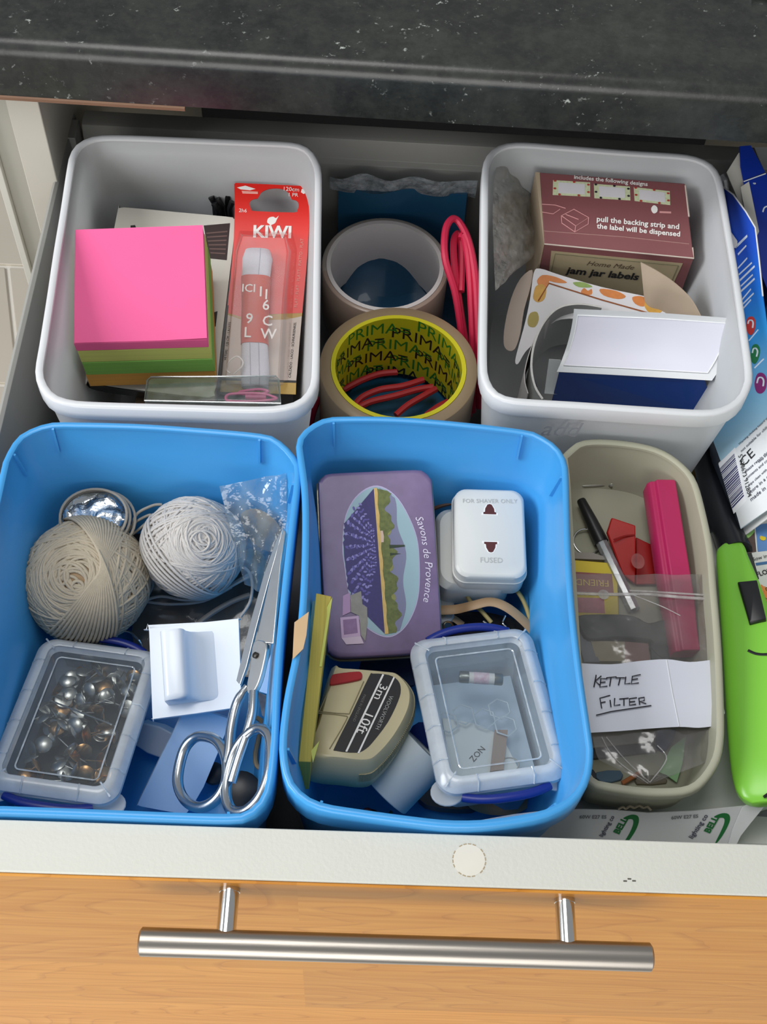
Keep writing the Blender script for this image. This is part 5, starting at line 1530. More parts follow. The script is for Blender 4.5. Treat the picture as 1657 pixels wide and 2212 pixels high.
# rubber bands, dark strap
M_BAND = mat('tan_rubber_band', '#b2916c', 0.5, var=0.06)
M_BAND2 = mat('olive_rubber_band', '#a4935c', 0.5, var=0.06)
build('rubber_band', MB().tube(spline([(5.339,16.715,7.200),(4.768,17.374,7.300),(4.088,18.004,7.400),(4.024,18.520,7.600),(4.620,19.005,7.800),(5.811,19.086,7.800),(6.715,18.523,7.800),(7.257,17.612,7.600),(7.530,16.599,7.200),(7.687,15.565,6.500)], 6), 0.13, 8), M_BAND2,
      label='thin olive rubber band looped below the shaver adaptor', cat='rubber band', smooth=60)
rb = thing('rubber_band', 'broad tan rubber band running around the clear box with the fuse', 'rubber band', (7, 15, 4))
build('band', MB().tube(spline([(2.302,17.490,7.000),(3.337,17.486,7.200),(4.195,17.436,7.800),(5.220,17.607,8.000),(6.121,17.292,8.000),(7.063,16.723,7.600),(7.741,16.084,7.200),(8.128,15.245,6.600),(8.363,14.873,5.600),(8.752,14.020,5.000),(9.037,12.792,4.600)], 5), 0.30, 8, flat=0.25), M_BAND, rb, smooth=60)
build('band', MB().tube(spline([(2.597,17.418,6.600),(3.274,17.313,6.400),(3.818,17.024,6.200)], 5), 0.22, 8, flat=0.25), M_BAND, rb, smooth=60)
build('band', MB().tube(spline([(4.125,7.894,4.200),(4.459,7.395,3.800),(5.425,7.125,3.700),(6.679,7.186,3.800),(7.654,7.624,4.200)], 5), 0.3, 8, flat=0.3), M_BAND, rb, smooth=60)
t = thing('black_pouch', 'black cloth pouch with a silver zip pull behind the clear box with the fuse', 'pouch', (5, 16, 4))
build('pouch', MB().slab(spline([(2.779,17.682,6.000),(4.344,17.895,6.400),(5.910,17.644,6.600),(7.505,17.071,6.400),(7.836,16.015,5.600),(6.013,15.553,5.200),(3.366,16.034,5.200)], 3, True), (0, -.2, 1), 1.6), mat('black_pouch_cloth', '#151317', 0.8, bump=0.5, bscale=900), t, bevel=0.3)
build('zip_pull', MB().tube(spline([(4.894,16.888,7.000),(5.306,16.612,7.000),(5.954,16.405,7.000),(6.349,16.479,7.000)], 5), 0.07, 6), M_CHROME, t)
build('zip_pull', MB().tube(spline([(6.167,17.295,7.000),(5.994,16.845,7.000),(6.196,16.590,7.000)], 5), 0.05, 6), M_CHROME, t)
build('brass_ring', MB().tube([V((2.935,16.722,6.600)) + V((0.26 * cos(a), 0.26 * sin(a), 0)) for a in [2 * pi * i / 16 for i in range(16)]], 0.06, 6, closed=True), M_PINB, t)

# yellow sticky-note pad on edge
t = thing('yellow_note_pad', 'pad of yellow sticky notes standing on edge against the left bin wall', 'note pad', (-4.6, 12, 3))
nP = V((-0.0523,-0.2557,0.9653))
q4 = [V(p) for p in [(-4.850,6.507,11.417),(-4.240,6.494,11.446),(-3.605,14.520,13.607),(-4.388,14.676,13.606)]]
dnp = V((-0.12, -0.3, -3.0))
build('paper_block', MB().hexa(q4, [p + dnp for p in q4]), mat('yellow_note_paper', '#b5a648', 0.7, var=0.3, vscale=1.0, aniso=(1500, 1, 1)), t, bevel=0.03)
build('loose_sheet', MB().slab([(-3.555,14.449,13.643),(-3.654,13.520,13.391),(-3.933,11.008,12.711),(-4.049,11.007,12.704),(-3.794,13.518,13.383),(-3.813,13.935,13.492)], nP, 0.03), mat('lime_note', '#bfc55a', 0.6), t, label='lime sheet peeling off')
build('loose_sheet', MB().slab([(-4.266,7.011,11.582),(-3.882,7.492,11.730),(-4.148,6.452,11.440)], nP, 0.03), mat('lime_note', '#bfc55a', 0.6), t)
q5 = [V(p) for p in [(-5.110,6.666,11.289),(-4.856,6.562,11.276),(-4.377,14.423,13.384),(-4.559,14.304,13.342)]]
build('teal_back', MB().hexa(q5, [p + dnp for p in q5]), mat('teal_back_card', '#1d6f84', 0.5, var=0.1), t, label='teal backing sheets')
build('flag_sheet', MB().slab([(-5.423,6.629,9.600),(-5.224,7.240,9.800),(-4.316,7.460,9.000),(-4.609,7.336,7.800),(-5.419,7.005,7.000)], (.1, -.6, .8), 0.04), mat('grey_green_sheet', '#7d9c8c', 0.4, alpha=0.8), label='grey-green translucent sheet at the foot of the yellow pad', cat='sheet')
build('tan_tape', MB().sheet([[V(a).lerp(V(b), q) for q in (0, .5, 1)] for a, b in ((((-5.330,12.367,14.720)), ((-4.660,12.983,14.720))), (((-5.322,11.482,14.720)), ((-4.705,11.708,14.720))), (((-5.300,10.366,14.720)), ((-4.820,10.953,14.720))))], 0.03), mat('tan_sticky_tape', '#c3a47c', 0.4), label='tan sticky tape stuck over the rim beside the yellow pad', cat='tape')

# tape measure
t = thing('tape_measure', 'cream pocket tape measure with a black label and red button', 'tape measure', (-1.5, 10, 6))
nm_ = V((0.0073,0.0802,0.9968))
M_TM = mat('cream_abs', '#c6ba94', 0.35, var=0.03)
out_ = [V(p) for p in spline([(-4.405,7.583,10.000),(-3.976,9.247,9.863),(-3.350,12.346,9.609),(-2.916,12.449,9.597),(-0.720,12.351,9.589),(-0.035,12.215,9.595),(0.504,11.578,9.642),(0.652,10.905,9.695),(0.465,9.960,9.773),(-0.186,8.624,9.885),(-0.988,7.568,9.976),(-1.561,7.242,10.006),(-2.722,7.297,10.011)], 4, True)]
if sum(((out_[i] - out_[0]).cross(out_[(i + 1) % len(out_)] - out_[0])).dot(nm_) for i in range(len(out_))) < 0:
    out_.reverse()
cm = sum(out_, V((0, 0, 0))) / len(out_)
build('case', MB().rings([[cm + (p - cm) * 1.0 - nm_ * 3.2 for p in out_], [cm + (p - cm) * 1.12 - nm_ * 2.3 for p in out_], [cm + (p - cm) * 1.16 - nm_ * 1.6 for p in out_], [cm + (p - cm) * 1.13 - nm_ * 0.9 for p in out_], [cm + (p - cm) * 1.02 - nm_ * 0.12 for p in out_], [cm + (p - cm) * 0.985 for p in out_]]), M_TM, t, smooth=50)
gp_ = MB()
for k in range(len(out_)):
    p, q = out_[k], out_[(k + 1) % len(out_)]
    if (p - cm).dot(V((0.658,9.440,9.813)) - cm) < 0.5:
        continue
    for e in range(4):
        c0 = p.lerp(q, e / 4.0)
        gp_.tube([cm + (c0 - cm) * 1.135 - nm_ * 0.85, cm + (c0 - cm) * 1.165 - nm_ * 1.5], 0.035, 4)
build('grip_ribs', gp_, mat('cream_grip', '#ada27f', 0.5), t, label='ribbed grip')
lb_ = spline([(-1.515,11.979,9.637),(-1.301,12.181,9.619),(-0.473,12.135,9.617),(0.017,11.825,9.638),(0.167,11.285,9.680),(0.029,10.603,9.736),(-0.481,9.388,9.838),(-1.168,8.321,9.929),(-1.577,7.844,9.970),(-2.037,7.622,9.991),(-3.062,7.683,9.994),(-3.119,7.935,9.974),(-2.343,9.837,9.816)], 3, True)
build('black_label', MB().slab(lb_, nm_, 0.012), M_BLACK, t)
for q in ([(-0.815,12.166,9.635),(-0.718,12.143,9.636),(-2.503,7.647,10.011),(-2.597,7.669,10.010)], [(-0.229,12.026,9.642),(-0.156,11.974,9.645),(-1.897,7.595,10.011),(-1.990,7.592,10.012)]):
    build('white_stripe', MB().slab(q, nm_, 0.008), M_WHITE_PRINT, t)
text('3m', FR((-0.902,11.585,9.682),(-1.222,10.730,9.753),(0.0073,0.0802,0.9968)), M_WHITE_PRINT, t, squash=0.75)
text('10ft', FR((-1.678,9.856,9.827),(-2.072,8.741,9.920),(0.0073,0.0802,0.9968)), M_WHITE_PRINT, t, squash=0.8)
text('WOOLWORTH', FR((-0.408,10.927,9.732),(-1.112,8.988,9.893),(0.0073,0.0802,0.9968)), mat('grey_print', '#a9a9a4', 0.5), t)
text('MADE IN ENGLAND', FR((-1.754,10.923,9.742),(-2.280,9.357,9.872),(0.0073,0.0802,0.9968)), mat('dim_print', '#77776f', 0.5), t)
build('red_button', MB().slab(spline([(-3.554,11.434,9.844),(-3.476,11.876,9.808),(-3.241,12.024,9.795),(-2.181,12.208,9.772),(-1.912,12.137,9.776),(-1.881,11.891,9.795),(-2.069,11.718,9.811),(-3.359,11.388,9.847)], 3, True), nm_, 0.25), mat('red_button_plastic', '#a3161c', 0.3), t, bevel=0.06)
for seg in ([(-4.196,9.864,9.827),(-2.625,9.772,9.823),(-2.395,9.993,9.803),(-1.775,11.692,9.662)], [(-4.191,9.759,9.835),(-2.764,9.660,9.833),(-2.612,9.404,9.852),(-3.392,7.771,9.989)], [(-4.007,9.872,9.825),(-3.458,11.455,9.693)]):
    build('panel_groove', MB().tube(spline(seg, 3), 0.03, 5), mat('groove_shadow', '#8f8563', 0.6), t)

# white roll under it, and odds and ends at the bottom
t = thing('white_roll', 'white roll of paper tape lying under the tape measure', 'tape', (0.5, 8, 3.2))
a_, b_ = V((-0.506,7.179,5.600)), V((1.317,8.924,6.600))
axd = (b_ - a_).normalized()
Mr, _ = FR(a_, a_ + axd.cross(V((0, 0, 1))), axd)
build('roll', MB().lathe([(0.7, 0.0), (1.55, 0.0), (1.6, 0.06), (1.6, 3.2), (0.7, 3.2)], 36, Mr, loop=True), mat('white_roll_paper', '#c5cfd3', 0.5, var=0.02), t, smooth=45)
build('core_disc', MB().lathe([(0.02, -0.06), (1.25, -0.06), (1.25, 0.02), (0.02, 0.02)], 30, Mr), mat('roll_end_paper', '#aebac0', 0.5), t, smooth=45)
text('GS', (Mr @ Matrix.Translation((-0.4, 0.1, -0.08)) @ Matrix.Rotation(pi, 4, 'X')), M_BLACK, t, width=0.9)
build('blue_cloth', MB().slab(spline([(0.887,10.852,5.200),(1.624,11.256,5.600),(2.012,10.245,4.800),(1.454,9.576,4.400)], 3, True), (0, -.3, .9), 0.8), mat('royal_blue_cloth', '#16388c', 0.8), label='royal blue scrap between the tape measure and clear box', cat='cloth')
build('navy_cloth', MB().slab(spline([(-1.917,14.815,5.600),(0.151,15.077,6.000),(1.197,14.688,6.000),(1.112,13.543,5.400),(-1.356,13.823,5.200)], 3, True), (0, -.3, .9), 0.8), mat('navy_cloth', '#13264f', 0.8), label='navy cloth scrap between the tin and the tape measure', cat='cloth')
t = thing('dark_wires', 'tangle of dark green and red wires under the tape measure', 'wire', (-2.5, 6.5, 2.7))
rnd = random.Random(14)
for k in range(9):
    pts = [V((-3.6 + q * 0.75 + rnd.uniform(-.3, .3), 5.9 + rnd.uniform(-.5, 1.0), 2.9 + rnd.uniform(0, 1.1))) for q in range(6)]
    build('wire', MB().tube(spline(pts, 5), 0.11, 6), mat(*[('wire_black', '#1d1f22', 0.4), ('wire_green', '#1c5a42', 0.4), ('wire_red', '#5c2226', 0.4)][k % 3]), t, smooth=60)
build('black_slab', MB().slab(spline([(1.487,8.136,4.000),(2.849,8.300,4.400),(4.901,7.731,4.000),(4.424,7.126,3.600),(1.896,7.299,3.600)], 3, True), (0, 0, 1), 0.7), M_BLACKP, label='flat black piece under the front of the clear box with the fuse', cat='plastic piece')

Mf, w_, l_ = F3((1.783,5.578,11.195), (8.401,6.544,11.123), (0.812,14.486,10.225))
cf = (V((1.782,5.480,11.205)) + V((8.401,6.544,11.123)) + V((0.738,14.658,10.206)) + V((7.342,14.341,10.273))) / 4
Mf.translation = cf
Mf = Mf @ Matrix.Rotation(radians(2.0), 4, 'Z')
FBX = storage_box('clear clip-lid box holding a plug fuse and papers, beside the tape measure', Mf, w_, l_, 3.8, 'clear clip-lid boxes')
build('hang_tag', MB().slab([(4.466,7.341,5.200),(7.515,7.703,5.200),(6.850,7.071,4.000),(6.169,7.065,3.800)], (0, -.5, .8), 0.08), mat('blue_grey_tag', '#8fa3b8', 0.5), label='blue-grey tag under the front clip of the fuse box', cat='tag')
t = thing('plug_fuse', 'small cartridge fuse with a white and pink label, inside the clear box', 'fuse', cf + V((0, 1, -2)))
fa, fb_ = V((3.231,12.180,9.600)), V((5.525,12.109,9.600))
fd = (fb_ - fa)
Mz, L_ = FR(fa, fa + fd.orthogonal(), fd.normalized())
L_ = fd.length
build('ceramic', MB().lathe([(0.02, 0.5), (0.3, 0.5), (0.3, L_ - 0.4), (0.02, L_ - 0.4)], 18, Mz), mat('fuse_ceramic', '#d6d2cf', 0.5), t, smooth=45)
build('end_cap', MB().lathe([(0.02, 0), (0.28, 0), (0.32, 0.05), (0.32, 0.5), (0.02, 0.5)], 18, Mz), mat('fuse_cap', '#7d817f', 0.3, 0.9), t, smooth=45)
build('end_cap', MB().lathe([(0.02, L_ - 0.45), (0.32, L_ - 0.45), (0.32, L_ - 0.05), (0.28, L_), (0.02, L_)], 18, Mz), mat('fuse_cap', '#7d817f', 0.3, 0.9), t, smooth=45)
build('label', MB().lathe([(0.305, 0.75), (0.312, 0.75), (0.312, L_ - 0.75), (0.305, L_ - 0.75)], 18, Mz, loop=True), mat('fuse_label', '#c98fa8', 0.5, var=0.2, vscale=400, col2='#eadfe4'), t, smooth=45, label='pink and white paper label')
PB = -2.6


def onbox(u, v, h=PB):
    return Mf @ V((u, v, h))


nb2 = Mf.col[2].to_3d()
pp = build('folded_leaflet', MB().slab([onbox(-2.2, -2.9), onbox(1.4, -2.9), onbox(0.9, -0.6), onbox(-0.3, 0.3), onbox(-2.0, 0.9)], nb2, 0.1), mat('grey_leaflet', '#d6dbdc', 0.6), label='folded grey leaflet in the clear box with the fuse', cat='leaflet')
text('ZON', (FR(onbox(-0.9, -1.9, PB + 0.02), onbox(0.2, -1.0, PB + 0.02), nb2)[0]), M_BLACK, pp, width=1.0)
build('printed_circle', MB().tube([onbox(0.9 + 0.5 * cos(a), -2.3 + 0.4 * sin(a), PB + 0.03) for a in [2 * pi * i / 20 for i in range(20)]], 0.035, 5, closed=True), mat('grey_print', '#a9a9a4', 0.5), pp)
build('brown_strip', MB().slab([onbox(-0.2, -2.6, PB + .2), onbox(0.5, -2.6, PB + .2), onbox(1.25, -0.4, PB + .2), onbox(0.55, -0.3, PB + .2)], nb2, 0.08), mat('brown_plaster', '#9c8578', 0.6), label='brown strip lying on the leaflet in the clear box', cat='strip')
mb = MB()
for cx_, cy_ in ((-0.9, 0.75), (0.15, 0.35), (1.05, 0.8), (1.15, -0.25), (-1.85, 0.4)):
    mb.tube([onbox(cx_ + 0.6 * cos(a), cy_ + 0.6 * sin(a), PB + 0.35) for a in [2 * pi * (i + .5) / 6 for i in range(6)]], 0.05, 5, closed=True)
build('hexagon_mesh', mb, mat('pale_mesh_plastic', '#bcc8d2', 0.4), label='pale hexagon mesh piece in the clear box with the fuse', cat='mesh')
build('blue_sheet', MB().slab([onbox(-2.3, -3.2, PB - .5), onbox(2.3, -3.2, PB - .5), onbox(2.3, 3.2, PB - .5), onbox(-2.3, 3.2, PB - .5)], nb2, 0.1), mat('grey_blue_sheet', '#b9cadb', 0.6), label='grey-blue sheet at the bottom of the clear box with the fuse', cat='sheet')


# ================================================================== beige tray and what lies in it
build('white_carton', MB().box((9.3, 4.4, 0.05), (26.5, 23.0, 7.6)), mat('white_carton_board', '#c6c9c4', 0.55, var=0.02), bevel=0.05, label='flat white carton under the beige tray', cat='box')

TZ = 8.05
t = thing('screw', 'small grey countersunk screw lying alone at the back of the beige tray', 'screw', (11.674,25.668,8.200))
a_, b_ = V((10.576,25.268,8.620)), V((12.546,25.460,8.620))
Mz, _ = FR(a_, a_ + V((0, 0, 1)), (b_ - a_).normalized())
L_ = (b_ - a_).length
build('shaft', MB().lathe([(0.02, 0), (0.11, 0.35), (0.12, L_ - 0.25), (0.02, L_ - 0.2)], 12, Mz), mat('grey_screw_metal', '#8b8a80', 0.35, 0.9), t, smooth=50)
build('head', MB().lathe([(0.1, L_ - 0.3), (0.26, L_ - 0.05), (0.26, L_), (0.02, L_)], 16, Mz), mat('grey_screw_metal', '#8b8a80', 0.35, 0.9), t, smooth=50)

t = thing('marker_pen', 'pen with a black cap and clear barrel lying in the beige tray', 'pen', (11.516,22.287,8.300))
a_, b_ = V((10.564,24.036,9.000)), V((13.144,17.087,8.600))
ax_ = (b_ - a_)
Lp_ = ax_.length
Mz, _ = FR(a_, a_ + V((0, 0, 1)), ax_.normalized())
build('cap', MB().lathe([(0.02, 0), (0.24, 0), (0.27, 0.08), (0.36, Lp_ * .18), (0.42, Lp_ * 0.36), (0.42, Lp_ * 0.40), (0.02, Lp_ * 0.40)], 20, Mz), M_BLACKP, t, smooth=45, label='black cap')
build('barrel', MB().lathe([(0.36, Lp_ * 0.40), (0.36, Lp_), (0.30, Lp_), (0.30, Lp_ * 0.40)], 8, Mz, loop=True), film('pen_barrel', '#e9edef', gloss=0.2, haze=0.25), t, smooth=0, label='clear barrel')
build('refill', MB().lathe([(0.02, Lp_ * 0.44), (0.14, Lp_ * 0.46), (0.14, Lp_ * 0.98), (0.02, Lp_)], 12, Mz), mat('dark_refill', '#4a4648', 0.4), t, smooth=45)
t = thing('key_ring', 'thin silver split ring beside the black pen cap', 'ring', (10.952,21.693,8.200))
cc = V((10.831,21.505,8.500))
build('ring', MB().tube([cc + V((0.78 * cos(a), 0.80 * sin(a), 0.1 * sin(a))) for a in [2 * pi * i / 32 for i in range(32)]], 0.06, 7, closed=True), M_CHROME, t, smooth=60)
M_REDT = mat('red_translucent', '#c9211c', 0.25, var=0.05, alpha=0.92, transl=0.25)
t = thing('red_tag', 'upright red plastic tag with folded face, behind the pen barrel', 'tag', (12.522,21.138,8.200))
build('tag_face', MB().slab([(12.067,22.317,9.900),(13.378,21.846,9.900),(13.383,19.970,9.200),(13.320,18.690,8.700),(12.642,19.263,8.800),(11.796,21.497,9.600)], (0, -.4, .9), 0.35), M_REDT, t, bevel=0.06)
build('fold', MB().tube(spline([(12.102,20.956,9.700),(12.745,21.200,9.750),(13.346,21.319,9.700)], 4), 0.05, 6), mat('dark_red_fold', '#8f1511', 0.3), t)
build('disc', MB().slab([V((13.374,19.674,9.600)) + V((0.38 * cos(a), 0.5 * sin(a), 0.0)) for a in [2 * pi * i / 20 for i in range(20)]], (0, -.3, .95), 0.06), film('pink_disc', '#f2b9b4', gloss=0.1, haze=0.25, hcol='#d98a86'), t, label='clear pink disc')
build('red_block', MB().slab([(13.605,21.697,8.900),(14.570,21.180,8.900),(14.823,18.810,8.600),(13.399,18.749,8.600)], (0, -.3, .95), 0.6), mat('deep_red_plastic', '#a31313', 0.3), label='deep red plastic piece between the red tag and the magenta pen', cat='tag', bevel=0.06)
t = thing('magenta_marker', 'thick magenta ridged marker pen lying along the right of the beige tray', 'marker', (15.728,20.968,8.200))
a_, b_ = V((14.813,24.267,10.600)), V((15.397,14.010,9.600))
Mz, _ = FR(a_, a_ + V((0, 0, 1)), (b_ - a_).normalized())
L_ = (b_ - a_).length
prf = [(0.92, -0.62), (0.98, 0.0), (0.93, 0.62), (0.62, 0.92), (0.45, 0.86), (-0.15, 0.86), (-0.3, 0.94), (-0.75, 0.9), (-0.95, 0.5), (-0.95, -0.6), (0, -.9)]
# cross-section: x is up, y is across
mb = MB()
sec = [(0.62, -0.78), (0.66, 0.30), (0.42, 0.42), (0.42, 0.64), (0.2, 0.8), (-0.75, 0.8), (-0.75, -0.78), (0.4, -0.84)]
mb.rings([[(x_ * k_, y_ * k_, z_) for x_, y_ in sec] for z_, k_ in ((0, 0.9), (0.12, 1.0), (L_ * .72, 1.0), (L_ * .86, .9), (L_, .86))], M=Mz)
build('barrel', mb, mat('magenta_plastic', '#b5275c', 0.38, var=0.03), t, bevel=0.05)

t = thing('card_box', 'small yellow-edged maroon printed pack seen partly through the clear bag', 'packet', (11.000,18.632,8.200))
nx_ = V((0.0003,-0.0263,0.9997))
build('pack', MB().slab([(9.445,20.036,8.898),(12.360,19.892,8.893),(12.173,16.165,8.795),(9.222,16.045,8.792)], nx_, 0.5), mat('yellow_pack', '#d3bd33', 0.45), t, bevel=0.03)
build('maroon_panel', MB().slab([(9.452,19.257,8.887),(12.015,19.188,8.885),(12.026,17.958,8.852),(9.376,17.905,8.851)], nx_, 0.01), mat('pack_maroon', '#8d5550', 0.5, var=.1), t)
build('pink_panel', MB().slab([(9.411,17.617,8.844),(11.458,17.645,8.844),(11.441,16.697,8.819),(9.462,16.702,8.820)], nx_, 0.01), mat('pack_pink', '#b46d78', 0.5, var=.3, vscale=300), t)
text('FRIENDS', (FR((11.770,18.757,8.888), (9.631,18.784,8.889), (0.0003,-0.0263,0.9997))), mat('pack_gold', '#cdb458', 0.5), t)
build('grey_sleeve', MB().slab([(9.527,20.527,8.900),(11.008,20.531,8.900),(12.297,20.098,8.900),(9.501,20.098,8.900)], (0, 0, 1), 0.35), mat('grey_sleeve_card', '#8f8a80', 0.5), label='grey card edge above the yellow-edged pack', cat='card')

# under the bag
M_FILT = mat('filter_black', '#25302e', 0.45, var=0.1)
t = thing('kettle_filter', 'dark kettle filter frame inside the clear zip bag', 'filter', (12.620,16.060,8.200))
build('frame', MB().slab(spline([(9.729,16.282,9.200),(11.634,16.369,9.400),(12.903,16.307,9.400),(13.680,15.912,9.400),(14.568,16.147,9.400),(15.067,15.822,9.300),(14.950,15.241,9.100),(15.189,14.219,8.700),(14.393,14.125,8.600),(13.743,14.670,8.800),(13.733,15.018,9.000),(11.865,15.111,9.000),(10.384,14.939,9.000),(9.905,15.601,9.100)], 3, True), (0, -.2, 1), 0.4), M_FILT, t, bevel=0.1)
build('mesh_side', MB().slab([(13.811,15.071,8.900),(14.952,15.286,8.900),(15.270,14.271,8.600),(13.834,14.103,8.600)], (0, -.2, 1), 0.25), mat('filter_mesh', '#3a4844', 0.5, var=.2, vscale=600), t)
build('cream_card', MB().slab([(10.525,14.989,8.800),(12.405,15.009,8.800),(12.353,13.933,8.600),(10.835,13.874,8.600)], (0, 0, 1), 0.25), mat('cream_card', '#a59c80', 0.6), label='cream card under the kettle filter in the beige tray', cat='card')
build('pink_card', MB().slab([(12.405,15.009,8.800),(13.669,14.947,8.800),(13.722,13.987,8.600),(12.353,13.933,8.600)], (0, 0, 1), 0.25), mat('dusky_pink_card', '#96706a', 0.6), label='dusky pink card under the kettle filter in the beige tray', cat='card')
build('grey_blue_scrap', MB().slab([(9.661,16.007,8.900),(10.112,15.883,8.900),(10.983,13.824,8.600),(10.124,13.790,8.600)], (0, 0, 1), 0.2), mat('grey_blue_scrap_m', '#6d757c', 0.4), label='grey-blue plastic scrap left of the kettle filter', cat='scrap')
build('white_eraser', MB().slab([(9.223,9.433,9.000),(12.661,10.022,9.000),(13.169,9.516,8.900),(13.068,9.246,8.800),(9.331,8.703,8.800)], (0, 0, 1), 0.5), mat('white_eraser_m', '#c4c0bb', 0.6), label='white eraser block below the handwritten slip', cat='eraser', bevel=0.05)
build('dark_bar', MB().slab([(9.492,9.054,8.700),(13.353,9.450,8.700),(13.606,8.836,8.600),(9.744,8.242,8.600)], (0, 0, 1), 0.35), mat('dark_bar_m', '#4b494c', 0.5), label='dark grey bar beside the white eraser block', cat='bar')
build('blue_stopper', MB().slab([(13.546,9.890,8.900),(14.676,9.983,8.900),(14.491,9.400,8.800),(14.043,8.851,8.600),(13.551,8.997,8.700)], (0, 0, 1), 0.5), mat('blue_cap_m', '#1f3c78', 0.4), label='blue plastic stopper below the handwritten slip', cat='stopper', bevel=0.08)
build('green_note', MB().slab([(14.272,8.944,8.900),(15.089,9.545,9.000),(14.781,8.093,8.800),(14.411,7.123,8.700),(13.926,7.502,8.700),(13.557,7.638,8.700)], (0, -.2, 1), 0.12), mat('green_note_m', '#8fc08a', 0.6), label='curled pale green paper at the front of the beige tray', cat='paper')
build('orange_stick', MB().tube([(11.611,7.013,8.600),(12.597,7.604,8.700)], 0.12, 8), mat('orange_stick_m', '#b06a3c', 0.5), label='short orange stick at the front of the beige tray', cat='stick')
for nm, q, colr, lb2 in (('blue_scrap', [(10.319,7.562,8.600),(11.574,7.706,8.600),(11.604,7.247,8.500),(10.587,7.063,8.500)], '#4f6a80', 'grey-blue scrap left of the orange stick'), ('brown_scrap', [(12.556,7.442,8.600),(13.708,7.482,8.600),(13.934,7.131,8.500),(12.396,7.028,8.500)], '#6e6656', 'brown-grey scrap right of the orange stick'),
                         ('black_scrap', [(9.569,7.784,8.600),(10.186,7.706,8.600),(10.363,7.253,8.500),(9.792,7.283,8.500)], '#202830', 'black scrap in the front left corner of the beige tray')):
    build(nm, MB().slab(spline(q, 2, True), (0, 0, 1), 0.25), mat(nm + '_m', colr, 0.6, var=0.2), label=lb2, cat='scrap', bevel=0.04)

# the clear zip bag with its handwritten slip
t = thing('zip_bag', 'clear zip bag holding the kettle filter, laid over the beige tray', 'bag', (12.994,12.124,9.500))
nz_ = V((-0.0283,-0.0162,0.9995))
rows = crumple([(9.187,17.913,10.903),(9.367,15.113,10.863),(9.538,12.434,10.824),(9.716,9.368,10.779),(9.952,7.412,10.754),(12.333,6.230,10.803)], [(16.771,18.057,11.120),(16.551,15.575,11.073),(16.405,13.137,11.030),(16.252,9.532,10.967),(15.848,7.558,10.924),(12.466,6.186,10.806)], (-0.0283,-0.0162,0.9995), 0.10, 26, 18, seed=1)
build('film', MB().sheet(rows, 0.02), film('zip_film', '#f2f2f2', gloss=0.05, haze=0.055, hcol='#d9d4d0', bump=0.45, bscale=55, rough=0.14), t, smooth=80)
build('zip_seal', MB().tube(spline([(9.202,16.705,10.964),(11.090,16.670,11.017),(13.334,16.729,11.081),(15.062,16.606,11.128),(16.569,16.534,11.169)], 5), 0.09, 6), film('zip_ridge', '#ffffff', gloss=0.06, haze=0.45, hcol='#d6d2d0'), t, label='white zip seal')
build('zip_seal', MB().tube(spline([(12.356,16.929,11.057),(13.846,16.883,11.098),(16.596,16.759,11.174)], 5), 0.06, 6), film('zip_ridge', '#ffffff', gloss=0.25, haze=0.45, hcol='#e6e4e4'), t)
build('tab', MB().slab([V((10.932,16.644,11.052)) + V((0.3 * cos(a), 0.3 * sin(a), 0)) for a in [2 * pi * i / 16 for i in range(16)]], nz_, 0.03), film('zip_tab', '#f0f0f0', gloss=0.1, haze=0.5, hcol='#c7c4bd'), t)
build('pink_charm', MB().slab(spline([(15.096,16.292,9.600),(15.584,16.774,9.700),(16.340,16.691,9.700),(16.442,15.831,9.500),(16.243,14.795,9.200),(15.683,14.543,9.100),(15.163,15.087,9.200)], 3, True), (0, -.2, 1), 0.5), mat('pale_pink_charm', '#cf8d96', 0.4, var=0.1), label='pale pink piece beside the filter in the zip bag', cat='charm', bevel=0.1)
for seg in ([(10.247,8.548,10.881),(10.853,7.396,10.880),(12.353,6.194,10.903)], [(10.480,8.554,10.888),(11.315,7.407,10.893),(12.449,6.244,10.906)], [(12.331,16.737,11.093),(13.999,15.999,11.128),(14.931,15.470,11.146)], [(12.444,6.236,10.926),(13.386,7.451,10.972),(12.995,8.168,10.973)]):
    build('fold_line', MB().tube(spline(seg, 5), 0.03, 5), film('zip_ridge', '#ffffff'), t)
t = thing('paper_slip', 'white paper slip handwritten KETTLE FILTER, folded around the zip bag', 'paper', (12.842,11.005,10.800))
ra = [V(p) for p in [(9.130,12.491,11.114),(10.973,12.460,11.165),(12.430,12.680,11.210),(13.884,12.823,11.253),(15.072,12.696,11.285),(16.316,12.859,11.323)]]
rm = [V(p) for p in [(9.273,10.558,11.206),(11.042,10.603,11.257),(12.517,10.767,11.302),(13.947,10.905,11.344),(15.071,10.832,11.375),(16.506,9.859,11.400)]]
rb_ = [V(p) for p in [(9.521,8.670,11.063),(11.157,8.809,11.111),(12.566,8.967,11.154),(14.162,9.106,11.201),(15.138,9.081,11.228),(16.134,9.229,11.259)]]
def sub(c, k=4):
    return spline(c, k)
build('slip', MB().sheet([[p.lerp(q, f) for p, q in zip(sub(a), sub(b))] for a, b, f in ((rb_, rm, 0), (rb_, rm, 0.5), (rm, ra, 0), (rm, ra, .5), (rm, ra, 1))], 0.03), mat('slip_paper', '#cdd0da', 0.6, var=0.02), t, smooth=60)
build('crease', MB().tube([V((13.872,12.758,11.277)), V((13.939,10.894,11.369)), V((14.134,9.119,11.226))], 0.03, 5), mat('slip_crease', '#e3e6ea', 0.6), t)
M_INK = mat('pen_ink', '#2b2a33', 0.6)
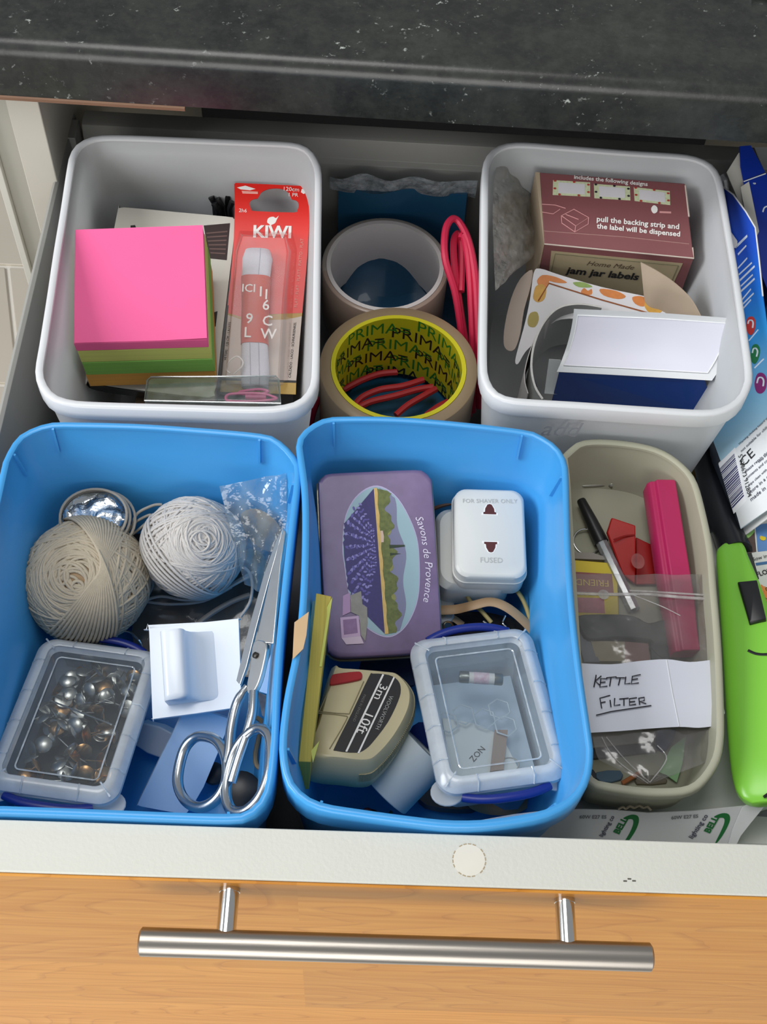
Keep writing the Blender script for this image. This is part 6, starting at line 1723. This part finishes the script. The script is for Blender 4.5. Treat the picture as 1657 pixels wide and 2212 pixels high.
# pen strokes: K E T T L E / F I L T E R and the underline
HW = 0.47
strokes = [[(10.125,11.760,11.300),(9.960,11.088,11.284)], [(10.383,11.715,11.307),(10.054,11.423,11.293),(10.275,11.198,11.295)], [(10.681,11.568,11.313),(10.348,11.559,11.303),(10.267,11.095,11.293),(10.650,11.156,11.305)], [(10.333,11.353,11.299),(10.573,11.385,11.307)],
           [(10.637,11.618,11.312),(11.165,11.683,11.328)], [(10.875,11.624,11.319),(10.769,11.159,11.308)], [(11.113,11.630,11.326),(11.589,11.642,11.340)], [(11.351,11.636,11.333),(11.223,11.222,11.322)], [(11.641,11.695,11.342),(11.561,11.307,11.333),(11.848,11.340,11.342)], [(12.414,11.844,11.366),(11.976,11.730,11.352),(11.893,11.316,11.343),(12.278,11.377,11.355)], [(11.937,11.548,11.348),(12.251,11.608,11.358)],
           [(10.753,10.650,11.300),(10.223,10.484,11.282),(10.277,9.932,11.275)], [(10.252,10.233,11.279),(10.491,10.289,11.287)], [(10.734,10.396,11.295),(10.752,10.019,11.290)], [(10.977,10.503,11.304),(10.922,10.099,11.296),(11.232,10.157,11.305)], [(11.209,10.459,11.310),(11.684,10.521,11.324)], [(11.444,10.465,11.316),(11.415,10.111,11.310)], [(12.111,10.557,11.337),(11.729,10.497,11.325),(11.699,10.143,11.318),(12.033,10.202,11.329)], [(11.738,10.320,11.322),(11.999,10.352,11.330)],
           [(12.219,10.181,11.334),(12.203,10.534,11.339),(12.490,10.592,11.348),(12.474,10.415,11.345),(12.234,10.358,11.337),(12.552,10.240,11.344)], [(9.969,9.550,11.260),(10.733,9.768,11.285),(11.682,9.942,11.315),(12.801,10.146,11.350)]]
mb = MB()
for q in strokes:
    mb.tube(q, 0.032, 4)
build('handwriting', mb, M_INK, t, label='handwritten words KETTLE FILTER, underlined', kind='stuff')

# ================================================================== right-hand side of the drawer
M_GREEN = mat('lime_green_plastic', '#83cc43', 0.25, var=0.02)
t = thing('gas_lighter', 'lime green long-nosed gas lighter with a black barrel and trigger', 'lighter', (19, 15, 6))
nl = V((-0.3110,0.1119,0.9438))
rows_l = [(V(a), V(b), d) for a, b, d in (((18.764,21.343,9.450), (19.416,21.167,9.686), 0.35), ((18.277,21.025,9.328), (19.543,20.749,9.777), 0.75), ((17.969,20.416,9.298), (19.618,20.018,9.888), 0.95), ((17.718,17.892,9.515), (19.927,17.872,10.245), 1.1), ((17.374,14.308,9.826), (20.319,14.039,10.828), 1.25),
                                            ((16.971,10.414,10.155), (20.181,10.327,11.223), 1.35), ((16.749,7.796,10.392), (19.840,7.751,11.415), 1.35), ((16.745,6.378,10.558), (19.452,6.532,11.432), 1.15), ((16.978,5.714,10.714), (18.946,5.788,11.354), 0.8), ((17.385,5.385,10.887), (18.383,5.398,11.214), 0.35))]
rings_ = []
for a, b, d in rows_l:
    c_, h_ = (a + b) / 2, (b - a) / 2
    rings_.append([c_ + h_ * (abs(cos(q)) ** 0.75 * (1 if cos(q) > 0 else -1)) + nl * (d * (abs(sin(q)) ** 0.8 * (1 if sin(q) > 0 else -1)) * (0.35 if sin(q) > 0 else 1.4) - 0.1) for q in [2 * pi * i / 32 for i in range(32)]])
fine = []
for i in range(32):
    fine.append(spline([r_[i] for r_ in rings_], 5))
rings_ = [[fine[i][k] for i in range(32)] for k in range(len(fine[0]))]
build('handle_body', MB().rings(rings_), M_GREEN, t, smooth=70)
build('trigger', MB().rings([[V(p) + nl * z_ for p in q] for q, z_ in (([(18.719,18.117,9.924),(19.701,18.093,10.250),(19.734,15.526,10.565),(18.882,15.346,10.306)], 0), ([(18.719,18.117,9.924),(19.701,18.093,10.250),(19.734,15.526,10.565),(18.882,15.346,10.306)], 0.42), ([(18.814,17.852,10.092),(19.536,17.836,10.332),(19.547,15.672,10.592),(18.928,15.520,10.406)], 0.40))]), M_BLACKP, t, bevel=0.05, label='black trigger')
build('slot', MB().tube(spline([(18.479,13.830,10.607),(18.799,13.588,10.741),(19.184,13.481,10.881),(19.673,13.475,11.042)], 4), 0.09, 6, flat=.5), M_BLACKP, t, label='dark curved slot')
build('slot', MB().tube(spline([(17.540,14.661,9.574),(17.564,14.363,9.617),(17.566,14.071,9.652)], 4), 0.07, 6), M_BLACKP, t)
build('slot', MB().tube(spline([(17.889,5.549,11.267),(18.305,5.806,11.373),(18.777,5.911,11.516)], 4), 0.08, 6), M_BLACKP, t)
brl = MB().tube([V(p) for p in ((19.280,20.863,8.900), (19.033,23.647,8.200), (18.911,27.639,7.200), (18.825,31.547,6.200))], [0.95, 0.85, 0.72, 0.66], 18)
build('barrel', brl, mat('black_barrel', '#1a1b20', 0.32), t, smooth=60, label='black metal barrel')
build('brown_card', MB().slab([(18.843,31.597,4.000),(19.221,31.621,4.200),(19.398,28.825,3.400),(19.084,29.304,3.200)], (0, -.4, .9), 0.1), mat('brown_card_strip', '#8a6a2c', 0.6), label='narrow brown card between the beige tray and the black lighter barrel', cat='card')

# big blue carton with bar code, leaning in the corner
def gradient_mat(name, stops, axis_from, axis_to, rough=0.4):
    """print whose ink changes colour along the carton, in object space"""
    m = bpy.data.materials.new(name)
    m.use_nodes = True
    nt2 = m.node_tree
    N, L = nt2.nodes, nt2.links
    p = N['Principled BSDF']
    tc = N.new('ShaderNodeTexCoord')
    a, b = V(axis_from), V(axis_to)
    d = (b - a)
    vm = N.new('ShaderNodeVectorMath')
    vm.operation = 'SUBTRACT'
    vm.inputs[1].default_value = a
    L.new(tc.outputs['Object'], vm.inputs[0])
    dt = N.new('ShaderNodeVectorMath')
    dt.operation = 'DOT_PRODUCT'
    dt.inputs[1].default_value = d / d.length_squared
    L.new(vm.outputs[0], dt.inputs[0])
    nz = N.new('ShaderNodeTexNoise')
    nz.inputs['Scale'].default_value = 30
    L.new(tc.outputs['Object'], nz.inputs['Vector'])
    ad = N.new('ShaderNodeMath')
    ad.operation = 'MULTIPLY_ADD'
    ad.inputs[1].default_value = 0.06
    L.new(nz.outputs['Fac'], ad.inputs[0])
    L.new(dt.outputs['Value'], ad.inputs[2])
    r = N.new('ShaderNodeValToRGB')
    e = r.color_ramp.elements
    e[0].position, e[0].color = stops[0][0], C(stops[0][1])
    e[1].position, e[1].color = stops[-1][0], C(stops[-1][1])
    for s_, c_ in stops[1:-1]:
        q = e.new(s_)
        q.color = C(c_)
    L.new(ad.outputs[0], r.inputs[0])
    L.new(r.outputs[0], p.inputs['Base Color'])
    p.inputs['Roughness'].default_value = rough
    return m


nc_ = V((-0.8392,-0.0574,0.5408))
base_c = V((23, 28, 1))
p_top, p_bot = (V((20.769,44.405,13.891)) - base_c) * S, (V((20.250,22.106,10.721)) - base_c) * S
M_CART = gradient_mat('blue_gradient_print', [(0.0, '#1a3aa0'), (0.22, '#1c50c4'), (0.36, '#1672d8'), (0.5, '#2b9be6'), (0.68, '#7dbbdf'), (0.8, '#a9cfe4'), (1.0, '#c4d8e4')], p_top, p_bot)
t = thing('blue_carton', 'tall blue-to-white printed carton with a bar code, leaning right of the label-box tub', 'box', base_c)
fc = [(20.457,45.930,13.569),(20.869,44.640,14.072),(21.293,42.609,14.514),(21.568,40.980,14.769),(21.540,38.592,14.471),(21.482,35.895,14.096),(21.481,32.558,13.741),(21.572,27.396,13.334),(21.870,22.662,13.294),(19.520,22.100,9.588),(19.382,23.763,9.550),(19.117,26.452,9.425),(18.783,28.998,9.176),(19.261,32.432,10.281),(19.812,37.984,11.726)]
build('front_panel', MB().slab(fc, nc_, 0.06), M_CART, t, label='blue gradient printed panel')
build('white_edge', MB().tube([(20.457,45.930,13.569),(20.869,44.640,14.072),(21.293,42.609,14.514),(21.568,40.980,14.769),(21.540,38.592,14.471),(21.482,35.895,14.096)], 0.05, 6), mat('white_board_edge', '#e6e6e4', 0.7), t)
build('side_panel', MB().slab([V(p) for p in [(20.487,46.012,13.496),(19.842,38.055,11.650),(19.290,32.496,10.204),(18.812,29.057,9.097),(19.146,26.508,9.346),(19.411,23.815,9.471),(19.550,22.150,9.509)]] + [V(p) + V((0.6, 0.5, -6.5)) for p in reversed([(20.487,46.012,13.496),(19.842,38.055,11.650),(19.290,32.496,10.204),(18.812,29.057,9.097),(19.146,26.508,9.346),(19.411,23.815,9.471),(19.550,22.150,9.509)])], (-1, 0, 0), 0.05), mat('carton_side_dark', '#3c4656', 0.6), t)
build('torn_flap', MB().slab(spline([(20.089,46.262,13.403),(20.364,45.626,13.763),(20.393,43.080,13.537),(20.470,41.859,13.528),(20.682,40.839,13.748),(20.571,40.443,13.535),(20.328,41.026,13.218),(20.179,43.005,13.197)], 2, True), nc_, 0.05), mat('torn_white_board', '#d4d2cc', 0.7, var=0.1), t, label='torn white flap')
M_TXT = mat('carton_white_text', '#dfe9f3', 0.5)
for k, (x0, y0, x1, y1) in enumerate(((1588, 530, 1612, 505), (1596, 545, 1612, 527), (1594, 578, 1612, 556), (1596, 592, 1622, 566), (1598, 604, 1630, 572), (1600, 617, 1624, 592), (1600, 628, 1628, 600), (1603, 646, 1622, 622), (1604, 656, 1626, 632), (1606, 662, 1620, 645))):
    build('print_line', MB().slab([V((-0.8392,-0.0574,0.5408)) * 0.015 + p for p in (V({0: (20.667,40.756,13.347), 1: (20.739,40.080,13.387), 2: (20.667,39.099,13.170), 3: (20.670,38.597,13.122), 4: (20.677,38.163,13.088), 5: (20.683,37.698,13.047), 6: (20.657,37.346,12.969), 7: (20.668,36.705,12.919), 8: (20.663,36.366,12.874), 9: (20.680,36.068,12.869)}[k]),
                                                                  V({0: (21.206,40.934,14.202), 1: (21.115,40.262,13.990), 2: (21.085,39.335,13.844), 3: (21.240,38.775,14.026), 4: (21.330,38.410,14.127), 5: (21.212,37.897,13.889), 6: (21.264,37.551,13.932), 7: (21.065,37.004,13.566), 8: (21.150,36.586,13.654), 9: (21.010,36.280,13.403)}[k]))] +
                                [V((-0.8392,-0.0574,0.5408)) * 0.015 + p for p in (V({0: (21.212,40.745,14.191), 1: (21.126,40.140,13.993), 2: (21.096,39.214,13.848), 3: (21.251,38.655,14.029), 4: (21.338,38.259,14.123), 5: (21.223,37.778,13.893), 6: (21.272,37.401,13.929), 7: (21.076,36.887,13.570), 8: (21.161,36.469,13.658), 9: (21.020,36.163,13.408)}[k]),
                                                                 V({0: (20.692,40.541,13.363), 1: (20.748,39.925,13.384), 2: (20.678,38.978,13.175), 3: (20.681,38.477,13.126), 4: (20.686,38.010,13.085), 5: (20.694,37.579,13.051), 6: (20.665,37.196,12.966), 7: (20.679,36.587,12.923), 8: (20.674,36.248,12.879), 9: (20.691,35.952,12.874)}[k]))], nc_, 0.008), M_TXT, t, label=None)
for q, colr, nm in (([(20.699,34.854,12.806),(20.798,35.141,12.992),(20.981,34.988,13.258),(21.063,34.551,13.339),(20.980,33.979,13.150),(20.815,33.840,12.880),(20.692,34.254,12.733)], '#d23a32', 'red'), ([(20.727,32.680,12.619),(20.834,33.085,12.829),(21.014,32.942,13.093),(21.090,32.459,13.160),(20.974,31.938,12.924),(20.811,31.797,12.657),(20.689,32.196,12.510)], '#1f7c46', 'green'), ([(20.714,30.544,12.374),(20.865,31.023,12.658),(21.076,30.852,12.968),(21.185,30.347,13.084),(21.100,29.740,12.887),(20.906,29.634,12.574),(20.743,29.937,12.353)], '#8a2472', 'purple')):
    em = build('round_emblem', MB().slab(spline(q, 3, True), nc_, 0.01), mat('emblem_' + nm, colr, 0.5), t, label=nm + ' round emblem')
    cq = sum((V(p) for p in q), V((0, 0, 0))) / len(q)
    build('emblem_curl', MB().tube(spline([cq + (V(p) - cq) * 0.55 + nc_ * 0.02 for p in q[:5]], 4), 0.05, 5), M_TXT, em)
build('print_line', MB().tube([(20.716,33.555,12.696),(21.125,33.874,13.364)], 0.04, 5), M_TXT, t)
build('print_line', MB().tube([(20.790,31.527,12.596),(21.184,31.732,13.228)], 0.05, 5), M_TXT, t)
# white panel with small print, CE mark and bar code
Mb = FR((18.947,26.852,9.224), (19.704,27.175,10.434), (-0.8392,-0.0574,0.5408))[0]
build('white_panel', MB().slab([(19.704,27.175,10.434),(21.067,27.906,12.627),(22.421,27.099,14.642),(22.030,22.614,13.560),(19.517,22.119,9.607),(19.369,23.642,9.539),(19.108,26.384,9.426),(18.951,26.910,9.237)], nc_, 0.01), mat('carton_white', '#dfe3e6', 0.5), t)
build('barcode_panel', MB().slab([(18.942,26.842,9.238),(19.667,27.259,10.408),(19.843,23.559,10.287),(19.313,23.200,9.428)], nc_, 0.008), mat('barcode_white', '#eceef2', 0.5), t)
A0, A1, B0_, B1_ = V((18.970,26.484,9.272)), V((19.595,26.874,10.285)), V((19.288,23.443,9.444)), V((19.781,23.805,10.248))
M_BAR = mat('barcode_ink', '#26245c', 0.5)
f = 0.0
k = 0
rnd = random.Random(2)
while f < 0.98:
    w_ = rnd.choice([0.012, 0.02, 0.03])
    build('bar', MB().slab([A0.lerp(B0_, f), A1.lerp(B1_, f), A1.lerp(B1_, min(1, f + w_)), A0.lerp(B0_, min(1, f + w_))], nc_, 0.006), M_BAR, t)
    f += w_ + rnd.choice([0.012, 0.018, 0.026])
text('5 038673 912804', FR((19.744,26.574,10.484), (19.919,23.679,10.449), (-0.8392,-0.0574,0.5408)), M_BLACK, t, squash=1.0)
text('CE', FR((19.888,25.678,10.594), (20.399,26.038,11.425), (-0.8392,-0.0574,0.5408)), M_BLACK, t)
M_SMALL = mat('small_print', '#4a4c5c', 0.6)
words = ['Warning choking hazard small parts', 'not suitable for children under', 'keep away from fire and flame', 'please retain this information', 'contents and colours may vary', 'wipe clean with a damp cloth only', 'store in a cool dry place', 'made in china']
for k, wd in enumerate(words):
    o_ = {0: (19.833,27.212,10.671), 1: (19.889,26.691,10.703), 2: (20.496,25.398,11.508), 3: (19.933,25.271,10.620), 4: (19.955,24.826,10.607), 5: (19.990,24.313,10.607), 6: (20.007,23.819,10.582), 7: (20.027,23.356,10.563)}[k]
    x_ = {0: (21.428,27.969,13.227), 1: (21.570,27.513,13.399), 2: (21.803,26.061,13.606), 3: (21.618,25.948,13.306), 4: (21.636,25.541,13.292), 5: (21.669,25.092,13.295), 6: (21.680,24.608,13.261), 7: (21.084,23.767,12.247)}[k]
    text(wd, FR(o_, x_, (-0.8392,-0.0574,0.5408)), M_SMALL, t, bold=0.01)
build('white_board', MB().slab([(19.467,22.447,8.618),(21.593,23.148,11.991),(21.746,22.486,12.159),(19.763,21.899,9.019)], nc_, 0.06), mat('white_board_edge', '#e6e6e4', 0.7), t, label='white inner board')

# second blue carton behind with open flaps
t = thing('dark_blue_carton', 'dark blue carton with an open white flap in the far right corner', 'box', (26, 40, 2))
ncb = V((0.0305,-0.4633,0.8857))
build('flap', MB().slab([(21.309,47.627,15.435),(22.038,47.730,15.464),(22.905,46.367,14.721),(23.028,46.211,14.636),(21.576,45.627,14.380),(21.384,46.431,14.807)], ncb, 0.08), mat('royal_blue_print', '#0f2f96', 0.4, var=0.03), t, label='blue flap')
build('front_panel', MB().slab([(21.593,45.613,14.316),(23.106,46.201,14.571),(25.055,46.383,14.599),(25.106,39.669,11.086),(23.419,39.032,10.810),(22.678,40.597,11.655),(22.102,43.529,13.208)], ncb, 0.08), mat('royal_blue_print', '#0f2f96', 0.4, var=0.03), t)
build('inner_board', MB().slab([(20.571,46.290,14.423),(21.348,47.490,15.024),(21.592,47.506,15.024),(21.675,45.597,14.022),(22.629,41.855,12.032),(22.764,40.567,11.354),(22.269,41.562,11.891),(21.445,44.493,13.453)], ncb, 0.06), mat('white_inner_board', '#c9c7bc', 0.6, var=0.04), t, label='white inside of the flap')
build('white_fold', MB().slab([(21.405,45.251,14.167),(21.947,45.612,14.337),(22.646,42.729,12.805),(22.349,42.170,12.523),(21.790,43.486,13.230)], ncb, 0.03), mat('white_inner_board', '#c9c7bc', 0.6), t)
build('crease', MB().tube([(21.597,45.550,14.373),(23.019,46.105,14.614)], 0.04, 5), M_TXT, t)
build('white_dot', MB().slab([V((22.312,45.527,14.280)) + V((0.1 * cos(a), 0.1 * sin(a), 0)) for a in [2 * pi * i / 10 for i in range(10)]], ncb, 0.01), M_TXT, t)
build('print_curve', MB().tube(spline([(22.880,43.887,13.391),(22.998,44.166,13.533),(23.361,44.298,13.589)], 4), 0.05, 5), M_TXT, t)
build('carton_body', MB().hexa([V(p) for p in [(23.522,39.248,10.581),(25.216,39.888,10.858),(25.165,46.629,14.385),(21.812,45.755,14.044)]], [V(p) + V((0.4, 0.2, -9)) for p in [(23.522,39.248,10.581),(25.216,39.888,10.858),(25.165,46.629,14.385),(21.812,45.755,14.044)]]), mat('carton_side_blue', '#16255c', 0.5), t)
build('grey_flap', MB().slab([(23.411,50.505,13.000),(25.641,50.652,13.000),(25.952,49.792,11.600),(24.291,49.734,11.800)], (0, -.5, .8), 0.08), mat('grey_flap_board', '#b4b6b3', 0.6), label='pale grey card behind the dark blue carton', cat='card')
build('polythene_twist', MB().tube(spline([(20.496,46.719,13.800),(20.684,46.343,13.600),(20.812,46.009,13.200)], 5), [0.15] * 3 + [0.2] * 8, 7), film('bag_twist', '#f0f0f4', gloss=0.2, haze=0.4), label='clear plastic twist beside the torn blue carton', cat='plastic piece')

# seed packet under the carton
t = thing('seed_packet', 'printed seed packet with a seedling, sun symbol and orange flowers, right of the lighter', 'packet', (21, 20, 6))
nsp = V((-0.0513,-0.1601,0.9858))
build('packet', MB().slab([(19.424,22.433,9.146),(20.862,23.601,9.411),(23.564,23.921,9.603),(22.667,15.869,8.249),(20.625,15.842,8.139),(20.347,18.256,8.516),(19.800,20.178,8.800)], nsp, 0.1), mat('packet_cream', '#e0e2dc', 0.45), t)
build('blue_band', MB().slab([(19.860,22.603,9.209),(21.397,23.657,9.460),(23.559,23.914,9.614),(23.514,23.507,9.546),(21.470,23.311,9.408),(19.998,22.375,9.179)], nsp, 0.01), mat('packet_sky', '#8db9de', 0.45), t)
ph = build('soil_photo', MB().slab([(19.466,22.367,9.154),(20.470,22.607,9.245),(20.445,20.961,8.977),(19.856,20.842,8.927),(19.692,21.347,9.000)], nsp, 0.01), mat('packet_soil', '#40302a', 0.5, var=0.4, vscale=400, col2='#6a5248'), t)
build('seedling', MB().slab(spline([(19.897,21.908,9.116),(20.077,22.138,9.163),(20.358,22.312,9.206),(20.453,22.199,9.192),(20.273,21.969,9.146),(20.045,21.796,9.106)], 3, True), nsp, 0.008), mat('seedling_green', '#8fc268', 0.5), ph)
build('blue_panel', MB().slab([(20.549,22.608,9.250),(23.461,23.043,9.472),(23.270,21.332,9.184),(20.524,20.962,8.981)], nsp, 0.01), mat('packet_blue', '#5c8cc6', 0.5), t)
build('sun_symbol', MB().slab([V((20.890,21.803,9.156)) + V((0.16 * cos(a) * (1 + .2 * (i % 2)), 0.16 * sin(a) * (1 + .2 * (i % 2)), 0)) for i, a in enumerate([2 * pi * i / 20 for i in range(20)])], nsp, 0.008), mat('sun_yellow', '#ecd02a', 0.5), t, label='yellow sun symbol')
build('black_band', MB().slab([(19.556,21.008,8.936),(20.141,21.071,8.977),(20.448,19.347,8.713),(20.052,19.011,8.638)], nsp, 0.01), mat('packet_black', '#252a24', 0.5, var=.3), t)
build('blue_rule', MB().slab([(20.328,20.286,8.863),(23.207,20.768,9.091),(23.188,20.600,9.063),(20.365,20.120,8.838)], nsp, 0.008), mat('packet_rule', '#3d6f9e', 0.5), t)
text('FLOWER', FR((20.349,19.447,8.740), (21.803,19.908,8.891), (-0.0513,-0.1601,0.9858)), M_BLACK, t, bold=0.02)
text('Sow in spring', FR((20.230,20.390,8.887), (21.901,20.858,9.050), (-0.0513,-0.1601,0.9858)), M_BLACK, t)
fp = build('flower_photo', MB().slab([(20.389,18.740,8.613),(23.053,19.377,8.855),(22.632,15.596,8.219),(20.797,15.572,8.120)], nsp, 0.01), mat('flower_dark', '#3c3a1c', 0.5, var=0.5, vscale=300, col2='#6d6a2e'), t)
rnd = random.Random(6)
for q in ((20.540,18.735,8.634), (20.742,18.409,8.592), (20.621,17.972,8.515), (20.997,18.631,8.641)):
    Mq = FR(q, V(q) + V((1, 0, 0)), (-0.0513,-0.1601,0.9858))[0]
    build('orange_flower', MB().prism([(0.26 * cos(a) * (1 if i % 2 else 0.7), 0.26 * sin(a) * (1 if i % 2 else 0.7)) for i, a in enumerate([2 * pi * i / 12 for i in range(12)])], 0, 0.01, Mq), mat('flower_orange', '#e88a3c', 0.5), fp)

# white box with green oval logos against the drawer front
t = thing('white_printed_box', 'white cardboard box printed with green oval logos against the drawer front', 'box', (12, 4, 0.1))
nbl = V((0.0123,-0.7587,0.6514))
tp = [(3.598,4.518,9.036),(5.866,4.888,9.423),(7.459,5.068,9.603),(9.061,5.182,9.706),(10.910,5.202,9.694),(12.542,5.148,9.600),(14.843,5.282,9.713),(17.126,5.517,9.943),(17.398,5.558,9.986),(17.086,4.530,8.795),(16.791,3.869,8.030),(5.780,3.592,7.915),(3.452,3.629,8.002)]
build('printed_panel', MB().slab(tp, nbl, 0.06), mat('white_box_board', '#c9cacb', 0.5, var=0.02), t, label='white panel with green oval logos')
build('box_body', MB().box((4.0, 2.45, 0.1), (18.6, 3.9, 7.6)), mat('white_box_board', '#c9cacb', 0.5), t, bevel=0.05)
build('corner_flap', MB().slab(spline([(17.189,5.447,10.014),(18.165,5.677,10.264),(18.325,5.581,10.149),(18.063,5.270,9.791),(17.303,4.398,8.790),(17.076,3.877,8.187),(16.709,3.832,8.142)], 2, True), nbl, 0.05), mat('white_box_flap', '#d9dadb', 0.5), t, label='raised white corner flap')
build('torn_edge', MB().tube(spline([V(p) + V((0, 0, 0.04 * (i % 2))) for i, p in enumerate([(11.035,5.228,9.768),(11.232,5.301,9.849),(11.402,5.255,9.793),(11.573,5.344,9.893),(11.811,5.301,9.838),(12.031,5.374,9.920),(12.272,5.314,9.845),(12.451,5.353,9.887),(12.655,5.241,9.753)])], 3), 0.06, 5), mat('torn_brown_edge', '#9d927d', 0.8), t)
M_LOGO = mat('logo_green', '#12662f', 0.5)
for o_, sc_ in ((0, 1), (1, 1)):
    pass
for arcq, (tx0, tx1), (sx0, sx1), (mx0, mx1) in ((([(11.341,4.920,9.388),(11.715,5.049,9.531),(12.047,5.008,9.477),(12.128,4.790,9.222),(11.996,4.446,8.824),(11.724,4.096,8.422),(11.466,3.952,8.258),(11.728,4.370,8.740),(11.861,4.714,9.139),(11.788,4.882,9.335),(11.464,4.872,9.330)]), ((11.197,4.317,8.704), (11.574,4.889,9.363)), ((10.400,4.192,8.573), (10.891,4.954,9.451)), ((9.147,4.836,9.347), (10.486,4.874,9.367))),
                                                 (([(15.869,5.101,9.513),(16.241,5.230,9.657),(16.572,5.206,9.622),(16.681,5.006,9.387),(16.560,4.662,8.989),(16.325,4.296,8.567),(16.084,4.083,8.324),(16.300,4.552,8.866),(16.422,4.896,9.265),(16.343,5.064,9.461),(16.018,5.054,9.456)]), ((15.747,4.481,8.809), (16.104,5.070,9.488)), ((14.923,4.252,8.558), (15.558,5.122,9.559)), ((13.729,4.934,9.375), (15.061,5.040,9.473)))):
    build('green_oval', MB().slab(spline(arcq, 3, True), nbl, 0.01), M_LOGO, t, label='green oval swoosh')
    text('BELL', FR(tx0, tx1, (0.0123,-0.7587,0.6514)), M_LOGO, t, bold=0.04)
    text('lighting co', FR(sx0, sx1, (0.0123,-0.7587,0.6514)), M_SMALL, t, bold=0.02)
    text('60W E27 ES', FR(mx0, mx1, (0.0123,-0.7587,0.6514)), mat('grey_small_print', '#6a6c70', 0.6), t, bold=0.02)
build('green_patch', MB().slab([(4.076,4.323,8.822),(4.523,4.472,8.987),(4.878,4.176,8.636),(4.594,3.793,8.195),(4.223,3.782,8.190)], nbl, 0.01), M_LOGO, t)
build('dark_patch', MB().slab([(6.063,4.346,8.812),(7.348,4.451,8.909),(7.373,4.248,8.672),(6.083,4.177,8.614)], nbl, 0.01), M_BLACK, t)
build('grey_cloth', MB().slab(spline([(18.191,5.713,7.500),(19.026,6.128,7.800),(20.660,6.237,8.000),(20.853,4.426,6.500),(18.633,4.446,6.200)], 3, True), (0, -.2, 1), 1.2), mat('grey_felt', '#83858a', 0.9, var=0.15, bump=0.6, bscale=600), label='grey cloth in the front right corner of the drawer', cat='cloth', bevel=0.2)
build('white_scrap', MB().slab(spline([(20.2, 50.9, 24.2), (20.6, 51.3, 24.35), (21.3, 51.2, 24.4), (21.6, 51.8, 24.3), (21.2, 52.6, 24.1), (20.4, 52.0, 24.0)], 3, True), (0, -.2, 1), 0.3), mat('white_scrap_paper', '#e6e8ea', 0.6), label='small white scrap on the worktop near its far right end', cat='scrap')
